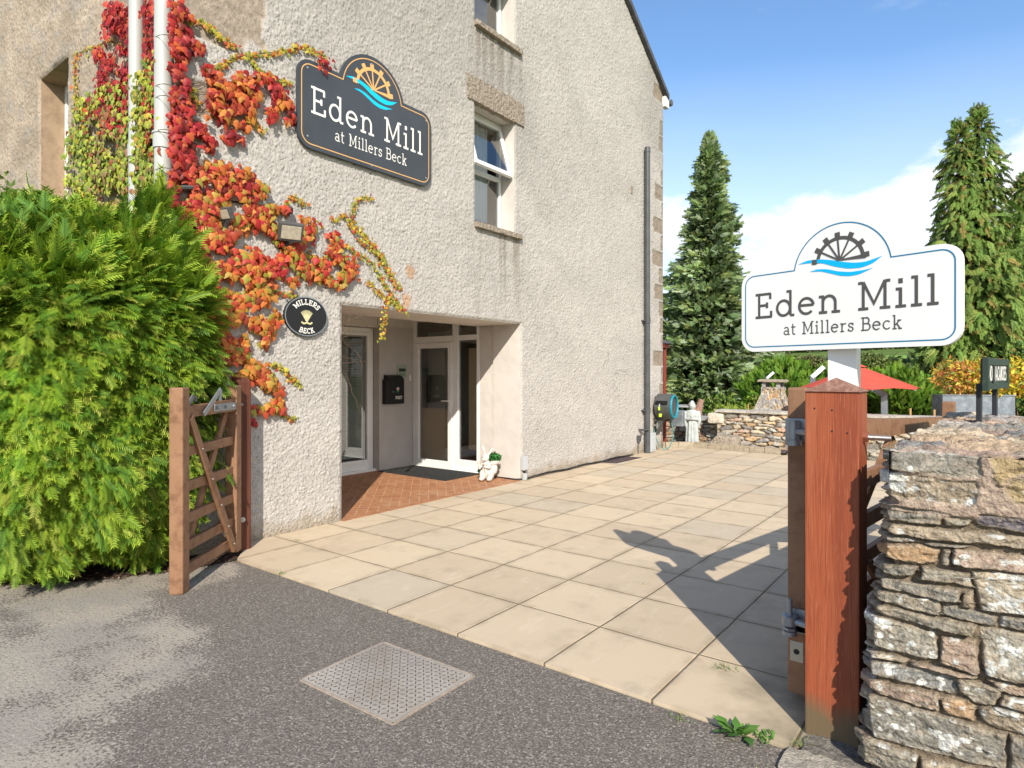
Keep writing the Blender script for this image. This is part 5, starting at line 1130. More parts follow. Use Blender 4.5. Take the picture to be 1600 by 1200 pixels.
# ================================================================== DRY STONE WALL IN FRONT
WYF = 2.63
def S(col, lich, *pts): return (col, lich, pts)
GR, DG, TN, OR, PK, BR, GN = (.27,.25,.205), (.21,.205,.185), (.38,.31,.22), (.45,.29,.16), (.38,.28,.21), (.33,.26,.18), (.30,.27,.21)
ST = [S(GR,.1,(1391,693),(1390,733),(1426,737),(1483,745),(1525,748),(1535,743),(1532,719),(1536,706),(1494,701),(1435,694),(1407,690)),
 S(TN,.9,(1386,737),(1387,776),(1426,782),(1516,791),(1525,787),(1530,759),(1527,751),(1479,749),(1417,738)),
 S((.42,.31,.16),.0,(1541,700),(1607,704),(1607,741),(1578,746),(1567,760),(1556,757),(1550,728)), S((.37,.28,.15),.1,(1569,762),(1581,748),(1612,743),(1616,790),(1587,786),(1575,775)),
 S(DG,0,(1385,788),(1453,796),(1508,805),(1472,803.5),(1435,799),(1385,793)), S(GR,0,(1384,795),(1468,804),(1473,808),(1472,821),(1435,818),(1387,813)), S(GN,0,(1475,807),(1521,810),(1514,820),(1497,824),(1477,821)),
 S((.16,.14,.15),0,(1525,804),(1532,801),(1612,810),(1612,836),(1561,827),(1532,822),(1524,816)), S(TN,.15,(1384,829),(1391,819),(1453,824),(1545,834),(1612,840),(1612,860),(1527,849),(1453,843),(1398,834)),
 S(DG,.2,(1382,837),(1439,843),(1439,848),(1382,846)), S(DG,0,(1443,846),(1520,852),(1500,857),(1445,851)), S(OR,.25,(1381,849),(1383,870),(1436,881),(1465,879),(1468,858),(1440,851)), S(GN,.2,(1473,857),(1486,858),(1486,884),(1471,883)),
 S(PK,.6,(1489,856),(1607,869),(1612,899),(1515,886),(1488,880)), S(GR,0,(1376.5,880),(1433,885),(1428,898),(1398,899.5),(1378,894)), S(GN,.25,(1441,886),(1515,895),(1519,918),(1486,910),(1448,904),(1436,904)),
 S((.42,.36,.26),.95,(1518,892),(1614,901),(1616,964),(1530,953)), S(GR,0,(1375,903),(1500,919),(1499,942),(1436,930),(1375,917)), S(BR,.4,(1503,921),(1519,922),(1521,950),(1502,948)), S(GN,.1,(1369,922),(1471,938),(1470,961),(1422,952),(1369,937)),
 S(DG,0,(1473,941),(1556,963),(1556,978),(1521,973),(1472,960)), S(GN,.1,(1368,945),(1457,962),(1527,976),(1521,993),(1457,980),(1368,958)), S(DG,.1,(1563,962),(1614,970),(1614,990),(1563,980)),
 S(GN,.85,(1363,963),(1462,988),(1468,1030),(1413,1021),(1363,1007)), S(PK,.3,(1471,994),(1524,1000),(1532,1050),(1526,1055),(1469,1033)), S((.38,.34,.26),.9,(1530,978),(1614,993),(1616,1069),(1539,1053)),
 S(TN,.6,(1359,1018),(1419,1029),(1413,1036),(1359,1027)), S(PK,.3,(1421,1032),(1532,1058),(1515,1061),(1425,1040)), S(DG,.3,(1427,1042),(1493,1060),(1498,1084),(1486,1085),(1416,1065),(1360,1050),(1359,1032)),
 S(GN,.3,(1495,1060),(1562,1073),(1563,1089),(1556,1100),(1527,1101),(1498,1078)), S(PK,.1,(1353,1061),(1465,1084),(1467,1112),(1375,1085),(1353,1072)), S(OR,.15,(1469,1089),(1515,1093),(1525,1108),(1522,1128),(1474,1112)),
 S(PK,.3,(1538,1058),(1614,1075),(1614,1091),(1562,1078)), S(BR,.2,(1566,1083),(1614,1095),(1614,1117),(1562,1099)), S(GR,.35,(1352,1083),(1465,1116),(1573,1149),(1573,1205),(1463,1179),(1363,1152)), S(TN,.8,(1528,1105),(1556,1102),(1614,1120),(1614,1151),(1562,1141),(1533,1123)),
 S(GN,.3,(1343,1147),(1433,1181),(1435,1215),(1350,1195)), S(TN,.1,(1439,1184),(1515,1199),(1515,1222),(1439,1220)), S(GR,.0,(1578,1150),(1614,1156),(1614,1225),(1578,1208))]
stones = []
for col, li, pts in ST:
    q = np.array([(on_y(u, v, WYF).x, on_y(u, v, WYF).z) for u, v in pts]); stones.append((col, li, q))
XR = max(s[2][:, 0].max() for s in stones)        # right end of the measured stones
WTOP = 1.222; res = .0038
xs_ = np.arange(-.52, 1.9, res); zs_ = np.arange(-.02, WTOP+.001, res)
Xs, Zs = np.meshgrid(xs_, zs_)
wxn = Xs+(fbm2(Xs/.03, Zs/.03, 2)-.5)*.010; wzn = Zs+(fbm2(Xs/.03, Zs/.03, 12)-.5)*.009
best = np.full(Xs.shape, -9.); sid = np.full(Xs.shape, -1)
for k, (col, li, q) in enumerate(stones):
    lo, hi = q.min(0)-.03, q.max(0)+.03
    sel = (Xs > lo[0]) & (Xs < hi[0]) & (Zs > lo[1]) & (Zs < hi[1])
    if not sel.any(): continue
    px, pz = wxn[sel], wzn[sel]; d = np.full(px.shape, 9.); inside = in_poly(np.stack([px, pz], -1), [tuple(r) for r in q])
    for i in range(len(q)):
        a, b = q[i-1], q[i]; ab = b-a; t = np.clip(((px-a[0])*ab[0]+(pz-a[1])*ab[1])/(ab@ab), 0, 1); d = np.minimum(d, np.hypot(px-a[0]-t*ab[0], pz-a[1]-t*ab[1]))
    d = np.where(inside, d, -d); bs_ = best[sel]; m = d > bs_; bs_[m] = d[m]; best[sel] = bs_; si = sid[sel]; si[m] = k; sid[sel] = si
# random courses continue to the right, beyond the picture
a_, b_, e_ = cells(Xs+(fbm2(Xs/.3, Zs/.1, 3)-.5)*.1, Zs+(fbm2(Xs/.25, Zs/.1, 4)-.5)*.05-.12*Xs*0, .21, .058, 5)
rt = Xs > XR-.012
best = np.where(rt, (e_-.06)*.10, best); sid = np.where(rt, 1000+(a_*8).astype(int), sid)
rcol = np.zeros(Xs.shape+(3,)); rl = np.zeros(Xs.shape); prt = np.zeros(Xs.shape); tx_ = np.zeros(Xs.shape); tz_ = np.zeros(Xs.shape)
cols = np.array([s[0] for s in stones]); lic = np.array([s[1] for s in stones]); r_ = np.random.default_rng(3); pr_ = r_.uniform(.6, 1.25, len(stones)); sl = r_.normal(0, .10, (len(stones), 2)); cen = np.array([s[2].mean(0) for s in stones])
inm = (sid >= 0) & (sid < 1000); rcol[inm] = cols[sid[inm]]; rl[inm] = lic[sid[inm]]; prt[inm] = pr_[sid[inm]]
tx_[inm] = (Xs[inm]-cen[sid[inm], 0])*sl[sid[inm], 0]+(Zs[inm]-cen[sid[inm], 1])*sl[sid[inm], 1]*2
im2 = sid >= 1000; rcol[im2] = STONES[sid[im2]-1000]; rl[im2] = b_[im2]*.8; prt[im2] = .7+.5*b_[im2]; rcol[~(inm | im2)] = (.2, .17, .13)
stn = sstep(-.001, .0035, best)
facet = fbm2(Xs/.055+Zs/.09, Zs/.028, 61, 4)-.5; grain = fbm2(Xs/.012, Zs/.007, 71, 3)-.5
rid = 1-np.abs(2*vn2(Xs/.07+Zs/.10, Zs/.026-Xs/.2, 63)-1); hgt = stn*(.026*prt+tx_*.8)+stn*facet*.012+stn*(np.floor(rid*4)/4-.5)*.010+stn*grain*.010+(1-stn)*(fbm2(Xs/.02, Zs/.02, 4)-.5)*.010
upper = sstep(.985, 1.02, Zs+(fbm2(Xs/.05, Zs/.05, 3)-.5)*.04)                     # the top courses are bedded in pinkish mortar
hgt = hgt+(1-stn)*upper*.030
mort = np.where(upper[..., None] > .5, np.array((.43, .325, .245)), np.array((.20, .155, .105)))
tone = (.62+.76*fbm2(Xs/.045, Zs/.022, 81, 5))
warm = sstep(.50, .64, fbm2(Xs/.06, Zs/.035, 88, 4))[..., None]; Cw = rcol*(1-.25*warm)+np.array((.38, .28, .18))*.25*warm
Cw = Cw*tone[..., None]
rim = (stn*sstep(.016, .003, best))[..., None]; Cw = Cw*(1-.45*rim)+np.array((.44, .36, .25))*.45*rim     # weathered sandy edges
l1 = fbm2(Xs/.032, Zs/.026, 91, 5); l2 = vn2(Xs/.09, Zs/.07, 95); thr = .735-.13*rl-.06*l2
lk = (sstep(thr, thr+.010, l1)*(rl > .08)*stn)[..., None]; Cw = Cw*(1-lk)+np.array((.74, .73, .66))*(.85+.25*l2[..., None])*lk
sp = (sstep(.80, .84, vn2(Xs/.007, Zs/.007, 99))*stn*(.2+rl))[..., None]; Cw = Cw*(1-.7*sp)+np.array((.6, .58, .5))*.7*sp
Cw = Cw*stn[..., None]+(mort*(.8+.4*fbm2(Xs/.02, Zs/.02, 5))[..., None])*(1-stn)[..., None]
# ragged left end: leftmost stone edge at each height
xl = np.full(len(zs_), np.nan)
for j in range(len(zs_)):
    r = np.where((sid[j] >= 0) & (best[j] > .000))[0]
    if len(r): xl[j] = xs_[r[0]]
good = ~np.isnan(xl); med = np.array([np.nanmedian(xl[max(0, j-14):j+15]) for j in range(len(zs_))])
xl = np.where(good & (np.abs(xl-med) < .05), xl, med+.025)
xl = np.array([xl[max(0, j-1):j+2].mean() for j in range(len(zs_))])
NY = 700                                                       # the end face runs back from the corner
ds = np.arange(NY)*res
side_x = xl[:, None]+.0*ds[None]
lefti = np.clip(np.searchsorted(xs_, xl+.012), 0, len(xs_)-1)
Zb = np.repeat(zs_[:, None], NY, 1); Db = np.repeat(ds[None], len(zs_), 0)
sa, sb, se = cells(Db+(fbm2(Db/.3, Zb/.1, 7)-.5)*.1, Zb+(fbm2(Db/.3, Zb/.1, 8)-.5)*.04, .24, .062, 15); sst = sstep(.03, .2, se)
blend = sstep(.02, .30, Db)
hs = (sst*.03+(fbm2(Db/.03, Zb/.02, 44)-.5)*.02)*sstep(.0, .05, Db)
Cs = STONES[(sa*8).astype(int) % 8]*(.7+.5*sb[..., None])*(.7+.6*fbm2(Db/.05, Zb/.05, 6)[..., None]); Cs = Cs*sst[..., None]+np.array((.14, .11, .08))*(1-sst[..., None])
edgecol = Cw[np.arange(len(zs_)), lefti][:, None, :]; Cs = edgecol*(1-blend[..., None])+Cs*blend[..., None]
xfar = (-.20-xl)[:, None]*sstep(.3, .9, Db)                    # straightens to X = -0.20 farther back
Vs = np.stack([side_x-hs+xfar, WYF+.012+Db, Zb], -1)
# front face: resample so that its first column follows the ragged edge
ncf = len(xs_)-int((-.30+.52)/res); tt = np.linspace(0, 1, ncf)**1.0
Xf = xl[:, None]+(1.88-xl)[:, None]*tt[None]; Zf = np.repeat(zs_[:, None], ncf, 1)
ii = np.clip((Xf-xs_[0])/res, 0, len(xs_)-1.001); i0 = ii.astype(int); fr = ii-i0; rr = np.arange(len(zs_))[:, None]
def samp(A): return A[rr, i0]*(1-fr)+A[rr, i0+1]*fr if A.ndim == 2 else A[rr, i0]*(1-fr[..., None])+A[rr, i0+1]*fr[..., None]
hF = samp(hgt)*sstep(0, .006, Xf-xl[:, None]); CF = samp(Cw)
rnd_ = .010*(1-sstep(0, .02, Xf-xl[:, None]))
Vf = np.stack([Xf, WYF-hF+.012+rnd_*0, Zf], -1)
CF[:, :2] = CF[:, 2:3]
# top: lumpy capping stones in mortar
TX = np.arange(-.36, 1.9, .009); TY = np.arange(WYF-.0, 5.3, .009)
Xt, Yt = np.meshgrid(TX, TY)
ca, cb, ce = cells(Xt+(fbm2(Xt/.2, Yt/.2, 3)-.5)*.12, Yt+(fbm2(Xt/.2, Yt/.2, 9)-.5)*.12, .26, .17, 25); cs = sstep(.04, .15, ce)
ht = cs*(.004+.040*cb)*sstep(.05, .45, Yt-WYF)+(fbm2(Xt/.05, Yt/.03, 5)-.5)*.035*cs+(fbm2(Xt/.02, Yt/.02, 15)-.5)*.022
Lx = np.interp(Yt, [WYF, WYF+.3, WYF+.9, 10], [xl[-1]-.004, xl[-1]-.004, -.23, -.23])
rise = -sstep(.05, .6, Yt-WYF)*.012
Xe = np.maximum(Xt, Lx); near = (Xt < Lx)
Zt = WTOP-.004+ht+rise; Zt = np.where(Xt < Lx-.006, WTOP-.10, Zt)
bedsel = ((Xt > .50) & (Yt > WYF+.75))
Zt = np.where(bedsel, 1.02+(fbm2(Xt/.1, Yt/.1, 2)-.5)*.06, Zt)
Ct = (STONES[(ca*8).astype(int) % 8]*.75+.25*np.array((.26,.25,.22)))*(.8+.5*cb[..., None])*(.5+1.0*fbm2(Xt/.035, Yt/.025, 6)[..., None])*1.1; Ct = Ct*cs[..., None]+np.array((.43, .325, .245))*(1-cs[..., None])
Ct = np.where(bedsel[..., None], np.array((.07, .05, .035)), Ct)
sw = thing('stone_wall', (1.0, 3.2, 0), 'lichen covered rubble stone wall in the right foreground with mortared top', 'stone wall')
V, F, C = merge([(Vf.reshape(-1, 3), grid_faces(*Xf.shape), CF.reshape(-1, 3)), (Vs[:, ::-1].reshape(-1, 3), grid_faces(*Db.shape), Cs[:, ::-1].reshape(-1, 3))])
np_mesh('stones', V, F, M['stone'], sw, C, smooth=True)
kt = ~(((Xt[:-1, :-1]+Xt[1:, 1:])/2 < Lx[:-1, :-1]-.012))
np_mesh('capping', np.stack([Xe, Yt, Zt], -1).reshape(-1, 3), grid_faces(*Xt.shape, kt), M['stone'], sw, Ct.reshape(-1, 3), smooth=True)
V, F, C = stone_sheet((1.88, WYF+.75, 0), (0, 1, 0), (0, 0, 1), (1, 0, 0), 1.9, 1.0, .24, .07, .02, 9); np_mesh('inner_face', V, F, M['stonefar'], sw, C, smooth=True)
# rough edging stones between paving and drive
V, F, C = merge([rough_box(a, b, .015, .012, 18, k)+(np.array(c),) for k, (a, b, c) in enumerate([((-.64, 2.50, -.02), (-.43, 2.66, .020), (.42,.38,.31)), ((-.425, 2.42, -.03), (-.20, 2.62, .012), (.26,.25,.23)), ((-.60, 2.66, -.03), (-.36, 2.80, .018), (.22,.20,.17))])])
put(np_mesh('edging_stones', V, F, M['stone'], None, C, smooth=True), 'rough pale edging stones at the foot of the red post', 'edging stone')

# ================================================================== VACANCIES BOARD
A = at(1542, 600, 3.45); Bp = at(1574, 600, 3.90); d_ = Vector((Bp.x-A.x, Bp.y-A.y, 0)); Lb = d_.length; d_.normalize(); nn = Vector((d_.y, -d_.x, 0))
z0, z1 = at(1542, 608, 3.45).z, at(1542, 560, 3.45).z
t_ = thing('vacancies_sign', (A.x, A.y, 1.2), 'small dark green vacancies sign on two slim posts upon the stone wall', 'sign')
MV = Matrix(((d_.x, nn.x, 0, A.x), (d_.y, nn.y, 0, A.y), (0, 0, 1, 0), (0, 0, 0, 1)))
mb = MB(); mb.bbox((0, -.03, z0), (Lb, .0, z1), .003, MV); mb.bbox((0, 0, z1-.035), (Lb, .008, z1+.004), .002, MV); mb.bbox((0, 0, z0-.004), (Lb, .008, z0+.03), .002, MV); mb.bbox((-.008, -.02, z0-.01), (.03, .009, z1+.008), .002, MV); mb.bbox((Lb-.03, -.02, z0), (Lb+.01, .009, z1), .002, MV); mb.build('board', M['green_sign'], t_)
mb = MB(); mb.bbox((.23*Lb, .001, z0+.03), (.30*Lb, .007, z1-.035), .002, MV); mb.build('slider', M['black'], t_)
mb = MB(); hh = (z1-z0)*.5; zt = z0+.045
text(mb, ['N', 'O'], MV @ Vector((.055, 0, zt)), d_, (0, 0, 1), nn, hh, .14*Lb, wt=.26, tr=.12, off=.002)
text(mb, ['V', 'A', 'C1', 'A', 'N', 'C1', 'I1', 'E1', 'S1'], MV @ Vector((.33*Lb, 0, zt)), d_, (0, 0, 1), nn, hh, .58*Lb, wt=.26, tr=.12, off=.002); mb.build('lettering', M['ink_white'], t_)
for x in (.08, .80): mb = MB(); mb.bbox((x*Lb-.02, -.055, 1.19), (x*Lb+.02, -.031, z0+.03), .003, MV); mb.build('post', M['anthracite'], t_)

# ================================================================== CHECKER PLATE COVER
cc = [on_z(475, 1067), on_z(590, 1008), on_z(737, 1055), on_z(622, 1130)]; o_ = Vector((-2.68, 1.815, 0)); ex, ey = Vector((.64, .012, 0)), Vector((-.005, .52, 0))
t_ = thing('drain_cover', (-2.36, 2.08, 0), 'square metal chequer plate cover set in the asphalt', 'drain cover')
M['plate'] = mat('chequer_plate', (.66, .64, .60), .27, .5, .6, noise=[(4, (.52, .46, .38), .48, .66, .6), (60, .7, .45, .65, .7)], bump=[(30, .15, .003)])
M['tread'] = mat('dirty_tread', (.10, .075, .055), .6, .4, .3)
P = lambda a, b, z=.006: o_+ex*a+ey*b+Vector((0, 0, z))
mb = MB(); mb.prism([P(0, 0, -.002), P(1, 0, -.002), P(1, 1, -.002), P(0, 1, -.002)][::-1], (0, 0, .008)); mb.build('plate', M['plate'], t_)
mb = MB(); nx_, ny_ = 22, 18
for i in range(nx_):
    for j in range(ny_):
        a, b = (i+.7)/nx_*.97, (j+.7)/ny_*.97; c = P(a, b, .006); d = (Vector((.0105, .0105, 0)) if (i+j) % 2 else Vector((-.0105, .0105, 0))); s = Vector((-d.y, d.x, 0))*.26
        mb.add([c-d, c+s, c+d, c-s, c+Vector((0, 0, .0035))], [(0, 3, 4), (3, 2, 4), (2, 1, 4), (1, 0, 4)])
mb.build('tread_pattern', M['tread'], t_)
mb = MB()
for a, b in ((P(-.012, -.014, .0), P(1.012, -.014, .0)), (P(1.012, -.014, .0), P(1.012, 1.014, .0)), (P(1.012, 1.014, .0), P(-.012, 1.014, .0)), (P(-.012, 1.014, .0), P(-.012, -.014, .0))): mb.bar(a, b, .012, .012)
mb.build('rim', mat('rusty_rim', (.30, .25, .20), .9, noise=[(30, (.45, .35, .26), .45, .65, .8)]), t_)
# ================================================================== WEEDS
rng = np.random.default_rng(31)
def tuft(name, c, n, L, spread, pal, label, cat='weed', broad=False, group=None):
    a = rng.uniform(0, 2*pi, n); el = rng.uniform(.15, .9, n) if broad else rng.uniform(.3, 1.3, n)
    P = np.stack([c[0]+rng.normal(0, spread, n), c[1]+rng.normal(0, spread*.6, n), np.full(n, c[2])], -1)
    ax = np.stack([np.cos(a)*np.cos(el), np.sin(a)*np.cos(el), np.sin(el)], -1); nr = np.tile((0, 0, 1.), (n, 1))+unit(n, rng)*.3
    T = (np.array([(0,0,0),(.14,.2,.02),(.10,.35,.04),(.24,.55,.02),(.16,.7,.0),(0,1,-.12),(-.16,.7,.0),(-.24,.55,.02),(-.10,.35,.04),(-.14,.2,.02),(0,.5,.05)]), np.array([(i, (i+1) % 10, 10) for i in range(10)]), np.zeros(11)) if broad else (np.array([(-.05,0,0),(.05,0,0),(0,1,-.25)]), np.array([(0,1,2)]), np.array([0,0,1.]))
    V, F, C = scatter(*T, P, frames(ax, nr), rng.uniform(.6, 1.1, n)*L, pick(pal, n, rng), pick(pal, n, rng)*1.2)
    return put(np_mesh(name, V, F, M['leaf'], None, C), label, cat, group)
g1 = [(.10,.24,.04), (.16,.32,.06), (.07,.17,.03)]
c = on_z(1150, 1143, .02); tuft('dandelion', (c.x, c.y, .012), 26, .085, .018, g1, 'leafy green weed rosette at the paving edge near the red post', 'weed', True)
c = on_z(1190, 1148, .02); tuft('dandelion', (c.x, c.y, .012), 30, .035, .03, g1+[(.25,.28,.10)], 'smaller sprawling weed just right of the leafy rosette', 'weed', True)
for (u, v, n, L, lab) in ((440, 896, 40, .035, 'tiny grass tuft at the left end of the asphalt edge'), (1130, 1045, 34, .05, 'thin pale grass tuft in the joint inside the post shadow'), (467, 845, 26, .03, 'tiny grass tuft in the paving joint near the wall corner'), (1062, 1122, 40, .03, 'low moss tuft at the asphalt edge left of the leafy weed'), (1256, 1165, 46, .03, 'yellow moss tuft at the foot of the red post'), (822, 750, 60, .05, 'green weeds at the foot of the wall beside the small socket box'), (1003, 912, 30, .02, 'little weed in a paving joint under the sign shadow'), (1180, 1195, 12, .02, 'tiny moss tuft at the drive edge below the leafy weed'), (570, 938, 30, .02, 'small moss tuft midway along the asphalt edge')):
    c = on_z(u, v, .012); tuft('grass_tuft', (c.x, c.y, .012), n, L, .03, g1+[(.30,.32,.06)], lab)
c = on_y(1478, 1195, 2.55); tuft('grass_tuft', (c.x, 2.56, .0), 10, .11, .02, g1, 'few upright grass blades at the foot of the stone wall')
# ================================================================== BLOB STATUES
def blobs(name, items, m, parent, voxel=.008, smooth=3, M0=Matrix.Identity(4)):
    """one continuous body: ellipsoids and tapered limbs fused into a single surface"""
    bm = bmesh.new()
    for it in items:
        if it[0] == 'e':
            _, c, r, rot = it if len(it) == 4 else (*it, None)
            mm = Matrix.Translation(c) @ (rot if rot is not None else Matrix.Identity(4)) @ Matrix.Diagonal((*r, 1))
            bmesh.ops.create_uvsphere(bm, u_segments=20, v_segments=14, radius=1, matrix=M0 @ mm)
        else:
            _, p, q, r0, r1 = it; p, q = Vector(p), Vector(q); d = q-p; n = max(3, int(d.length/(min(r0, r1)*.5))+1)
            for k in range(n+1): t = k/n; bmesh.ops.create_uvsphere(bm, u_segments=12, v_segments=8, radius=r0+(r1-r0)*t, matrix=M0 @ Matrix.Translation(p+d*t))
    me = bpy.data.meshes.new(name+'_raw'); bm.to_mesh(me); bm.free()
    tmp = bpy.data.objects.new('tmp', me); COL.objects.link(tmp)
    r = tmp.modifiers.new('r', 'REMESH'); r.mode = 'VOXEL'; r.voxel_size = voxel
    s = tmp.modifiers.new('s', 'SMOOTH'); s.factor = .5; s.iterations = smooth
    dg = bpy.context.evaluated_depsgraph_get(); ev = tmp.evaluated_get(dg).to_mesh()
    V = np.empty(len(ev.vertices)*3); ev.vertices.foreach_get('co', V); V = V.reshape(-1, 3); fs = [tuple(p.vertices) for p in ev.polygons]
    bpy.data.objects.remove(tmp)
    mb = MB(); mb.add([tuple(v) for v in V], fs); o = mb.build(name, m, parent); o.data.polygons.foreach_set('use_smooth', [True]*len(o.data.polygons)); return o
# ---- rabbit planter (facing the road, slightly left)
rp_ = on_z(757, 752, .016); RB = thing('rabbit_planter', (rp_.x, rp_.y, .016), 'weathered white stone rabbit figure carrying a basket of green leaves by the door', 'garden ornament')
M0 = Matrix.Translation((rp_.x, rp_.y+.05, .016)) @ Matrix.Rotation(radians(20), 4, 'Z')
ry = lambda d: Matrix.Rotation(radians(d), 4, 'Y'); rx = lambda d: Matrix.Rotation(radians(d), 4, 'X')
blobs('body', [('e', (0, .02, .13), (.075, .075, .11)), ('e', (0, .0, .22), (.062, .06, .07)), ('e', (-.055, -.045, .035), (.038, .065, .035)), ('e', (.055, -.045, .035), (.038, .065, .035)),
  ('e', (.06, .0, .09), (.045, .07, .07)), ('e', (-.06, .0, .09), (.045, .07, .07)), ('e', (-.01, -.02, .325), (.052, .056, .052)), ('e', (-.02, -.06, .308), (.032, .034, .028)), ('e', (-.038, -.055, .298), (.018, .02, .016)), ('e', (.0, -.055, .298), (.018, .02, .016)),
  ('c', (-.025, .0, .36), (-.06, .01, .455), .016, .019), ('c', (-.06, .01, .455), (-.068, .01, .485), .019, .008), ('c', (.02, .0, .36), (.075, .01, .435), .017, .020), ('c', (.075, .01, .435), (.098, .01, .46), .020, .008),
  ('c', (-.055, -.01, .235), (-.085, -.06, .18), .022, .018), ('c', (-.085, -.06, .18), (-.10, -.06, .24), .017, .016), ('e', (-.10, -.065, .265), (.018, .016, .024)), ('c', (.055, -.01, .235), (.06, -.065, .19), .022, .018), ('c', (.06, -.065, .19), (.0, -.075, .205), .018, .016), ('e', (0, -.07, .245), (.045, .02, .02)), ('e', (0, -.055, .17), (.012, .02, .05))], M['statue_white'], RB, .006, 2, M0)
mb = MB()
blobs('basket', [('e', (.085, .06, .17), (.05, .055, .09)), ('e', (.095, .06, .25), (.065, .06, .035)), ('e', (.13, .05, .265), (.035, .05, .02))], M['statue_white'], RB, .007, 1, M0)
mb = MB()
for x in (-.042, .002):
    mb.lathe(M0 @ Vector((x, -.083+.004, .335)), [(.004, 0), (.007, .003), (.004, .006)], 8, 'y')
mb.build('eye', mat('dark_eye', (.08, .06, .05), .4), RB)
rng = np.random.default_rng(41); P, N = ellipsoid_pts(tuple(M0 @ Vector((.085, .08, .33))), (.10, .08, .06), 230, rng, .3); V, F, C = leaf_cloud(P, N, .035, [(.03,.16,.03), (.05,.24,.05), (.02,.10,.02)], rng, IVY)
P, N = ellipsoid_pts(tuple(M0 @ Vector((-.11, .06, .12))), (.05, .04, .05), 50, rng, .3); q_ = leaf_cloud(P, N, .035, [(.03,.20,.10)], rng, IVY); V, F, C = merge([(V, F, C), q_]); np_mesh('leaves', V, F, M['leaf'], RB, C)
# ---- praying robed figure
sp_ = Vector((-4.93, 12.62, .05)); BD = thing('praying_statue', tuple(sp_), 'pale grey stone statue of a standing robed figure with joined hands by the low wall', 'statue')
M0 = Matrix.Translation(sp_) @ Matrix.Rotation(radians(18), 4, 'Z') @ Matrix.Scale(1.0, 4)
blobs('body', [('c', (0, 0, .04), (0, 0, .32), .125, .105), ('c', (0, 0, .32), (0, 0, .50), .10, .10), ('e', (0, 0, .60), (.135, .085, .11)), ('e', (0, .0, .665), (.125, .07, .05)), ('c', (0, 0, .68), (0, -.005, .74), .042, .042),
  ('e', (0, -.012, .80), (.068, .075, .088)), ('e', (0, .005, .875), (.040, .042, .035)), ('c', (-.13, 0, .655), (-.15, -.03, .52), .04, .035), ('c', (.13, 0, .655), (.15, -.03, .52), .04, .035), ('c', (-.15, -.03, .52), (-.02, -.115, .53), .035, .025), ('c', (.15, -.03, .52), (.02, -.115, .53), .035, .025),
  ('e', (0, -.12, .565), (.022, .03, .05)), ('c', (-.15, -.03, .50), (-.12, -.03, .36), .04, .02), ('c', (.15, -.03, .50), (.12, -.03, .36), .04, .02), ('e', (0, -.085, .79), (.014, .014, .02)), ('e', (-.065, -.005, .785), (.012, .02, .035)), ('e', (.065, -.005, .785), (.012, .02, .035)),
  ('e', (-.06, -.10, .03), (.045, .07, .028)), ('e', (.06, -.10, .03), (.045, .07, .028)), ('c', (-.06, -.10, .08), (-.05, -.09, .45), .022, .018), ('c', (.06, -.10, .08), (.05, -.09, .45), .022, .018), ('c', (0, -.11, .06), (0, -.095, .42), .020, .016), ('c', (-.11, -.04, .05), (-.10, -.03, .4), .03, .02), ('c', (.11, -.04, .05), (.10, -.03, .4), .03, .02), ('e', (0, 0, .02), (.155, .13, .03))], M['statue_grey'], BD, .009, 2, M0)
# ================================================================== FAR WALLS, KERB, BED
Y2 = 12.70
t_ = thing('stone_wall', (-2.3, Y2, 0), 'higher rubble stone wall across the far end of the courtyard with pale capstones', 'stone wall')
V, F, C = stone_sheet((-4.42, Y2, -.05), (1, 0, 0), (0, 0, 1), (0, -1, 0), 7.4, .80, .24, .075, .015, 51, .04, bright=1.35, mortar=(.15, .11, .07)); np_mesh('stones', V, F, M['stonefar'], t_, C, smooth=True)
V, F, C = merge([rough_box((-4.46+i*.62, Y2-.07, .735), (-4.46+i*.62+.615, Y2+.36, .78), .05, .008, 12, i)+(np.array((.5,.46,.40))*random.uniform(.85, 1.1),) for i in range(12)]); np_mesh('capstones', V, F, M['stonefar'], t_, C)
mb = MB(); mb.box((-4.42, Y2+.012, -.6), (2.98, Y2+.33, .735)); mb.build('wall_core', M['coping'], t_)
V, F, C = stone_sheet((-4.42, Y2+.33, -.05), (0, -1, 0), (0, 0, 1), (-1, 0, 0), .34, .80, .2, .075, .02, 59, .03, bright=1.2); np_mesh('end_face', V, F, M['stonefar'], t_, C)
t_ = thing('stone_wall', (-5.4, 12.98, 0), 'lower rubble stone wall behind the robed statue, grey coping on top', 'stone wall')
V, F, C = stone_sheet((-6.6, 12.98, -.05), (1, 0, 0), (0, 0, 1), (0, -1, 0), 2.18, .60, .24, .08, .013, 52, .04, bright=1.3, mortar=(.15, .11, .07)); np_mesh('stones', V, F, M['stonefar'], t_, C, smooth=True)
V, F = rough_box((-6.6, 12.9, .535), (-4.44, 13.3, .60), .05, .006, 9, 3); np_mesh('coping', V, F, M['coping'], t_)
mb = MB(); mb.box((-6.6, 12.99, -.6), (-4.44, 13.27, .535)); mb.build('wall_core', M['coping'], t_)
V, F = rough_box((-4.62, 12.62, .50), (-4.28, 13.05, .70), .04, .03, 5, 8, rnd=.03); put(np_mesh('angular_stone', V, F, M['stonefar'], None, np.tile((.62,.55,.45), (len(V), 1))), 'pale angular stone where the low and high garden walls meet', 'stone')
kp = [(-5.28, 11.95), (-4.80, 12.38), (-3.10, 12.22)]; parts = []
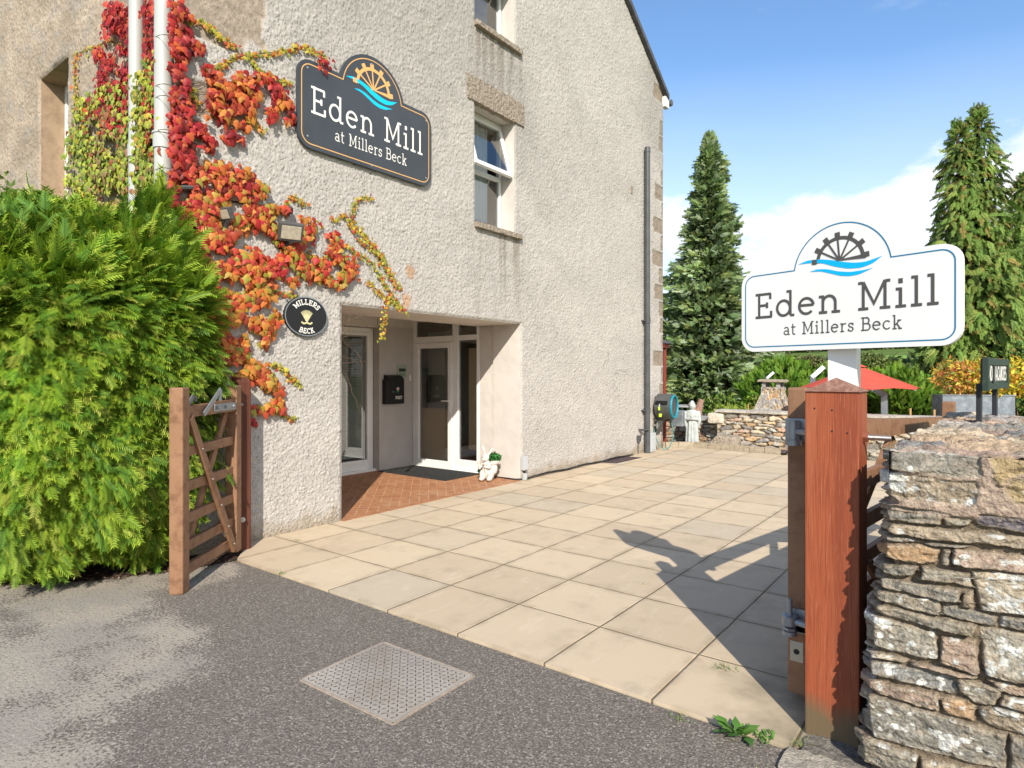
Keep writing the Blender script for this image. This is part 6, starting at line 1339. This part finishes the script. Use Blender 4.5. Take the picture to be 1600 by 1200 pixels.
for (a, b) in zip(kp[:-1], kp[1:]):
    a, b = Vector(a), Vector(b); L_ = (b-a).length; n = max(1, round(L_/.30)); d = (b-a)/n; w = Vector((-d.y, d.x)).normalized()
    for i in range(n):
        V, F = rough_box((.004, 0, 0), (d.length-.004, .07, .125), .03, .004, 20, i+n); ang = math.atan2(d.y, d.x); V = np.stack([a.x+d.x*i+V[:, 0]*cos(ang)-V[:, 1]*sin(ang), a.y+d.y*i+V[:, 0]*sin(ang)+V[:, 1]*cos(ang), V[:, 2]], -1); parts.append((V, F))
V, F, _ = merge(parts); put(np_mesh('kerb', V, F, M['kerb']), 'low concrete edging blocks between paving and planting bed', 'kerb', kind='structure')
mb = MB(); mb.add([(-5.3, 12.0, .05), (-4.8, 12.42, .05), (-3.1, 12.28, .05), (-3.05, 12.25, .03), (-3.0, 12.75, .06), (-5.3, 13.0, .08)], [(0, 1, 2, 3, 4, 5)])
M['slatechip'] = mat('purple_slate_chips', (.085, .060, .065), .9, .2, noise=[(60, (.22, .16, .15), .5, .62, .8), (26, (.03, .02, .025), .55, .66, .7)], bump=[(50, 1, .03)])
put(mb.build('slate_bed', M['slatechip'], origin=(0, 0, 0)), 'purple slate chippings in the narrow bed behind the kerb', 'gravel', kind='structure')
pc_ = on_z(948, 721, .01); mb = MB(); mb.add([(GX+.02, 9.3, .018), (GX+.30, 9.35, .018), (GX+.32, 10.3, .018), (GX+.02, 10.25, .018)], [(0, 1, 2, 3)]); put(mb.build('slate_patch', M['slatechip'], origin=(0, 0, 0)), 'small patch of purple slate chippings at the foot of the gable wall', 'gravel', kind='structure')
V, F = rough_box((-4.55, 12.33, .02), (-3.95, 12.66, .30), .04, .05, 3, 5, rnd=.08); V[:, 0] = -4.25+(V[:, 0]+4.25)*(1.12-.9*np.clip(V[:, 2]/.32, 0, 1)*np.where(V[:, 0] < -4.15, 1, .15)); put(np_mesh('boulder', V, F, M['sandstone'], smooth=True), 'smooth brown boulder lying in the slate bed', 'boulder')
# ---- barbecue chimney
bx, by = at(1208, 620, 13.7).x, at(1208, 620, 13.7).y; t_ = thing('barbecue_chimney', (bx, by, -.3), 'tapering crazy-stone barbecue chimney with flat stone cap behind the garden wall', 'chimney')
pal = np.array([(.30,.27,.24), (.22,.20,.19), (.42,.32,.20), (.38,.35,.30), (.46,.27,.12), (.26,.25,.25)])
vis_ = []
for k, (ux, nr_) in enumerate((((1, 0, 0), (0, -1, 0)), ((0, 1, 0), (1, 0, 0)), ((0, -1, 0), (-1, 0, 0)), ((-1, 0, 0), (0, 1, 0)))):
    W0, Hh = .74, 1.52; V, F, C = stone_sheet((0, 0, 0), (1, 0, 0), (0, 0, 1), (0, -1, 0), W0, Hh, .10, .085, .012, 61+k, .018, mortar=(.50, .44, .36), palette=pal, bright=1.1)
    s_ = .37-.175*np.clip((V[:, 2]-.95)/.45, 0, 1)**.8; xx = (V[:, 0]-W0/2)*(s_/.37); dd = -s_+V[:, 1]
    ux, nr_ = np.array(ux, float), np.array(nr_, float); V = np.array((bx, by, -.3))+xx[:, None]*ux-dd[:, None]*nr_+V[:, 2:3]*np.array((0, 0, 1.)); vis_.append((V, F, C))
V, F, C = merge(vis_); np_mesh('stack', V, F, M['stonefar'], t_, C)
mb = MB()
for sx in (-1, 1):
    for sy in (-1, 1): mb.box((bx+sx*.15-.035, by+sy*.15-.035, 1.2), (bx+sx*.15+.035, by+sy*.15+.035, 1.33))
mb.box((bx-.195, by-.195, 1.16), (bx+.195, by+.195, 1.225)); mb.build('cap_support', M['coping'], t_)
V, F = rough_box((bx-.27, by-.25, 1.325), (bx+.27, by+.25, 1.385), .04, .018, 7, 2, rnd=.02); np_mesh('cap', V, F, M['kerb'], t_, smooth=True)
# ---- bent steel posts
def bent(u0, v0, u1, v1, k, w, label):
    a, b = at(u1, v1, k), at(u0, v0, k); t_ = MB(); f = Vector((a.x, a.y, -.45))
    t_.bar(f, a, w, w, up=(0, 1, 0), bev=.006); t_.bar(a-(b-a).normalized()*w*.35, b, w*.98, w*.98, up=(0, 1, 0), bev=.006)
    put(t_.build('bent_steel_post', M['steel']), label, 'steel post', 'bent square steel posts in the garden')
bent(1356, 602, 1382, 617, 11.7, .105, 'bent square steel post under the coral parasol, right of the red gate post'); bent(1287, 574, 1270, 589, 15.2, .11, 'bent square steel post just above the left side of the red gate post'); bent(1209, 582, 1199, 591, 17, .075, 'bent square steel post behind the barbecue chimney')
# ---- parasol
k = 12.3; pk = at(1341, 571, k); rim_z = at(1341, 604, k).z; t_ = thing('parasol', (pk.x, pk.y, -.5), 'open coral red garden parasol behind the gate', 'parasol')
Rp = 87/978*k; mb = MB(); n = 8
rimp = [Vector((pk.x+Rp*cos(2*pi*i/n+.35), pk.y+Rp*sin(2*pi*i/n+.35), at(1341, 607, k).z)) for i in range(n)]; vs = [pk]+rimp; fs = []
mid = []
for i in range(n):
    a, b = rimp[i], rimp[(i+1) % n]; vs.append((a+b)/2+Vector((0, 0, .03))); m = len(vs)-1; vs.append((pk+a+b)/3+Vector((0, 0, .02))); c_ = len(vs)-1
    j = (i+1) % n; fs += [(0, i+1, c_), (i+1, m, c_), (m, j+1, c_), (j+1, 0, c_)]
mb.add(vs, fs); mb.build('canopy', M['red_cloth'], t_)
mb = MB(); mb.lathe((pk.x, pk.y, pk.z-.03), [(.16, 0), (.03, .06), (.02, .10)], 8); mb.build('top_vent', M['red_cloth'], t_)
mb = MB(); mb.tube([(pk.x, pk.y, -.5), (pk.x, pk.y, pk.z)], .022, 8)
mb.build('pole', M['light_plastic'], t_); mb = MB()
for i in range(n): mb.tube([pk-Vector((0, 0, .04)), rimp[i]-Vector((0, 0, .02))], .008, 4)
mb.build('ribs', M['light_plastic'], t_)
# ---- bamboo canes by the hedge
for i, (u, v) in enumerate(((1422.5, 638), (1460, 640), (1169, 631))):
    p = at(u, v, 11.2 if i < 2 else 14); p2 = at(u, 700, 11.2 if i < 2 else 14)
    if i < 2: p = on_y(u, v, 13.1); 
    mb = MB(); mb.tube([(p.x, p.y, -.5), p], .018, 6); put(mb.build('cane_stake', M['cane']), ('short tan stake left of the gate end stile', 'short tan stake just beside the gate end stile', 'short tan stake behind the far stone wall')[i], 'stake')
# ---- railing, stump and table behind the low wall
t_ = thing('metal_railing', (-5.2, 13.9, -.5), 'dark grey railing of flat slats behind the low stone wall', 'railing')
for i in range(10):
    u = 1052+i*7; p = at(u, 656, 14.2); mb = MB(); mb.bbox((p.x-.03, p.y-.008, -.4), (p.x+.03, p.y+.008, 1.5-62/978*14.2), .003); mb.build('slat', M['zinc'], t_)
a, b = at(1050, 647, 14.2), at(1116, 647, 14.2); mb = MB(); mb.bar(a, b, .03, .03); mb.build('rail', M['black'], t_)
for u in (1050, 1116): p = at(u, 645, 14.2); mb = MB(); mb.bbox((p.x-.02, p.y-.02, -.5), (p.x+.02, p.y+.02, p.z), .003); mb.build('post', M['black'], t_)
t_ = thing('garden_table', (-5.5, 14.5, -.5), 'round pale garden table behind the railing', 'table'); p = at(1070, 634, 15)
mb = MB(); mb.lathe((p.x, p.y, p.z-.03), [(.42, 0), (.44, .015), (.42, .04)], 24); mb.build('table_top', M['coping'], t_); mb = MB(); mb.tube([(p.x, p.y, -.5), (p.x, p.y, p.z-.03)], .05, 8); mb.lathe((p.x, p.y, -.5), [(.25, 0), (.06, .06)], 12); mb.build('leg', M['black'], t_)
t_ = thing('tree_stump', tuple(at(1090, 656, 13.9)[:2])+(-.5,), 'bare pinkish forked trunk of a cut tree behind the low wall', 'stump'); q = lambda u, v: at(u, v, 13.9)
mb = MB(); b0 = q(1090, 657); mb.tube([(b0.x, b0.y, -.5), b0, q(1090, 645)], [.13, .11, .10], 10); mb.tube([q(1090, 647), q(1093, 635), q(1096, 624)], [.10, .075, .06], 8); mb.tube([q(1089, 645), q(1083, 638), q(1077, 631)], [.07, .05, .045], 8); mb.tube([q(1077, 631), q(1078, 633)], [.055, .05], 8)
mb.build('trunk', mat('peeled_bark', (.34, .20, .15), .85, noise=[(16, .6, .45, .65, .8)], bump=[(30, .8, .02)]), t_)
# ---- hose reel on the corner
hp = Vector((GX+.06, 11.62, 1.0)); HR_ = thing('hose_reel', (GX+.01, 11.62, .55), 'grey wall hose reel with cyan ring and pale hose at the far corner', 'hose reel')
z0, z1 = 1.5-69/978*12.4, 1.5-30/978*12.4; cz_ = (z0+z1)/2; rr_ = (z1-z0)/2
MH = Matrix.Translation((GX+.24, 11.55, cz_)) @ Matrix.Rotation(radians(4), 4, 'Z')
mb = MB(); prof = [(rr_*(.98+.1*(abs(cos(a))**6))*cos(a)*.92, rr_*sin(a)) for a in np.linspace(0, 2*pi, 28, endpoint=False)]
mb.prism([MH @ Vector((-.17, -y, z)) for y, z in prof], MH.to_3x3() @ Vector((.30, 0, 0))); mb.build('housing', M['grey_plastic'], HR_)
mb = MB(); ri = [MH @ Vector((.145, rr_*.80*cos(a), rr_*.86*sin(a))) for a in np.linspace(0, 2*pi, 33)]; mb.tube(ri, .022, 8, cap=False); mb.build('cyan_ring', M['cyan_plastic'], HR_)
mb = MB(); mb.box((-.13, -rr_*.98-.03, .06), (.09, -rr_*.98+.05, .12), MH); mb.build('hose_slot', M['black'], HR_)
mb = MB(); mb.bbox((GX+.012, 11.46, z0-.30), (GX+.05, 11.66, z1-.05), .005); mb.prism([(GX+.05, 11.50, z0-.28), (GX+.05, 11.50, z0+.06), (GX+.22, 11.50, z0+.06)], (0, .10, 0)); mb.build('bracket', M['grey_plastic'], HR_)
mb = MB(); mb.tube([MH @ Vector(p) for p in ((-.03, -.20, .09), (-.05, -.26, .07), (-.06, -.275, .0))], .012, 8); mb.build('hose', M['statue_grey'], HR_)
mb = MB(); mb.tube([MH @ Vector(p) for p in ((-.06, -.275, .0), (-.06, -.275, -.06))], .020, 8); mb.tube([MH @ Vector(p) for p in ((-.04, -.26, -.13), (-.04, -.27, -.19))], [.034, .026], 10); mb.build('nozzle', M['lime_plastic'], HR_)
mb = MB(); tp = [(1018, 664), (1021, 668), (1024, 682), (1030, 697), (1037, 702), (1046, 699), (1051, 686), (1051, 668), (1048, 655)]; mb.tube([at(u, v, 12.25) for u, v in tp], .010, 6)
o = mb.build('supply_hose', mat('teal_hose', (.08, .24, .22), .5), HR_)
mb = MB(); p = at(1021, 664, 12.2); mb.tube([(GX+.0, p.y, p.z), (GX+.16, p.y, p.z)], .016, 8); mb.tube([(GX+.12, p.y, p.z+.05), (GX+.12, p.y, p.z-.06)], .012, 8); mb.build('wall_tap', M['bolt'], HR_)
mb = MB(); p = at(1041, 662, 12.6); put(MB().bbox((GX+.08, 12.05, .45), (GX+.36, 12.16, .78), .02).build('utility_box', M['zinc']), 'weathered grey utility box beyond the mill corner', 'box')
# ---- socket box, cable along the wall foot
p = on_x(818, 720, GX+.03); t_ = thing('socket_box', (GX, p.y, 0), 'small white outdoor socket box low on the wall right of the porch', 'socket')
za = on_x(818, 735, GX+.05).z; zb = on_x(818, 713, GX+.05).z
mb = MB(); mb.bbox((GX+.012, p.y-.045, za), (GX+.075, p.y+.045, zb), .008); mb.bbox((GX+.075, p.y-.04, za+.01), (GX+.082, p.y+.04, zb-.005), .003); mb.build('box', M['light_plastic'], t_)
mb = MB(); mb.tube([(GX+.04, p.y-.01, za), (GX+.05, p.y-.01, .10)], .008, 6); mb.tube([(GX+.04, p.y+.02, za), (GX+.045, p.y+.025, .03)], .006, 6); mb.build('lead', M['cable'], t_)
mb = MB(); mb.bbox((GX+.03, p.y-.035, .014), (GX+.085, p.y+.02, .11), .01); mb.build('plug', M['light_plastic'], t_)
mb = MB(); cp = [(-6.0, 7.02, .03)]+[(GX-.35+.1*k, 7.01, .03) for k in range(4)]+[(GX+.04+.012*sin(k*1.7), 7.1+.28*k, .03+.02*abs(sin(k*2.3))) for k in range(13)]; mb.tube(cp, .008, 5)
mb.tube([(a+.015, b, max(.02, c-.015)) for a, b, c in cp[2:]], .006, 5); put(mb.build('ground_cable', M['cable']), 'thin black cables trailing along the foot of the gable wall', 'cable')

# ================================================================== PLANTER WITH YELLOW SHRUB
k = 11.0; a, b = at(1473, 617, k), at(1586, 617, k*.98); pz0 = -.5; pz1 = at(1473, 617, k).z; d_ = Vector((b.x-a.x, b.y-a.y, 0)); Lp = d_.length; d_.normalize(); nn = Vector((-d_.y, d_.x, 0))
MP = Matrix(((d_.x, nn.x, 0, a.x), (d_.y, nn.y, 0, a.y), (0, 0, 1, 0), (0, 0, 0, 1)))
t_ = thing('zinc_planter', tuple(MP @ Vector((Lp/2, .2, 0)))[:2]+(pz0,), 'long grey metal trough planter standing behind the stone wall', 'planter')
mb = MB(); wv = 0.006
pts = [(x, wv*abs(sin(x*17))) for x in np.linspace(0, Lp, 40)]; prof = [(x, -y) for x, y in pts]+[(Lp, .42), (0, .42)]
mb.prism([MP @ Vector((x, y, pz0)) for x, y in prof][::-1], (0, 0, pz1-pz0)); mb.bbox((-.012, -.018, pz1-.012), (Lp+.012, .0, pz1+.006), .003, MP); mb.build('trough', M['zinc'], t_)
pc2 = MP @ Vector((Lp*.62, .25, 0)); YL = [(.72,.52,.03,5), (.60,.50,.05,3), (.30,.36,.04,2), (.68,.28,.05,2)]
rngy = np.random.default_rng(77); ys_ = thing('yellow_shrub', (pc2.x, pc2.y, pz1-.1), 'yellow and orange leaved shrub growing over the grey trough planter', 'shrub'); parts = []
for (u, v, ru, rv, n, pal) in ((1535, 592, 40, 30, 1700, YL), (1497, 590, 32, 30, 800, [(.66,.30,.07,3), (.55,.15,.06,2), (.60,.46,.06,3), (.26,.30,.05,2)]), (1590, 590, 30, 30, 900, YL)):
    c = at(u, v, k+.2); P, N = ellipsoid_pts(c, (ru/978*k, .40, rv/978*k), n, rngy, .35, .5, u); parts.append(leaf_cloud(P, N, .095, pal, rngy, OVAL, droop=.3))
V, F, C = merge(parts); np_mesh('foliage', V, F, M['leaf'], ys_, C)
mb = MB()
for i in range(14): c0 = MP @ Vector((Lp*random.uniform(.15, .95), .2, 0)); mb.tube([(c0.x, c0.y, pz1-.1), (c0.x+random.uniform(-.1, .1), c0.y, pz1+.12), (c0.x+random.uniform(-.2, .2), c0.y, pz1+.34)], [.008, .006, .003], 5)
mb.build('stems', M['twig'], ys_)
# ================================================================== TREES AND HEDGES
def conifer(name, base, H, prof, n, L, dens_pal, tip_pal, label, seed, droop, tmpl, whorl=.0, cat='tree', lean=(0, 0), tops=((0, 0, 1.0),), group=None, up=.1, core=.5):
    rng = np.random.default_rng(seed); t_ = thing(name, tuple(base), label, cat, group); base = np.array(base, float); parts = []
    for (ox, oy, hs) in tops:
        m = int(n*hs/len(tops)) if len(tops) > 1 else n; t = rng.random(m)**1.15; z = t*H*hs; a = rng.uniform(0, 2*pi, m)
        r = np.interp(t, [p[0] for p in prof], [p[1] for p in prof])*(hs if len(tops) > 1 else 1)
        wav = 1+whorl*np.sin(z*2*pi/.55+3*np.cos(a*2+seed))+.46*(vn2(a*2.2+10, z/(.09*H), seed)-.5)*2+.25*(vn2(a*4.5+30, z/(.035*H), seed+1)-.5)*2
        rad = r*wav*(rng.uniform(.25, 1, m)**.45); P = np.stack([base[0]+ox*t+lean[0]*t*t+rad*np.cos(a), base[1]+oy*t+rad*np.sin(a), base[2]+z-.10*rad], -1)
        rd = np.stack([np.cos(a), np.sin(a), np.zeros(m)], -1); upv = np.array((0, 0, 1.))
        ax = rd+upv*(up-droop*rng.uniform(.4, 1.3, m))[:, None]+unit(m, rng)*.38; ax += upv*(sstep(.93, 1, t)*1.5)[:, None]
        nr = upv*.6+rd*(.9+droop*.5)+unit(m, rng)*.6; R = frames(ax, nr); sc = L*rng.uniform(.6, 1.25, m)*(1-.45*t)
        tone = (.55+.9*vn2(a*3+5, z/.4, seed+2))[:, None]; parts.append(scatter(*tmpl, P, R, sc, pick(dens_pal, m, rng)*tone, pick(tip_pal, m, rng)*tone))
    V, F, C = merge(parts); np_mesh('crown', V, F, M['conifer'], t_, C)
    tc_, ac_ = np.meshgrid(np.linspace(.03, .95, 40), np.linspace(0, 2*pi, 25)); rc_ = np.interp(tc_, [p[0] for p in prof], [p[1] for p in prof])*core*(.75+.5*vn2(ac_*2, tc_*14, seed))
    np_mesh('shade_core', np.stack([base[0]+tops[0][0]*tc_+rc_*np.cos(ac_), base[1]+tops[0][1]*tc_+rc_*np.sin(ac_), base[2]+tc_*H*.97], -1).reshape(-1, 3), grid_faces(25, 40), M['core'], t_, smooth=True); mb = MB()  # added dark core inside the crown, shade painted as its colour
    for (ox, oy, hs) in tops: mb.tube([base, base+np.array((ox*.5+lean[0]*.25, oy*.5, H*hs*.5)), base+np.array((ox+lean[0], oy, H*hs*.97))], [.03*H*.9, .016*H, .004*H], 8)
    rr = random.Random(seed)
    for i in range(26):
        t = rr.uniform(.05, .85); a = rr.uniform(0, 2*pi); r = np.interp(t, [p[0] for p in prof], [p[1] for p in prof])*.7; o_ = base+np.array((tops[0][0]*t+lean[0]*t*t, 0, t*H*tops[0][2])); mb.tube([o_, o_+np.array((r*cos(a), r*sin(a), -.15*r))], [.02, .008], 5)
    mb.build('trunk', M['bark'], t_); return t_
b = on_z(1108, 800, -.5); k = 21.0; b = at(1108, 600, k); b.z = -.5; top_ = at(1108, 214, k).z
pr = lambda px: px/978*k
conifer('spruce_tree', b, top_+.5, [(0, pr(112)), (.13, pr(98)), (.28, pr(80)), (.40, pr(64)), (.53, pr(48)), (.60, pr(36)), (.70, pr(30)), (.80, pr(24)), (.90, pr(15)), (1, pr(2))], 15000, .40,
        [(.15,.23,.08), (.11,.18,.06), (.18,.22,.08)], [(.34,.46,.17,3), (.26,.40,.18,3), (.55,.64,.44,3), (.42,.46,.14,2)], 'tall narrow spruce tree with pale tipped needles beside the mill corner', 3, .12, FR_TREE, whorl=.24, up=.25, core=.5)
k2_ = 13.5; b = at(1532, 600, k2_); b.z = -.5; H2 = at(1528, 172, k2_).z+.5; q_ = lambda px: px/978*k2_
GP = [(.10,.17,.035), (.07,.13,.03), (.13,.16,.04)]; TP = [(.26,.42,.09,4), (.32,.46,.09,3), (.42,.48,.12,2), (.50,.34,.10,1)]
def _cam_off(dx): return (dx/978*k2_*CS, dx/978*k2_*SN)
conifer('drooping_cypress', b, H2, [(0, q_(75)), (.25, q_(74)), (.45, q_(62)), (.62, q_(50)), (.75, q_(38)), (.86, q_(26)), (.94, q_(14)), (1, q_(3))], 8500, .30, GP, TP, 'tall twin topped drooping conifer behind the right end of the white sign', 8, .62, FR_DROOP,
        tops=((*_cam_off(-4), 1.0), (*_cam_off(-36), .955)), up=.22, core=.22)
b = at(1606, 600, 14.2); b.z = -.5; conifer('drooping_cypress', b, at(1600, 275, 14.2).z+.5, [(0, 1.6), (.3, 1.5), (.6, 1.15), (.8, .5), (.93, .25), (1, .05)], 9000, .26, GP, TP, 'lower drooping conifer cut by the right edge of the picture', 9, .62, FR_DROOP)
# garden hedge of bright green conifers
def hedge(name, c, r, n, L, label, seed, pal=((.26,.48,.04), (.36,.56,.06), (.16,.34,.03))):
    rng = np.random.default_rng(seed); t_ = thing(name, (c[0], c[1], c[2]-r[2]), label, 'hedge'); P, N = ellipsoid_pts(c, r, n, rng, .8, .3, seed); tone = (.6+.8*fbm3(P*2.5, seed))[:, None]
    ax = N*.6+np.array((0, 0, .5))+unit(n, rng)*.4; V, F, C = scatter(*FR_LITE, P, frames(ax, N+unit(n, rng)*.5), L*rng.uniform(.7, 1.2, n), pick([(.04,.09,.012)], n, rng)*tone, pick(list(pal), n, rng)*tone); np_mesh('foliage', V, F, M['conifer'], t_, C)
    lat, lon = np.meshgrid(np.linspace(-.5*pi, .5*pi, 14), np.linspace(0, 2*pi, 22)); d = np.stack([np.cos(lat)*np.cos(lon), np.cos(lat)*np.sin(lon), np.sin(lat)], -1).reshape(-1, 3); np_mesh('shade_core', np.array(c)+d*np.array(r)*.82, grid_faces(22, 14), M['core'], t_, smooth=True)  # dark filler body: shaded inside of the hedge put into its colour
def hc(u, k, z=.5): p = at(u, 600, k); return (p.x, p.y, z)
hedge('garden_hedge', hc(1225, 17.5, .62), (1.15, .8, 1.12), 2600, .26, 'bright green garden hedge behind the barbecue chimney', 61)
hedge('garden_hedge', hc(1312, 17.2, .60), (1.0, .8, 1.02), 1800, .26, 'bright green garden hedge directly behind the parasol', 62)
hedge('garden_hedge', hc(1402, 13.5, .48), (.86, .7, 1.10), 3000, .24, 'rounded bright green conifer bush right of the parasol', 63)
b_ = bush('golden_shrub', hc(1142, 15.2, .12), (.78, .5, .62), 2600, .12, [(.30,.38,.05), (.36,.42,.07), (.20,.30,.04)], 'pale yellow green grassy shrub above the far stone wall', 'shrub', 64, tmpl=(FR_LITE[0], FR_LITE[1], FR_LITE[2]), droop=-.5)
bush('dark_shrub', hc(1466, 16.0, .9), (.60, .5, 1.4), 2400, .10, [(.05,.12,.025), (.10,.20,.04), (.16,.24,.05)], 'dark green leafy shrub between bright bush and yellow shrub', 'shrub', 65)
bush('dark_shrub', hc(1118, 16.3, .2), (1.0, .5, .75), 2200, .11, [(.06,.13,.02), (.14,.24,.03), (.22,.30,.05)], 'dense green shrub behind the forked stump', 'shrub', 66)
bush('orange_shrub', hc(1182, 16.4, .15), (.30, .3, .72), 500, .11, [(.38,.24,.08), (.30,.28,.06), (.20,.24,.05)], 'small orange tinged shrub left of the chimney', 'shrub', 67)
bush('dark_shrub', hc(1600, 12.3, .8), (1.1, .5, 1.4), 2600, .10, [(.05,.12,.025), (.12,.22,.04), (.18,.26,.05)], 'dark leafy shrub behind the yellow shrub at the right edge', 'shrub', 68)
# broadleaf trees farther away
def tree(name, c, r, n, size, pal, label, seed):
    rng = np.random.default_rng(seed); t_ = thing(name, (c[0], c[1], -.5), label, 'tree', 'broadleaf trees beyond the garden'); parts = []
    rr = random.Random(seed); mb = MB(); mb.tube([(c[0], c[1], -.5), (c[0], c[1], c[2]-r[2]*.2)], [.22, .14], 8)
    for i in range(11):
        a = rr.uniform(0, 2*pi); e = rr.uniform(-.5, .8); cc_ = (c[0]+r[0]*.6*cos(a)*cos(e), c[1]+r[1]*.6*sin(a)*cos(e), c[2]+r[2]*.6*sin(e)); P, N = ellipsoid_pts(cc_, tuple(q*.45 for q in r), n//11, rng, .4, .4, seed+i)
        parts.append(leaf_cloud(P, N, size, [tuple(np.array(p)*rr.uniform(.7, 1.25)) for p in pal], rng)); mb.tube([(c[0], c[1], c[2]-r[2]*.5), cc_], [.08, .03], 6)
    V, F, C = merge(parts); np_mesh('crown', V, F, M['leaf'], t_, C); mb.build('trunk', M['bark'], t_)
BW = [(.11,.14,.04), (.16,.17,.05), (.20,.19,.07)]
for i, (u, v, k, ru, lab, pal) in enumerate(((1205, 566, 34, 40, 'olive brown broadleaf tree beyond the hedge, right of the spruce', BW), (1270, 568, 38, 38, 'olive broadleaf tree beyond the hedge, left of the sign post', BW), (1352, 566, 30, 34, 'pale green broadleaf tree just right of the sign post', [(.15,.20,.05), (.20,.24,.06), (.12,.16,.04)]), (1462, 560, 24, 32, 'green broadleaf tree behind the dark shrub, under the sign corner', [(.10,.16,.04), (.15,.21,.05)]), (1045, 575, 40, 40, 'darker broadleaf tree half hidden behind the spruce base', BW))):
    p = at(u, v, k); r = ru/978*k; tree('broadleaf_tree', (p.x, p.y, p.z-.25*r), (r, r, r*.75), 3200, .16*k/30+.08, pal, lab, 90+i)
# hedgerow lines on the far fields
for i, (y, z_) in enumerate(((118, 0), (170, 0))):
    rng = np.random.default_rng(200+i); n = 5200; X = rng.uniform(-90, 40, n); Y = y+X*.12+rng.normal(0, 1.2, n); Z = ground_h(X, Y)+rng.uniform(0, 2.4, n)*(.5+fbm2(X/9, Y/9, i)); P = np.stack([X, Y, Z], -1); V, F, C = leaf_cloud(P, unit(n, rng), 1.5, [(.06,.09,.03), (.09,.12,.04)], rng)
    put(np_mesh('hedgerow', V, F, M['leaf'], None, C), ('nearer dark hedgerow line across the green fields', 'farther dark hedgerow line across the green fields')[i], 'hedgerow', kind='stuff')
